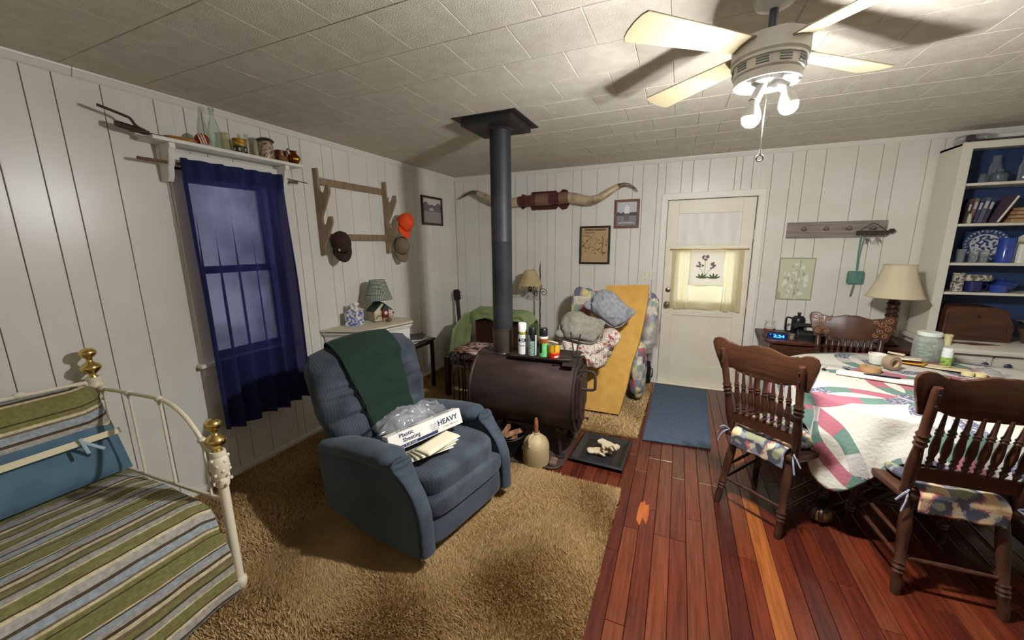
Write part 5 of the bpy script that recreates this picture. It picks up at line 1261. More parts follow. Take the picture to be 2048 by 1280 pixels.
MB().lathe([(0, -.06), (.012, -.055), (.03, -.03), (.033, -.015), (.025, 0), (.012, .012), (.010, .06), (0, .06)], n=20, m=Matrix.Translation((-.115, -.025, 1.06))).build('lamp_cup', M_wi, lm)
def shade(u, v):
    a = 2*PI*u; k = v**.8; r_ = lerp(.062, .145, k)*(1+.02*math.cos(a*8)); sc_ = .012*abs(math.sin(a*9)) if v > .92 else 0
    return Vector((-.115+r_*math.cos(a), -.025+r_*math.sin(a), lerp(1.262, 1.075, v)+sc_))
gridmesh('lamp_shade', shade, 108, 20, mat('aged_shade', srgb(206, 186, 144), .85, col2=srgb(190, 166, 120), nscale=8, translucent=.2), lm)
fr = MB().cyl((0, 0, 0), (0, 0, -.03), .0034, .005, 6).build('fringe_drop', MATS['aged_shade'], lm)
for k in range(36):
    a = 2*PI*k/36; lo = (-.115+.143*math.cos(a), -.025+.143*math.sin(a), 1.078)
    if k == 0: fr.location = lo
    else: share('fringe_drop', fr, lm, lo)

# ------------------------------------------------------------------ back-wall hangings
hm = thing('steer_horns', 'mounted longhorn steer horns above the stovepipe on the back wall', 'horns', (-1.49, YB, 2.09))
HO = Vector((-1.49, YB, 2.09)); yo = YB-.10
def horn_pts(pts): return [tuple(Vector((x_, yo+dy, z_))-HO) for x_, z_, dy in pts]
M_horn = mat('horn', srgb(190, 172, 140), .35, col2=srgb(110, 92, 70), nscale=7, nstretch=(1, 1, 1), ndetail=5, nramp=(.5, .75))
M_tip = mat('horn_tip', srgb(66, 54, 44), .3, col2=srgb(120, 102, 80), nscale=10)
hr = catmull(horn_pts([(-1.20, 2.10, 0), (-1.08, 2.075, -.01), (-.965, 2.05, -.03), (-.88, 2.055, -.05), (-.80, 2.085, -.06), (-.72, 2.135, -.05), (-.65, 2.175, -.03)]), 6)
MB().tube(hr, [lerp(.060, .032, (i/(len(hr)-1))**1.1) for i in range(len(hr))], 16).build('horn', M_horn, hm)
hr2 = catmull(horn_pts([(-.65, 2.175, -.03), (-.60, 2.193, -.02), (-.54, 2.19, -.01), (-.48, 2.155, 0), (-.445, 2.115, .0)]), 6)
MB().tube(hr2, [lerp(.032, .003, (i/(len(hr2)-1))**.8) for i in range(len(hr2))], 14).build('horn_tip', M_tip, hm)
hl = catmull(horn_pts([(-1.80, 2.085, 0), (-1.92, 2.075, -.01), (-2.05, 2.085, -.03), (-2.16, 2.12, -.05), (-2.25, 2.17, -.06), (-2.33, 2.205, -.05)]), 6)
MB().tube(hl, [lerp(.056, .034, (i/(len(hl)-1))**1.1) for i in range(len(hl))], 16).build('horn', M_horn, hm)
hl2 = catmull(horn_pts([(-2.33, 2.205, -.05), (-2.42, 2.225, -.03), (-2.51, 2.21, -.01), (-2.6, 2.175, 0), (-2.645, 2.15, .0)]), 6)
MB().tube(hl2, [lerp(.034, .003, (i/(len(hl2)-1))**.8) for i in range(len(hl2))], 14).build('horn_tip', M_tip, hm)
M_leath = mat('leather_wrap', srgb(96, 56, 46), .55, col2=srgb(78, 42, 36), nscale=16); M_leath2 = mat('leather_tan', srgb(124, 94, 76), .6); M_mah = mat('mahogany', srgb(78, 34, 30), .4)
cl = lambda x_, r_, x2, r2_, m, nm: MB().cyl(tuple(Vector((x_, yo, 2.092+.02*(x_+1.5)))-HO), tuple(Vector((x2, yo, 2.092+.02*(x2+1.5)))-HO), r_, r2_, 20).build(nm, m, hm)
cl(-1.81, .057, -1.74, .062, M_leath, 'wrap_band'); cl(-1.74, .066, -1.72, .066, M_mah, 'wrap_strap'); cl(-1.72, .062, -1.58, .066, M_leath, 'wrap_band'); cl(-1.58, .068, -1.42, .068, M_leath2, 'wrap_band'); cl(-1.42, .066, -1.32, .064, M_leath, 'wrap_band'); cl(-1.32, .068, -1.30, .068, M_mah, 'wrap_strap'); cl(-1.30, .064, -1.19, .061, M_leath2, 'wrap_band')
pl = [(-.24, -.05), (-.20, -.05), (-.18, -.105), (.12, -.105), (.15, -.07), (.20, -.115), (.25, -.105), (.28, -.06), (.30, 0), (.28, .06), (.25, .105), (.20, .115), (.15, .07), (.12, .105), (-.18, .105), (-.20, .05), (-.24, .07), (-.30, .09), (-.34, .04), (-.34, -.04), (-.30, -.09)]
MB().prism(pl, .02, face_m((.0, -.012, .0), (1, 0, 0), (0, 0, 1)), .004).build('mount_board', M_mah, hm, 0)
MB().box((0, -.05, 0), (.2, .08, .05), .004).build('mount_block', M_mah, hm)

def map_col(u, v):
    c_ = srgb(178, 150, 108); n_ = nz(u*5, v*5)*.08
    if v > .9 and .1 < u < .9 and (u*23) % 1 < .72 and .915 < v < .965: return srgb(60, 44, 28)
    if .84 < v < .875 and .08 < u < .5 and (u*26) % 1 < .6: return srgb(70, 52, 32)
    for k in range(5):
        a = .25+.13*k; f = .5+.22*math.sin(u*6+k*1.7)+.09*nz(u*9, k*3.)
        if .12 < v < .8 and abs(v-(f*.55+a*.5)) < .008 and nz(u*7, k*5.1) > -.05: return srgb(70, 52, 34)
    if abs(u-.78-.06*nz(v*7, 2.)) < .012 and .2 < v < .75: return srgb(60, 44, 28)
    if nz(u*17, v*17, 4.) > .47 and .2 < v < .8: return srgb(74, 54, 34)
    return tuple(x_*(1+n_) for x_ in c_)
framed('framed_map', 'framed antique tan map on the back wall', 'B', -.902, 1.565, .35, .43, .022, mat('frame_black', srgb(44, 32, 26), .4), map_col, 90, 110)
def man_photo(u, v):
    x_, z_ = u-.5, v
    if .10 < z_ < .15 and .1 < u < .9 and (u*17) % 1 < .65: return (.7, .7, .68)
    if abs(x_) < .055 and .80 < z_ < .90: return (.75, .72, .68)
    if abs(x_) < .09 and .885 < z_ < .91: return (.08, .08, .08)
    if abs(x_) < .13-.06*max(0, z_-.7) and .52 < z_ < .80: return (.78, .77, .74)
    if abs(x_) < .11 and .20 < z_ <= .52: return (.13, .13, .14) if abs(x_) > .012 else (.25, .25, .25)
    if z_ < .42: return tuple(c_*(1+.5*nz(u*20, v*20)) for c_ in (.22, .22, .22))
    if z_ < .56+.05*nz(u*7, 1.): return (.08, .08, .085)
    return (.55, .56, .57)
framed('framed_photograph', 'framed grey photograph of a standing figure beside the door', 'B', -.56, 1.90, .265, .305, .026, mat('frame_oak', srgb(122, 84, 58), .45, col2=srgb(98, 64, 42), nscale=18, nstretch=(3, 3, .5)), man_photo, 60, 70)
wood_pic = lambda u, v: tuple(c_*(1+.3*nz(u*3, v*20)) for c_ in srgb(112, 60, 40))
framed('wooden_plaque', 'upper brown wooden plaque partly behind the stovepipe', 'B', -2.085, 1.70, .22, .30, .02, M_frame, wood_pic, 16, 16)
framed('wooden_plaque', 'lower brown wooden plaque partly behind the stovepipe', 'B', -2.09, 1.30, .20, .20, .02, M_frame, wood_pic, 16, 16)

# peg rack, key holder, fly swatter, print
t = thing('peg_rack', 'weathered grey wooden peg board on the back wall', 'peg rack', (1.30, YB-.001, 1.685))
M_barn = mat('barn_wood', srgb(150, 140, 130), .8, col2=srgb(120, 110, 100), nscale=6, nstretch=(.6, 6, 8), ndetail=6, bump=.2, bscale=40, bstretch=(.5, 8, 8))
MB().box((0, -.011, 0), (.735, .022, .145), .002, rotm(0, 0, 0)).build('board', M_barn, t, 0)
for x_ in (-.245, -.077, .088, .255):
    MB().lathe([(0, 0), (.012, 0), (.010, .03), (.017, .04), (.018, .05), (.012, .057), (0, .058)], n=14, m=Matrix.Translation((x_, -.022, .005)) @ rotm(PI/2-.15)).build('peg', mat('peg_wood', srgb(112, 100, 92), .7), t)
t = thing('key_holder', 'dark carved key holder hung by a cord from the last peg', 'key holder', (1.565, YB-.052, 1.655))
MB().prism([(-.115, -.022), (.10, -.026), (.115, -.01), (.13, -.014), (.15, .0), (.15, .016), (.135, .028), (.115, .026), (.10, .012), (-.115, .014)], .016, face_m((0, 0, 0), (1, 0, -.0), (0, 0, 1)), .003).build('plate', mat('key_dark', srgb(56, 48, 44), .6), t, 0)
MB().tube([(-.10, 0, .012), (-.042, -.012, .064), (-.01, -.012, .078), (.022, -.012, .064), (.09, 0, .012)], .0022, 5).build('cord', M_dark, t)
for k in range(5): MB().tube(catmull([(-.06+.035*k, -.009, -.012), (-.06+.035*k, -.018, -.03), (-.06+.035*k, -.026, -.02)], 3), .0018, 5).build('hook', M_chrome, t)
for k, (x_, lab) in enumerate(((-.045, 'left bunch of keys on the key holder'), (.025, 'right bunch of keys on the key holder'))):
    kt = thing('key_ring', lab, 'keys', (1.565+x_, YB-.076, 1.615), 0, 'keys on the key holder')
    MB().tube([(.012*math.cos(a), 0, -.002+.012*math.sin(a)) for a in [2*PI*i/14 for i in range(14)]], .0014, 5, close=True).build('ring', M_chrome, kt)
    for j in range(3):
        a = -.5+.5*j; MB().prism([(-.008, 0), (.008, 0), (.008, -.016), (.003, -.02), (.003, -.05), (-.003, -.05), (-.003, -.02), (-.008, -.016)], .002, face_m((.004*j, -.002*j, -.012), (math.cos(a), 0, math.sin(a)), (-math.sin(a), 0, math.cos(a)))).build('key', (M_chrome, mat('key_fob', srgb(40, 44, 72), .5), M_chrome)[j] if k == 0 else M_chrome, kt, 0)
t = thing('fly_swatter', 'teal plastic fly swatter hanging below the key holder', 'fly swatter', (1.497, YB-.03, 1.63))
M_teal = mat('teal_plastic', srgb(96, 150, 140), .45, translucent=.2)
MB().tube([(-.01, -.02, .0), (-.006, -.005, -.18), (.008, 0, -.39)], .0045, 6).build('handle', M_teal, t)
MB().tube([(.012, -.018, -.02), (.006, -.004, -.18), (.010, 0, -.31)], .003, 6).build('handle', M_teal, t)
sw = MB()
for k in range(9): sw.box((.004, .002, -.33-.0125*k), (.116, .002, .004)); sw.box((-.052+.014*k, .002, -.38), (.004, .002, .104))
sw.build('mesh_paddle', M_teal, t, 0)['kind'] = 'stuff'
MB().tube([(.004+.06*sx, .002, -.38+.055*sz) for sx, sz in ((-.9, 1), (.9, 1), (1, .8), (1, -.8), (.9, -1), (-.9, -1), (-1, -.8), (-1, .8))], .004, 6, close=True).build('paddle_rim', M_teal, t)
MB().box((.002, .0, -.38), (.095, .0015, .095)).build('paddle_web', mat('teal_web', srgb(110, 160, 150), .5, alpha=.55), t, 0)
MB().box((-.004, .004, -.50), (.014, .004, .11), .002, rotm(0, .12)).build('grip_end', mat('swat_grey', srgb(110, 108, 104), .6), t)
def botanic(u, v):
    c_ = srgb(196, 200, 172)
    if u < .03 or u > .97 or v < .03 or v > .97: return srgb(150, 158, 122)
    if u < .12 and v < .2 and nz(u*60, v*60) > -.2: return srgb(178, 150, 134)
    n_ = nz(u*7, v*7, 3.)+.5*nz(u*16, v*16, 1.)
    d_ = math.hypot((u-.5)*1.1, v-.45)
    if abs(u-.55-.12*(v-.5)-.02*nz(v*9, 2.)) < .008 and .05 < v < .95: return srgb(150, 146, 118)
    if n_ > .22 and d_ < .42: return srgb(224, 222, 206)
    if n_ < -.36 and d_ < .4: return srgb(158, 160, 134)
    return c_
t = thing('botanical_print', 'unframed pale green botanical print pinned to the wall', 'print', (1.055, YB-.002, 1.222))
m = face_m((0, -.001, 0), (1, 0, -.0), (0, 0, 1))
gridmesh('sheet', lambda u, v: m @ Vector(((u-.5)*.288, (v-.5)*.41, .002*math.sin(u*5))), 90, 120, M_col, t, colfn=botanic, solid=.0012)
for sx in (-1, 1): MB().ball((sx*.137, -.004, .198), (.004, .003, .004), 8, 5).build('pin', M_chrome, t)

# blue door mat
t = thing('door_mat', 'slate blue ribbed runner mat in front of the door', 'mat', (.078, 3.74, 0))
M_mat = mat('mat_blue', srgb(84, 98, 116), .95, col2=srgb(70, 84, 102), nscale=60, bump=.6, bscale=180)
mp = [(-.25, -.70), (.245, -.645), (.285, .66), (-.225, .70)]
def matf(u, v):
    a = Vector((*mp[0], 0)).lerp(Vector((*mp[1], 0)), u); b = Vector((*mp[3], 0)).lerp(Vector((*mp[2], 0)), u); p = a.lerp(b, v)
    p.z = .009+.006*max(0, nz(u*3, v*4))+.006*sm(.05, 0, v)*max(0, math.sin(u*8)); return p
gridmesh('runner', matf, 50, 60, M_mat, t, solid=.006)
MB().tube([(x_, y_, .010) for x_, y_ in mp], .005, 6, close=True).build('binding', M_mat, t)
# ------------------------------------------------------------------ dining chairs
M_post = mat('oak_turned', srgb(74, 45, 30), .34, col2=srgb(50, 30, 20), nscale=9, nstretch=(5, 5, .6), ndetail=6, bump=.04, bscale=60)
spin = [(0, 0), (.006, 0), (.008, .05), (.0135, .10), (.008, .14), (.0135, .18), (.010, .22), (.0145, .32), (.0155, .42), (.012, .56), (.0105, .62), (.0145, .645), (.0105, .67), (.0145, .70), (.0095, .74), (.0075, .9), (.006, 1), (0, 1)]
postp = [(0, 0), (.019, 0), (.018, .08), (.021, .13), (.0245, .26), (.020, .40), (.017, .47), (.0245, .495), (.018, .515), (.025, .54), (.018, .56), (.0245, .585), (.0175, .61), (.0185, .75), (.0175, .97), (.014, 1), (0, 1)]
legp = [(0, 0), (.015, 0), (.018, .05), (.020, .12), (.0165, .2), (.0225, .23), (.018, .25), (.0235, .275), (.018, .3), (.023, .325), (.018, .35), (.021, .5), (.0245, .7), (.021, .9), (.017, 1), (0, 1)]
strp = [(0, 0), (.007, 0), (.0085, .2), (.011, .5), (.0085, .8), (.007, 1), (0, 1)]
def crest_poly():
    top = [(-.262, .975), (-.268, 1.01), (-.258, 1.035), (-.235, 1.045), (-.205, 1.04), (-.185, 1.028), (-.172, 1.022), (-.166, 1.027), (-.158, 1.021), (-.12, 1.014), (-.085, 1.022), (-.045, 1.035), (-.02, 1.037), (0, 1.034)]
    bot = [(0, .845), (-.04, .847), (-.10, .85), (-.13, .858), (-.16, .872), (-.185, .868), (-.205, .85), (-.225, .852), (-.232, .88), (-.245, .92)]
    L = top+[(-x_, z_) for x_, z_ in top[-2::-1]]
    return L+[(-x_, z_) for x_, z_ in bot[::-1]]+[(x_, z_) for x_, z_ in bot[1:]]
def lean(z_): return -.185-.115*max(0, (z_-.45)/.6)   # y of the back at height z
def dining_chair(label, loc, rz, carved, sc_=1.):
    t = thing('dining_chair', label, 'chair', loc, rz, 'pressed-back dining chairs round the table'); t.scale = (sc_, sc_, sc_)
    seat = [(-.19, -.205), (.19, -.205), (.215, -.05), (.225, .12), (.2, .2), (-.2, .2), (-.225, .12), (-.215, -.05)]
    MB().prism(seat, .03, Matrix.Translation((0, 0, .445)), .008, 2).build('seat', M_oakh, t)
    ft = {(-1, -1): (-.175, -.255), (1, -1): (.175, -.255), (-1, 1): (-.2, .2), (1, 1): (.2, .2)}
    tp = {(-1, -1): (-.15, -.17), (1, -1): (.15, -.17), (-1, 1): (-.165, .15), (1, 1): (.165, .15)}
    for k in ft: MB().turned((*ft[k], 0), (*tp[k], .432), legp).build('leg', M_post, t)
    at = lambda k, f: Vector((*ft[k], 0)).lerp(Vector((*tp[k], .432)), f)
    for f in (.42, .62):
        MB().turned(at((-1, 1), f), at((1, 1), f), strp, 8).build('stretcher', M_post, t)
        for s_ in (-1, 1): MB().turned(at((s_, -1), f-.06), at((s_, 1), f-.06), strp, 8).build('stretcher', M_post, t)
    MB().turned(at((-1, -1), .38), at((1, -1), .38), strp, 8).build('stretcher', M_post, t)
    for s_ in (-1, 1):
        MB().turned((s_*.172, lean(.45)+.01, .45), (s_*.20, lean(.985)-.012, .985), postp, 14).build('back_post', M_post, t)
        for zz in (.955, .905): MB().ball((s_*.196, lean(zz)-.031, zz), (.005, .003, .005), 8, 5).build('screw_hole', M_black, t)
    # bowed crest rail in front of the posts
    mb = MB(); bow = lambda x_: .03*(x_/.26)**2
    b = bmesh.new(); vv = [b.verts.new((x_, z_, -.010)) for x_, z_ in crest_poly()]; f_ = b.faces.new(vv)
    r_ = bmesh.ops.extrude_face_region(b, geom=[f_])
    for e in r_['geom']:
        if isinstance(e, bmesh.types.BMVert): e.co.z += .02
    ed = [e for e in b.edges if abs(e.verts[0].co.z-e.verts[1].co.z) < 1e-6]
    bmesh.ops.bevel(b, geom=ed, offset=.004, segments=2, affect='EDGES', profile=.5)
    for x_ in [-.24+.03*i for i in range(17)]: bmesh.ops.bisect_plane(b, geom=b.verts[:]+b.edges[:]+b.faces[:], plane_co=(x_, 0, 0), plane_no=(1, 0, 0))
    for v in b.verts: v.co = Vector((v.co.x, lean(v.co.y)+.022-v.co.z+bow(v.co.x)*-.6, v.co.y))
    mb._merge(b, Matrix.Identity(4)); mb.build('crest_rail', M_oakh, t, 40)
    if carved:                            # raised scrollwork at both ends of the crest
        for s_ in (-1, 1):
            for cx_, cz_, r_, tn_ in ((.225, 1.012, .024, 1.5), (.185, .985, .026, 1.4), (.215, .95, .024, -1.5), (.175, .93, .022, 1.3), (.20, .895, .02, -1.4), (.145, 1.0, .016, 1.2), (.15, .895, .018, 1.3)):
                pts_ = []
                for i in range(22):
                    k = i/21; a = k*tn_*2*PI+cz_*9; q = lerp(r_, .004, k); x_ = cx_+q*math.cos(a); z_ = cz_+q*math.sin(a)
                    pts_.append((s_*x_, lean(z_)+.032+bow(x_)*-.6+.0015, z_))
                MB().tube(pts_, .0042, 5).build('carved_scroll', mat('oak_carving', srgb(132, 92, 62), .4), t)
    pol = [(-.172, .528), (-.172, .595), (0, .605), (.172, .595), (.172, .528)]
    MB().prism(pol, .016, Matrix(((1, 0, 0, 0), (0, -.16, -1, lean(.52)+.09), (0, 1, 0, 0), (0, 0, 0, 1))), .003).build('lower_rail', M_oakh, t, 0)
    for k in range(8):
        x_ = -.135+.27*k/7
        MB().turned((x_*.98, lean(.6)+.006, .597), (x_*1.02, lean(.86)+.012-.6*bow(x_), .862), spin, 10).build('spindle', M_post, t)
    return t
def tapestry(co):
    n_ = nz(co.x*16+2, co.y*16, co.z*16); m_ = nz(co.x*26, co.y*26+9, co.z*26)
    if n_ > .26: return srgb(204, 172, 134)
    if n_ > .12: return srgb(160, 92, 98) if m_ > .1 else srgb(186, 176, 148)
    if n_ < -.3: return srgb(132, 134, 104)
    return srgb(70, 72, 82) if m_ > -.2 else srgb(124, 126, 138)
M_tap = mat('tapestry_cloth', (1, 1, 1), .9, attr='Col', bump=.2, bscale=140)
def seat_cushion(label, loc, rz, seed, roll=True, sc_=1.):
    t = thing('chair_cushion', label, 'cushion', loc, rz, 'tapestry chair cushions')
    mb = MB(); base = puff(0, .022, .028, .18, .155, .024, 4)
    mb.grid(lambda u, v: base(u, v)+Vector((0, 0, .004*nz(u*9+seed, v*5))), 70, 30, cu=True)
    f = lambda co: tapestry(co+Vector((seed, seed*.7, 0)))
    mb.build('pad', M_tap, t, 180, colfn=f)
    if roll:                              # the flap that hangs behind the seat, under the lower rail
        def fl_fn(u, v):
            x_ = lerp(-.142, .142, u); return Vector((x_, -.128*(1-min(1, v*3))-.178*min(1, v*3)-.042*min(1, v*2.2)-.006*math.sin(u*7+seed), .030+.015*math.sin(v*2)-.115*max(0, v-.22)/.78+.008*nz(u*5, seed)))
        mb = MB(); mb.grid(fl_fn, 70, 22); mb.build('rear_flap', M_tap, t, 180, colfn=f, solid=.01)
    for s_ in (-1, 1):
        p0 = Vector((s_*.175, -.20, .01))
        for k, q in enumerate(((s_*.03, -.045, .012), (s_*.05, -.03, -.035), (s_*.035, -.05, -.075))):
            MB().tube(catmull([p0, p0+Vector(q)*.5+Vector((0, -.012, .018)), p0+Vector(q)], 5), .0042, 5).build('tie', mat('tie_cloth', srgb(128, 134, 150), .9), t)
    return t
cA = (.453+.62*.255, 2.331+.785*.255); rA = math.atan2(.785, .62)-PI/2
dining_chair('pressed-back oak dining chair nearest the blue mat, seen from behind', (*cA, 0), rA, False)
seat_cushion('floral tapestry cushion on the chair nearest the blue mat', (*cA, .462), rA, 1.3)
cB = (1.176, 2.048+.255); rB = math.radians(2)
dining_chair('pressed-back oak dining chair in the right foreground', (*cB, 0), rB, False, 1.02)
seat_cushion('floral tapestry cushion on the right foreground chair', (*cB, .471), rB, 7.7)
cC = (1.27-.2*.27, 3.735-.98*.27); rC = math.atan2(-.98, -.2)-PI/2
dining_chair('oak dining chair with carved crest on the far side of the table', (*cC, 0), rC, True, .975)

# ------------------------------------------------------------------ round pedestal table, quilt cloth
TC = (1.52, 2.87); TA, TB = .86, .70
t = thing('dining_table', 'dark oval pedestal dining table with claw feet under the quilt', 'table', (*TC, 0))
MB().prism([((TA-.015)*math.cos(2*PI*i/48), (TB-.015)*math.sin(2*PI*i/48)) for i in range(48)], .03, Matrix.Translation((0, 0, .731)), .006).build('table_top', M_dark, t, 0)
MB().lathe([(0, .05), (.10, .05), (.12, .12), (.10, .2), (.075, .28), (.09, .42), (.12, .5), (.10, .6), (.16, .68), (.2, .725), (0, .725)], n=28).build('pedestal', M_dark, t)
for k in range(4):
    a = math.radians(30+90*k+180); c_, s_ = math.cos(a), math.sin(a)
    fs_ = 1. if k == 0 else .72
    P_ = lambda r_, z_: (r_*fs_*c_, r_*fs_*s_, z_)
    MB().tube(catmull([P_(.06, .24), P_(.22, .22), P_(.42, .14), P_(.60, .07), P_(.74, .05)], 5), [lerp(.052, .024, i/20) for i in range(21)], 10).build('foot_leg', M_dark, t)
    ft_ = MB().ball(P_(.785, .052), (.062, .062, .052), 18, 12)
    ft_.build('ball_foot', mat('brass_claw', srgb(110, 84, 52), .4, .5), t)
    for j in range(4):
        b_ = a+(-.9+.6*j); q = Vector((.785*fs_*c_, .785*fs_*s_, .052))
        MB().tube(catmull([Vector(P_(.725, .10)), q+Vector((.05*math.cos(b_), .05*math.sin(b_), .035)), q+Vector((.066*math.cos(b_), .066*math.sin(b_), -.02))], 5), [.016]*5+[.012]*5+[.006], 7).build('claw', M_dark, t)
QW, QG, QN, QP, QL_ = srgb(204, 200, 187), srgb(102, 130, 118), srgb(94, 96, 120), srgb(170, 102, 114), srgb(180, 175, 170)
def ring_quilt_material():
    """double wedding ring patchwork, computed from the flat cloth coordinates in the UV map"""
    m = mat('ring_quilt', QW, .9, bump=.35, bscale=55); N = m.node_tree.nodes; Lk = m.node_tree.links
    def math_(op, a, b=None, c=None):
        n = N.new('ShaderNodeMath'); n.operation = op
        for i, v in enumerate((a, b, c)):
            if v is None: continue
            if isinstance(v, (int, float)): n.inputs[i].default_value = v
            else: Lk.new(v, n.inputs[i])
        return n.outputs[0]
    tc = N.new('ShaderNodeTexCoord'); sp = N.new('ShaderNodeSeparateXYZ'); Lk.new(tc.outputs['UV'], sp.inputs[0])
    D = .50; R0, R1, SEG = .28/D, .36/D, 18
    gx, gy = math_('DIVIDE', sp.outputs[0], D), math_('DIVIDE', sp.outputs[1], D)
    ix, iy = math_('FLOOR', gx), math_('FLOOR', gy); fx, fy = math_('FRACT', gx), math_('FRACT', gy)
    base = N.new('ShaderNodeRGB'); base.outputs[0].default_value = (*QW, 1); col = base.outputs[0]
    spk = N.new('ShaderNodeTexNoise'); spk.inputs['Scale'].default_value = 75; spk.inputs['Detail'].default_value = 1; Lk.new(tc.outputs['UV'], spk.inputs['Vector'])
    speck = math_('GREATER_THAN', spk.outputs[0], .56)
    for ox in (0, 1):
        for oy in (0, 1):
            dx, dy = math_('SUBTRACT', fx, ox), math_('SUBTRACT', fy, oy)
            r = math_('SQRT', math_('ADD', math_('MULTIPLY', dx, dx), math_('MULTIPLY', dy, dy)))
            mask = math_('MULTIPLY', math_('GREATER_THAN', r, R0), math_('LESS_THAN', r, R1))
            k = math_('FLOOR', math_('ADD', math_('MULTIPLY', math_('ARCTAN2', dy, dx), SEG/(2*PI)), .5))
            idx = math_('ADD', math_('MULTIPLY', k, 5), math_('ADD', math_('MULTIPLY', math_('ADD', ix, ox), 2), math_('MULTIPLY', math_('ADD', iy, oy), 3)))
            f = math_('FRACT', math_('ADD', math_('DIVIDE', idx, 6.), .01+1000))
            cr = N.new('ShaderNodeValToRGB'); cr.color_ramp.interpolation = 'CONSTANT'; el = cr.color_ramp.elements
            for i, c in enumerate((QP, QG, QL_, QN, QG, QP)):
                e = el[i] if i < 2 else el.new(i/6)
                e.position = i/6; e.color = (*c, 1)
            Lk.new(f, cr.inputs[0])
            isn = math_('MULTIPLY', math_('MULTIPLY', math_('GREATER_THAN', f, .49), math_('LESS_THAN', f, .66)), speck)
            m1 = N.new('ShaderNodeMix'); m1.data_type = 'RGBA'; Lk.new(isn, m1.inputs[0]); Lk.new(cr.outputs[0], m1.inputs[6]); m1.inputs[7].default_value = (*QL_, 1)
            mx = N.new('ShaderNodeMix'); mx.data_type = 'RGBA'; Lk.new(mask, mx.inputs[0]); Lk.new(col, mx.inputs[6]); Lk.new(m1.outputs[2], mx.inputs[7]); col = mx.outputs[2]
    Lk.new(col, N['Principled BSDF'].inputs['Base Color'])
    return m
hang = lambda th: .185+.012*math.sin(th*3+.5)+.30*math.exp(-((((th-3.79+PI) % (2*PI))-PI)/.20)**2)+.03*math.exp(-((((th-5.3+PI) % (2*PI))-PI)/.3)**2)
def edge_r(th):
    return 1/math.sqrt((math.cos(th)/TA)**2+(math.sin(th)/TB)**2)
NR, NT, ND = 24, 420, 30
V, Cc, F = [], [], []
for i in range(NR+ND+1):
    for j in range(NT):
        th = 2*PI*j/NT; c_, s_ = math.cos(th), math.sin(th); Re = edge_r(th)+.012
        if i <= NR:
            r_ = Re*max(.0005, i/NR); z_ = .768+.0015*nz(r_*c_*9, r_*s_*9); fx_, fy_ = r_*c_, r_*s_; x_, y_ = fx_, fy_
            if i > NR-3: z_ -= .004*(i-NR+3)
        else:
            k = (i-NR)/ND; Ld = hang(th); s2 = k*Ld
            fold = .030*sm(0, .5, k)*(math.sin(th*17+1.2*math.sin(th*4))+.5*math.sin(th*29+2))
            free = math.exp(-((((th-3.77+PI) % (2*PI))-PI)/.32)**2); fold *= .3+.7*free
            out = .012+.016*sm(0, 1, k)+fold+.05*k*math.exp(-((((th-3.77+PI) % (2*PI))-PI)/.18)**2)
            # keep clear of the chair backs pushed in against the edge
            r_ = Re+out; x_, y_ = r_*c_, r_*s_; z_ = .757-s2*.98
            fx_, fy_ = (Re+s2)*c_, (Re+s2)*s_
            z_ += .010*math.sin(th*11)*k
        V.append((x_, y_, z_)); Cc.append((fx_+5.10, fy_+5.12))
for i in range(NR+ND):
    for j in range(NT):
        j2 = (j+1) % NT; a, b, c_, d_ = i*NT+j, i*NT+j2, (i+1)*NT+j2, (i+1)*NT+j
        F.append((a, b, c_, d_))
me = bpy.data.meshes.new('quilt_tablecloth'); me.from_pydata(V, [], F); me.update()
uvl = me.uv_layers.new(name='UVMap'); vi = np.empty(len(me.loops), 'i'); me.loops.foreach_get('vertex_index', vi)
uvl.data.foreach_set('uv', np.array(Cc, 'f')[vi].ravel())
tcl = link('quilt_tablecloth', me, ring_quilt_material(), None, 180, solid=.003)
tcl.location = (*TC, 0)
tag(tcl, 'white wedding-ring patchwork quilt draped over the dining table', 'tablecloth')

# things on the table
TZ = .7735
def on(x_, y_, z_=0.): return (x_, y_, TZ+z_)
t = thing('money_jar', 'large lidded glass jar stuffed with green banknotes', 'jar', on(1.60, 3.44))
MB().lathe([(0, 0), (.066, 0), (.072, .008), (.074, .03), (.074, .13), (.066, .155), (.056, .168), (.056, .176)], n=36).build('glass', glassy('jar_glass', (.88, .94, .90), .80), t)
MB().lathe([(.06, .170), (.063, .173), (.063, .192), (.058, .197), (0, .198)], n=32).build('lid', mat('pale_lid', srgb(212, 220, 206), .4), t)
for k in (0, 1): mat(f'banknote_{"ab"[k]}', srgb(176, 196, 150) if k else srgb(148, 172, 126), .8)
for k in range(9):
    a = k*2.3; nt_ = thing('banknote', ('crumpled green banknote stuffed with others inside the glass jar'), 'banknote', on(1.60+.008*math.cos(a), 3.44+.008*math.sin(a), .012+.0135*k), a, 'banknotes in the jar')
    gridmesh('note', lambda u, v: Vector(((u-.5)*.095, (v-.5)*.045, .0025+.0018*math.sin(u*7+k*2))), 12, 4, mat(f'banknote_{"ab"[k % 2]}', srgb(176, 196, 150) if k % 2 else srgb(148, 172, 126), .8), nt_, solid=.0008)
    gridmesh('fold', lambda u, v: Vector(((u-.5)*.07, (v-.5)*.04+.006, .0085+.0016*math.sin(u*7+k*2))), 10, 4, MATS[f'banknote_{"ba"[k % 2]}'], nt_, solid=.0008)
t = thing('pill_bottle', 'green bottle with white cap in front of the glass jar', 'bottle', on(1.655, 3.335))
def pillc(co): return srgb(226, 236, 230) if co.z > .055 else (srgb(150, 190, 90) if nz(co.x*60, co.z*60) > -.1 else srgb(120, 130, 70))
MB().lathe([(0, 0), (.026, 0)]+rng_prof(.027, .002, .085, 20)+[(.02, .092)], n=24).build('body', MATS['printed_can'], t, colfn=pillc)
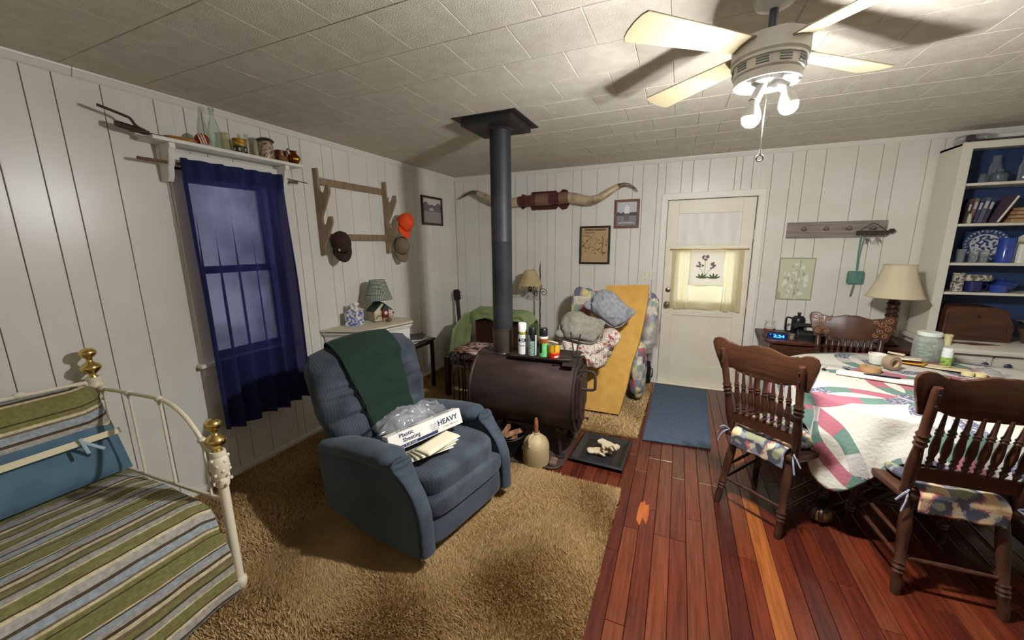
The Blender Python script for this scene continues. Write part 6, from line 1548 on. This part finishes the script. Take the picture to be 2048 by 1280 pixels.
MB().lathe([(.022, .09), (.025, .092), (.025, .112), (.022, .114), (0, .114)], n=24).build('cap', mat('cap_white2', srgb(232, 236, 236), .4), t)
t = thing('white_cup', 'white plastic tub standing behind the tape rolls', 'tub', on(1.262, 3.215))
MB().lathe([(0, 0), (.038, 0), (.041, .004), (.047, .062), (.044, .062), (.039, .006), (0, .005)], n=28).build('body', mat('tub_white', srgb(226, 222, 208), .45), t)
MB().lathe([(.046, .058), (.050, .06), (.050, .068), (.045, .069)], n=28).build('rim', MATS['tub_white'], t)
def tape(label, loc, r_, w_, m, stand, rz=0.):
    t = thing('tape_roll', label, 'tape', loc, rz, 'tape rolls on the table')
    mm = Matrix.Translation((0, 0, r_)) @ Matrix.Rotation(PI/2, 4, 'X') if stand else Matrix.Translation((0, 0, w_/2))
    MB().lathe([(r_*.62, -w_/2), (r_, -w_/2), (r_, w_/2), (r_*.62, w_/2), (r_*.62, -w_/2)], n=36, m=mm).build('tape', m, t)
    MB().lathe([(r_*.55, -w_/2), (r_*.625, -w_/2), (r_*.625, w_/2), (r_*.55, w_/2), (r_*.55, -w_/2)], n=36, m=mm).build('core', mat('card_core', srgb(176, 150, 110), .8), t)
tape('clear packing tape roll standing on edge', on(1.285, 3.09), .045, .048, mat('clear_tape', srgb(150, 132, 106), .25), True, .5)
tape('brown masking tape roll lying flat', on(1.155, 3.005), .052, .030, mat('masking_tape', srgb(178, 138, 92), .6), False)
t = thing('knife', 'black-handled utility knife lying on the white roll', 'knife', on(1.15, 2.83, .022), math.radians(-8))
MB().prism([(-.085, -.006), (-.02, -.010), (.06, -.008), (.08, 0), (.06, .007), (-.085, .006)], .010, None, .003).build('handle', M_blackpl, t)
MB().prism([(.07, -.005), (.105, -.002), (.07, .006)], .0015).build('blade', M_chrome, t, 0)
t = thing('paper_roll', 'white rolled plan lying across the quilt', 'paper', on(1.13, 2.80), math.radians(-16))
MB().lathe([(.008, -.20), (.012, -.20), (.012, .20), (.008, .20)], n=18, m=Matrix.Translation((0, 0, .0125)) @ Matrix.Rotation(PI/2, 4, 'Y')).build('roll', M_paper, t)
gridmesh('loose_sheet', lambda u, v: Vector((lerp(-.19, .19, u), lerp(.012, .13, v), .003+.009*(1-v)**3+.002*math.sin(u*8))), 14, 10, M_paper, t, solid=.0008)
for k, (x_, y_, lab) in enumerate(((.90, 2.93, 'dark clip lying left on the quilt'), (1.03, 2.965, 'dark clip beside the masking tape'))):
    t = thing('binder_clip', lab, 'clip', on(x_, y_), .6*k, 'clips on the quilt')
    MB().prism([(-.012, 0), (.012, 0), (.003, .012), (-.003, .012)], .02, face_m((0, 0, 0), (1, 0, 0), (0, 0, 1))).build('body', M_blackpl, t, 0)
    MB().tube([(0, -.006, .011), (.012, -.006, .024), (.012, .006, .024), (0, .006, .011)], .0012, 5).build('wire', M_chrome, t)
for k, (x_, y_, rz, col, lab) in enumerate(((1.42, 3.31, -.6, (206, 150, 60), 'orange envelope lowest in the mail by the jar'), (1.40, 3.325, -.5, (222, 212, 190), 'cream envelope leaning over the orange one'), (1.585, 3.225, -.55, (216, 200, 160), 'cream envelope to the right of the mail heap'))):
    t = thing('envelope', lab, 'envelope', on(x_, y_, (.001, .022, .001)[k]), rz, 'mail on the table')
    gridmesh('body', lambda u, v: Vector(((u-.5)*.24, (v-.5)*.11, .004+.012*u*u)), 8, 4, mat(f'envelope_{"abc"[k]}', srgb(*col), .7), t, solid=.0015)
    gridmesh('flap', lambda u, v: Vector(((u-.5)*.24*(1-.8*v), .055-.05*v, .0056+.012*u*u)), 8, 4, MATS[f'envelope_{"abc"[k]}'], t, solid=.001)
t = thing('clothes_peg', 'pale wooden clothes peg lying by the mail', 'peg', on(1.40, 3.33, .046), -.7)
for s_ in (-1, 1): MB().box((0, s_*.006, .006), (.085, .008, .010), .002, rotm(0, 0, s_*.06)).build('prong', mat('pale_wood', srgb(206, 186, 160), .7), t)
MB().cyl((.01, -.008, .006), (.01, .008, .006), .005, n=10).build('spring', M_chrome, t)
for k, (x_, lab) in enumerate(((1.60, 'left of two small cream wax pots on the table'), (1.655, 'right of two small cream wax pots on the table'))):
    t = thing('wax_pot', lab, 'pot', on(x_+.05, 3.11), 0, 'wax pots')
    MB().lathe([(0, 0), (.026, 0), (.028, .02), (.026, .022), (.024, .018), (0, .018)], n=20).build('pot', mat('wax_cream', srgb(222, 206, 150), .5), t)
    MB().lathe([(0, .0185), (.023, .0185), (.02, .0205), (0, .021)], n=20).build('wax', mat('wax', srgb(236, 224, 176), .4), t)
t = thing('plastic_bag', 'small crumpled clear bag beside the wax pots', 'bag', on(1.76, 3.18))
gridmesh('film', lambda u, v: Vector(((u-.5)*.16, (v-.5)*.10, .035*math.sin(PI*u)*math.sin(PI*v)+.012*nz(u*9, v*9)+.004)), 24, 16, M_film, t)
gridmesh('twist', lambda u, v: Vector((.08+.03*u, (v-.5)*.03*(1-u*.6), .008+.006*math.sin(v*9))), 6, 6, M_film, t)

# ------------------------------------------------------------------ desk against the back wall
DZ = .72
t = thing('writing_desk', 'brown wooden desk against the back wall behind the table', 'desk', (1.32, 4.20, 0))
M_desk = mat('desk_wood', srgb(86, 46, 30), .4, col2=srgb(60, 30, 20), nscale=6, nstretch=(.7, 6, 6), ndetail=6)
tp_ = [(-.56, -.20), (-.54, -.25), (-.48, -.27), (.56, -.27), (.56, .27), (-.56, .27)]
MB().prism(tp_, .028, Matrix.Translation((0, 0, DZ-.014)), .005, 2).build('desk_top', M_desk, t, 0)
MB().box((0, .0, DZ-.10), (1.04, .48, .14), .004).build('drawer_case', M_desk, t, 0)
for k in range(2):
    dr = MB().box((-.26+.52*k, -.243, DZ-.10), (.48, .012, .115), .003).build('drawer', M_oakh, t, 0)
    MB().lathe([(0, 0), (.008, 0), (.007, .012), (.014, .02), (.012, .028), (0, .03)], n=12, m=Matrix.Translation((-.26+.52*k, -.249, DZ-.10)) @ rotm(PI/2)).build('knob', M_brass, dr)
for sx in (-1, 1):
    for sy in (-1, 1): MB().box((sx*.5, sy*.21, (DZ-.17)/2), (.05, .05, DZ-.17), .005).build('leg', M_desk, t)
# on the desk
def od(x_, y_): return (x_, y_, DZ)
t = thing('cord_coil', 'dark coiled cord at the left end of the desk', 'cord', od(.80, 4.12))
for k in range(4): MB().tube([((.04-.004*k)*math.cos(a), (.05-.004*k)*math.sin(a), .005+.008*k) for a in [2*PI*i/20 for i in range(20)]], .0045, 6, close=True).build('loop', mat('cord_brown', srgb(88, 70, 60), .6), t)
t = thing('candle_jar', 'glass candle jar with a red label on the desk', 'jar', od(.835, 4.22))
MB().lathe([(0, 0), (.042, 0), (.045, .005), (.045, .085), (.036, .105), (.036, .112)], n=28).build('glass', M_glass, t)
MB().lathe([(.0455, .012), (.0455, .055)], n=28).build('label_band', mat('label_red', srgb(120, 52, 48), .6), t)
MB().lathe([(0, .006), (.041, .006), (.041, .06), (0, .06)], n=24).build('wax', mat('wax_grey', srgb(190, 180, 170), .5), t)
MB().lathe([(.038, .108), (.04, .11), (.04, .124), (.034, .127), (0, .127)], n=24).build('lid', M_glass, t)
ck = thing('alarm_clock', 'black digital alarm clock with blue 2:24 display on the desk', 'clock', od(.868, 4.05), math.radians(-12))
MB().prism([(-.045, 0), (.05, 0), (.05, .045), (.03, .06), (-.03, .062), (-.045, .05)], .15, face_m((0, 0, 0), (0, 1, 0), (0, 0, 1)), .004).build('case', M_blackpl, ck, 0)
MB().box((0, -.0465, .028), (.138, .003, .046), .001).build('display', mat('clock_screen', srgb(6, 14, 40), .2, emit=srgb(10, 40, 140), estr=.35), ck, 0)
text('display_digits', '2:24', .034, mat('clock_digits', srgb(60, 160, 255), .4, emit=srgb(60, 170, 255), estr=2.6), ck, face_m((.012, -.0486, .028), (1, 0, 0), (0, 0, 1)), width=.082, bold=.0008)
MB().box((-.052, -.0485, .04), (.006, .001, .006)).build('indicator', MATS['clock_digits'], ck, 0)
t = thing('shot_glass', 'small clear tumbler between clock and telephone', 'glass', od(.972, 4.03))
MB().lathe([(0, 0), (.02, 0), (.024, .055), (.0215, .055), (.018, .006), (0, .006)], n=20).build('body', M_glass, t)
MB().lathe([(0, .007), (.018, .007), (.02, .03), (0, .03)], n=18).build('contents', mat('tan_contents', srgb(160, 132, 100), .7), t)
ph = thing('telephone', 'black corded telephone with handset on the desk', 'telephone', od(1.118, 4.08), math.radians(-10))
MB().prism([(-.10, 0), (.10, 0), (.10, .03), (.05, .075), (-.03, .085), (-.10, .06)], .19, face_m((0, 0, 0), (0, 1, 0), (0, 0, 1)), .008, 2).build('base', M_blackpl, ph)
MB().tube(catmull([(-.12, .02, .10), (-.08, .02, .118), (0, .02, .125), (.08, .02, .118), (.115, .02, .098)], 5), [.026]*4+[.018]*12+[.026]*5, 10).build('handset', M_blackpl, ph)
for k in range(12): MB().box((-.03+.03*(k % 3), -.072-.003*(k//3)*0+.018*(k//3)*.4, .045+.008*(k//3)), (.016, .012, .006), .002).build('key', mat('phone_key', srgb(60, 60, 64), .4), ph, 0)
t = thing('press_pot', 'black press coffee pot behind the telephone', 'coffee pot', od(1.065, 4.27))
MB().lathe([(0, 0), (.052, 0), (.054, .005), (.054, .14), (.048, .165), (.034, .178), (.012, .182), (.012, .195), (.017, .2), (.015, .212), (0, .214)], n=28).build('body', M_blackpl, t)
MB().tube(catmull([(-.05, 0, .155), (-.09, 0, .16), (-.095, 0, .10), (-.09, 0, .035), (-.052, 0, .03)], 5), .008, 8).build('handle', M_blackpl, t)
t = thing('pen_holder', 'white pen tray with a clear cup on the desk', 'pen holder', od(1.30, 4.17))
MB().box((0, 0, .02), (.12, .10, .04), .005).build('tray', mat('pen_white', srgb(222, 220, 212), .45), t)
MB().box((.02, -.052, .02), (.07, .004, .022), .002).build('tray_label', mat('pen_grey', srgb(150, 146, 136), .6), t, 0)
MB().lathe([(0, .041), (.034, .041), (.038, .12), (.036, .12), (.032, .045), (0, .045)], n=24).build('cup', M_glass, t)
for k in range(7):
    a = k*.9; col = ((40, 40, 46), (60, 64, 90), (30, 30, 32))[k % 3]
    pt = thing('pen', ('dark pen standing among others in the clear cup'), 'pen', od(1.30, 4.17), 0, 'pens in the clear cup')
    p0 = Vector((.015*math.cos(a), .015*math.sin(a), .05)); p1 = Vector((.042*math.cos(a), .042*math.sin(a), .17+.012*(k % 3)))
    MB().cyl(p0, p1, .0042, n=8).build('barrel', mat(f'pen_{"abc"[k % 3]}', srgb(*col), .4), pt); MB().cyl(p1, p1+(p1-p0).normalized()*.02, .0048, .003, 8).build('cap', M_blackpl, pt)
dl = thing('desk_lamp', 'table lamp with cream bell shade and dark turned base', 'lamp', od(1.655, 4.12))
MB().lathe([(0, 0), (.075, 0), (.078, .012), (.06, .03), (.03, .045), (.028, .06), (.042, .075), (.03, .09), (.034, .10), (.034, .18), (.028, .19), (.042, .2), (.028, .215), (.036, .225), (.036, .30), (.028, .31), (.04, .32), (.028, .335), (.034, .345), (.034, .42), (.02, .44), (.01, .45), (.01, .62), (0, .62)], n=24).build('base', M_dark, dl)
for k in range(2): MB().tube([(.036*math.cos(i*.55+k*PI), .036*math.sin(i*.55+k*PI), .1+.32*i/36) for i in range(37)], .007, 6).build('twist', M_dark, dl)
def bell(u, v):
    a = 2*PI*u; r_ = lerp(.102, .185, v**1.35); n8 = 1-.025*abs(math.sin(a*4)); return Vector((r_*n8*math.cos(a), r_*n8*math.sin(a), lerp(.665, .405, v)))
gridmesh('lamp_shade', bell, 64, 18, mat('cream_shade', srgb(216, 204, 172), .8, translucent=.2), dl)
for zz, r_ in ((.665, .102), (.405, .182)): MB().tube([(r_*math.cos(2*PI*i/40), r_*math.sin(2*PI*i/40), zz) for i in range(40)], .004, 6, close=True).build('shade_trim', MATS['cream_shade'], dl)

# ------------------------------------------------------------------ hutch, base cabinet, worktop
HX0, HX1, HY0, HY1 = 1.925, 3.2, 4.215, YB-.012
M_hut = mat('hutch_paint', srgb(212, 207, 192), .45, bump=.03, bscale=40); M_hblue = mat('hutch_blue', srgb(42, 64, 106), .5, col2=srgb(36, 55, 92), nscale=5)
h = thing('hutch', 'white open-shelf hutch painted blue inside', 'hutch', ((HX0+HX1)/2, (HY0+HY1)/2, .785))
HO_ = Vector(((HX0+HX1)/2, (HY0+HY1)/2, .785))
def hb(name, x0, x1, y0, y1, z0, z1, m, par=h, org=HO_, bev=.002): return MB().box(tuple(Vector(((x0+x1)/2, (y0+y1)/2, (z0+z1)/2))-org), (x1-x0, y1-y0, z1-z0), bev, seg=1).build(name, m, par, 0)
for x_ in (HX0, HX1-.02): hb('side_panel', x_, x_+.02, HY0, HY1, .785, 2.30, M_hut)
hb('back_panel', HX0+.02, HX1-.02, HY1-.012, HY1, .785, 2.28, M_hblue, bev=0)
for x_ in (HX0+.02, HX1-.026): hb('side_lining', x_, x_+.006, HY0+.02, HY1-.012, .785, 2.28, M_hblue, bev=0)
hb('top_panel', HX0, HX1, HY0, HY1, 2.28, 2.302, M_hut)
for z_ in (2.005, 1.703, 1.40, 1.168): 
    hb('shelf', HX0+.026, HX1-.026, HY0+.004, HY1-.012, z_-.020, z_, M_hut)
hb('stile', HX0, HX0+.058, HY0-.014, HY0+.004, .785, 2.302, M_hut); hb('stile', HX1-.058, HX1, HY0-.014, HY0+.004, .785, 2.302, M_hut); hb('top_rail', HX0+.058, HX1-.058, HY0-.014, HY0+.004, 2.252, 2.302, M_hut)
bcab = thing('base_cabinet', 'white base cabinet with blue-knobbed drawers below the hutch', 'cabinet', (HX0+.62, 4.17, 0)); BO2 = Vector((HX0+.62, 4.17, 0))
bb_ = lambda n_, *a, m=M_hut, **k: hb(n_, *a, m, bcab, BO2, **k)
bb_('body', HX0, HX1, 3.90, YB-.012, 0, .745)
for k in range(2):
    x0 = HX0+.02+.34*k if k == 0 else HX0+.265
    x0, x1 = ((HX0+.02, HX0+.245), (HX0+.262, HX0+.60))[k]
    d_ = bb_('drawer', x0, x1, 3.882, 3.90, .60, .735); bb_('drawer_panel', x0+.03, x1-.03, 3.876, 3.884, .63, .705)
    kx_ = (2.125, 2.245)[k]
    kb = MB().lathe([(0, 0), (.007, 0), (.007, .012), (.019, .018), (.021, .027), (.014, .034), (0, .035)], n=18, m=Matrix.Translation(Vector((kx_, 3.882, .672))-BO2) @ rotm(PI/2)).build('knob', mat('knob_navy', srgb(34, 44, 84), .3), d_)
    bb_('cabinet_door', x0, x1, 3.882, 3.90, .06, .585)
wt = MB().box(((HX0+HX1)/2-.01, 4.17, .765), (HX1-HX0+.05, .655, .036), .006).build('worktop', M_hut); tag(wt, 'white painted worktop between the hutch and the base cabinet', 'worktop')
ZW = .7845
t = thing('bread_box', 'brown wooden bread box with sloped ends on the worktop', 'bread box', (2.205, 4.305, ZW))
MB().prism([(-.19, 0), (.205, 0), (.215, .12), (.16, .245), (.10, .272), (-.16, .272), (-.19, .24)], .25, face_m((0, 0, 0), (1, 0, 0), (0, 0, 1)), .006, 2).build('body', mat('breadbox_wood', srgb(84, 50, 32), .45, col2=srgb(64, 37, 24), nscale=5, nstretch=(.6, 5, 5), ndetail=5), t, 0)
MB().box((.0, -.128, .13), (.34, .006, .18), .002).build('lid_panel', MATS['breadbox_wood'], t, 0); MB().cyl((0, -.13, .2), (0, -.15, .2), .008, n=10).build('knob', M_dark, t)
t = thing('foil_dish', 'crumpled foil-wrapped dish at the right of the bread box', 'dish', (2.57, 4.22, ZW))
gridmesh('foil', lambda u, v: Vector(((.10+.02*v)*math.cos(2*PI*u)*v**.4*(1+.12*nz(u*12, v*6)), (.10+.02*v)*math.sin(2*PI*u)*v**.4, .11+.06*v+.018*nz(u*14, v*9))), 40, 12, mat('foil', srgb(196, 192, 186), .25, .9), t)
MB().lathe([(0, 0), (.07, 0), (.10, .10), (.095, .11), (0, .10)], n=24).build('bowl', mat('bowl_brown', srgb(96, 74, 52), .5), t)
t = thing('candle', 'stubby cream candle standing at the worktop edge', 'candle', (1.955, 3.97, ZW-.0015))
MB().lathe([(0, 0), (.018, 0), (.022, .06), (.027, .075), (.024, .08), (.012, .072), (0, .07)], n=20).build('wax', mat('candle_wax', srgb(226, 214, 164), .5), t); MB().cyl((0, 0, .07), (.002, 0, .085), .0012, n=5).build('wick', M_blackpl, t)
tag(MB().prism([(-.15, 0), (-.03, -.05), (.14, .0), (.0, .045)], .003, Matrix.Translation((2.16, 4.06, ZW+.001))).build('cloth_mat', mat('mat_brown', srgb(92, 52, 40), .9)), 'small brown diamond cloth on the worktop', 'cloth')

# dishes on the shelves
def hs(name, label, cat, x_, z_, y_=4.33, rz=0., group='dishes in the hutch'): return thing(name, label, cat, (x_, y_, z_), rz, group)
def glassjar(label, x_, z_, r_, hh, nk, m=M_glass, y_=4.34):
    t = hs('glass_jar', label, 'jar', x_, z_, y_); MB().lathe([(0, .001), (r_*.95, .001), (r_, .01), (r_, hh*.62), (r_*.8, hh*.75), (nk, hh*.82), (nk, hh*.95)], n=28).build('body', m, t); MB().lathe([(nk*1.1, hh*.93), (nk*1.15, hh), (0, hh)], n=24).build('lid', m, t)
Z4, Z3, Z2, Z1 = 2.0055, 1.7035, 1.4005, 1.1685
glassjar('small clear jar on the top hutch shelf', 2.135, Z4, .022, .075, .016); glassjar('dark squat bottle on the top hutch shelf', 2.225, Z4, .048, .10, .02, glassy('smoke_glass', (.20, .24, .28), .5)); glassjar('tall clear decanter on the top hutch shelf', 2.235, Z4, .035, .215, .022, M_glass, 4.42); glassjar('cut glass bottle at the right of the top hutch shelf', 2.36, Z4, .035, .19, .024)
for k, (w_, hh, col, lab) in enumerate(((.018, .17, (70, 52, 60), 'plum paperback first on the hutch book row'), (.022, .19, (120, 96, 84), 'brown paperback second on the hutch book row'), (.020, .18, (64, 66, 86), 'slate book third on the hutch book row'), (.026, .195, (88, 90, 104), 'grey book fourth on the hutch book row'), (.022, .185, (60, 62, 78), 'dark blue book fifth on the hutch book row'))):
    t = hs('book', lab, 'book', 2.065+.027*k, Z3, 4.36, 0, 'books in the hutch'); t.rotation_euler = (0, .10+.02*k, 0); t.location.z += .003
    bm_ = mat(f'book_{"abcde"[k]}', srgb(*col), .5)
    MB().box((0, .0, hh/2), (w_-.004, .118, hh-.006)).build('pages', M_paper, t, 0)
    for s_ in (-1, 1): MB().box((s_*(w_/2-.0012), 0, hh/2), (.0024, .126, hh)).build('cover', bm_, t, 0)
    MB().box((0, -.0635, hh/2), (w_, .003, hh)).build('spine', bm_, t, 0); MB().box((0, -.0655, hh*.72), (w_*.7, .001, hh*.28)).build('spine_title', mat('spine_print', srgb(176, 172, 178), .6), t, 0)
t = hs('book', 'tall book leaning at the right end of the hutch book row', 'book', 2.225, Z3+.002, 4.33, 0, 'books in the hutch'); t.rotation_euler = (0, .42, 0)
MB().box((0, 0, .11), (.014, .15, .205)).build('pages', M_paper, t, 0); 
for s_ in (-1, 1): MB().box((s_*.0085, 0, .11), (.0026, .158, .212)).build('cover', mat('book_plum', srgb(92, 72, 86), .5), t, 0)
glassjar('small pale green bottle in front of the hutch books', 2.065, Z3, .012, .075, .008, glassy('pale_green', (.78, .82, .62), .5), 4.25)
for k, (hh, lab) in enumerate(((.03, 'lowest tan box in the stack on the hutch shelf'), (.026, 'second tan box in the stack on the hutch shelf'), (.026, 'third tan box in the stack on the hutch shelf'), (.022, 'top tan box in the stack on the hutch shelf'))):
    t = hs('card_box', lab, 'box', 2.385+.006*(k % 2), Z3+(0, .032, .060, .088)[k], 4.33, .05*k, 'tan boxes in the hutch')
    MB().box((0, 0, hh/2), (.17-.012*k, .15, hh-.004), .002).build('tray', mat('card_tan', srgb(176, 144, 104), .7), t, 0); MB().box((0, 0, hh-.004), (.174-.012*k, .154, .008), .002).build('lid', mat('card_tan2', srgb(160, 124, 88), .7), t, 0)
def tumbler(label, x_, y_, r_, hh):
    t = hs('drinking_glass', label, 'glass', x_, Z2, y_, 0, 'glasses in the hutch'); MB().lathe([(0, .001), (r_*.82, .001), (r_, hh), (r_*.94, hh), (r_*.78, .008), (0, .008)], n=24).build('body', M_glass, t); MB().lathe([(r_*.84, .0), (r_*.86, .008), (r_*.80, .012)], n=24).build('foot', M_glass, t)
tumbler('clear tumbler first on the glass row in the hutch', 2.085, 4.30, .028, .105); tumbler('clear tumbler second on the glass row in the hutch', 2.145, 4.27, .03, .10); tumbler('clear tumbler third on the glass row in the hutch', 2.205, 4.27, .03, .10)
t = hs('platter', 'blue and white willow platter standing at the back of the hutch', 'plate', 2.29, Z2+.003, 4.405); 
def willow(u, v):
    r_ = v
    if r_ > .93: return srgb(60, 78, 120)
    if r_ > .84: return srgb(196, 200, 204) if int(u*60) % 2 else srgb(52, 68, 110)
    if r_ > .66: return srgb(48, 62, 104) if nz(u*30, r_*9) > -.15 else srgb(120, 134, 160)
    if r_ > .60: return srgb(206, 208, 208)
    return srgb(46, 60, 100) if nz(r_*math.cos(6.283*u)*7, r_*math.sin(6.283*u)*7) > .0 else srgb(196, 198, 200)
gridmesh('dish', lambda u, v: Vector((.142*v*math.cos(2*PI*u), .022-.018*sm(.6, 1, v)+.045*(.5+.5*v*math.sin(2*PI*u)), .132+.13*v*math.sin(2*PI*u))), 90, 40, mat('china', (1, 1, 1), .2, attr='Col'), t, colfn=willow, solid=.004)
MB().box((0, .02, .006), (.10, .02, .012), .003).build('stand_foot', M_dark, t)
t = hs('blue_canister', 'tall glossy cobalt blue canister in the hutch', 'canister', 2.315, Z2, 4.265)
M_cob = mat('cobalt', srgb(46, 70, 150), .15, coat=.4)
MB().lathe([(0, 0), (.044, 0), (.047, .004), (.047, .185), (.044, .19), (0, .19)], n=32).build('body', M_cob, t); MB().lathe([(.0475, .178), (.049, .182), (.0475, .187)], n=32).build('rim', M_cob, t)
for k in range(3):
    t = hs('white_cup', ('lowest of three nested white cups in the hutch', 'middle of three nested white cups in the hutch', 'top of three nested white cups in the hutch')[k], 'cup', 2.405, Z2+.038*k, 4.27, 0, 'white cups in the hutch')
    MB().lathe([(0, .001), (.026, .001), (.036, .05), (.038, .062), (.035, .062), (.024, .008), (0, .008)], n=24, m=Matrix.Translation((0, 0, .063)) @ Matrix.Rotation(PI, 4, 'X')).build('bowl', mat('white_china', srgb(216, 214, 200), .25), t)
    MB().lathe([(.024, .060), (.026, .066), (.022, .066)], n=24).build('foot_ring', MATS['white_china'], t)
t = hs('white_plate', 'white plate leaning at the right side of the hutch', 'plate', 2.53, Z2+.002, 4.40)
MB().lathe([(0, 0), (.07, 0), (.11, .012), (.112, .016), (.07, .005), (0, .004)], n=36, m=Matrix.Translation((0, .02, .11)) @ rotm(PI/2-.18)).build('dish', MATS['white_china'], t); MB().box((0, .02, .004), (.08, .03, .008), .002).build('stand_foot', M_dark, t)
def mug(label, x_, y_, z_, r_, hh, col, rz=0., tip=False):
    t = hs('mug', label, 'mug', x_, z_, y_, rz, 'mugs in the hutch'); m_ = col; rm = Matrix.Translation((0, 0, r_)) @ rotm(PI/2) if tip else Matrix.Identity(4)
    MB().lathe([(0, .001), (r_*.9, .001), (r_, .006), (r_, hh), (r_*.92, hh), (r_*.9, .01), (0, .008)], n=28, m=rm).build('body', m_, t)
    MB().tube([rm @ Vector(p) for p in catmull([(-r_*.98, 0, hh*.82), (-r_*1.6, 0, hh*.75), (-r_*1.6, 0, hh*.3), (-r_*.98, 0, hh*.2)], 5)], .005, 7).build('handle', m_, t)
def mugcol(co): return srgb(196, 190, 172) if nz(co.x*40, co.y*40, co.z*40) > -.1 else srgb(88, 84, 78)
M_mugp = mat('mug_pattern', srgb(190, 184, 166), .3, col2=srgb(96, 90, 82), nscale=40, nramp=(.45, .55))
mug('patterned mug at the far left of the lower hutch shelf', 2.09, 4.28, Z1, .036, .075, M_mugp, .6); mug('patterned mug stacked on another mug in the hutch', 2.09, 4.28, Z1+.078, .035, .07, M_mugp, 1.0); mug('dark navy mug on the lower hutch shelf', 2.185, 4.28, Z1, .05, .082, mat('mug_navy', srgb(36, 38, 88), .3), PI)
t = hs('patterned_dish', 'patterned rectangular dish resting on the navy mug', 'dish', 2.20, Z1+.0835, 4.29)
MB().box((0, 0, .024), (.15, .09, .044), .012, seg=3).build('body', M_mugp, t); MB().box((0, 0, .048), (.135, .075, .01), .004).build('lid', MATS['mug_pattern'], t)
t = hs('blue_pot', 'small cobalt blue pot on the lower hutch shelf', 'pot', 2.32, Z1, 4.26); MB().lathe([(0, 0), (.04, 0), (.045, .005), (.047, .055), (.043, .055), (.04, .008), (0, .007)], n=28).build('body', M_cob, t); MB().tube([(.046, 0, .045), (.066, 0, .043), (.066, .0, .03), (.046, 0, .028)], .005, 6).build('handle', M_cob, t)
t = hs('blue_bowl', 'wide blue lidded bowl behind the small blue pot', 'bowl', 2.40, Z1, 4.39); MB().lathe([(0, 0), (.05, 0), (.06, .01), (.09, .065), (.094, .07), (.088, .07), (0, .06)], n=32).build('body', M_cob, t); MB().lathe([(.092, .07), (.06, .086), (.012, .093), (.014, .105), (0, .107)], n=32).build('lid', M_cob, t)
t = hs('glass_bowl', 'clear glass bowl at the right of the lower hutch shelf', 'bowl', 2.60, Z1, 4.30); MB().lathe([(0, .001), (.04, .001), (.08, .06), (.084, .075), (.08, .075), (.04, .008), (0, .008)], n=28).build('body', M_glass, t); MB().lathe([(.035, 0), (.04, .006), (.034, .008)], n=24).build('foot', M_glass, t)
# on top of the hutch
t = thing('weathered_board', 'long dark weathered board lying along the hutch top', 'board', (2.42, 4.30, 2.3025))
MB().prism([(-.44, 0), (.7, 0), (.7, .035), (.2, .045), (.02, .03), (-.42, .028)], .04, face_m((0, 0, 0), (1, 0, 0), (0, 0, 1)), .004).build('plank', mat('grey_board', srgb(78, 72, 66), .8, col2=srgb(56, 50, 46), nscale=10, nstretch=(.5, 5, 5)), t, 0)
MB().box((-.42, .0, .045), (.04, .036, .04), .004).build('end_block', MATS['grey_board'], t, 0)
t = thing('clear_carton', 'crumpled clear package on top of the hutch', 'package', (2.06, 4.40, 2.3025)); gridmesh('film', puff(0, 0, .045, .10, .05, .043, 4), 24, 14, M_film, t); MB().box((0, .0, .03), (.12, .06, .05), .006).build('contents', mat('pack_grey', srgb(120, 114, 106), .7), t)
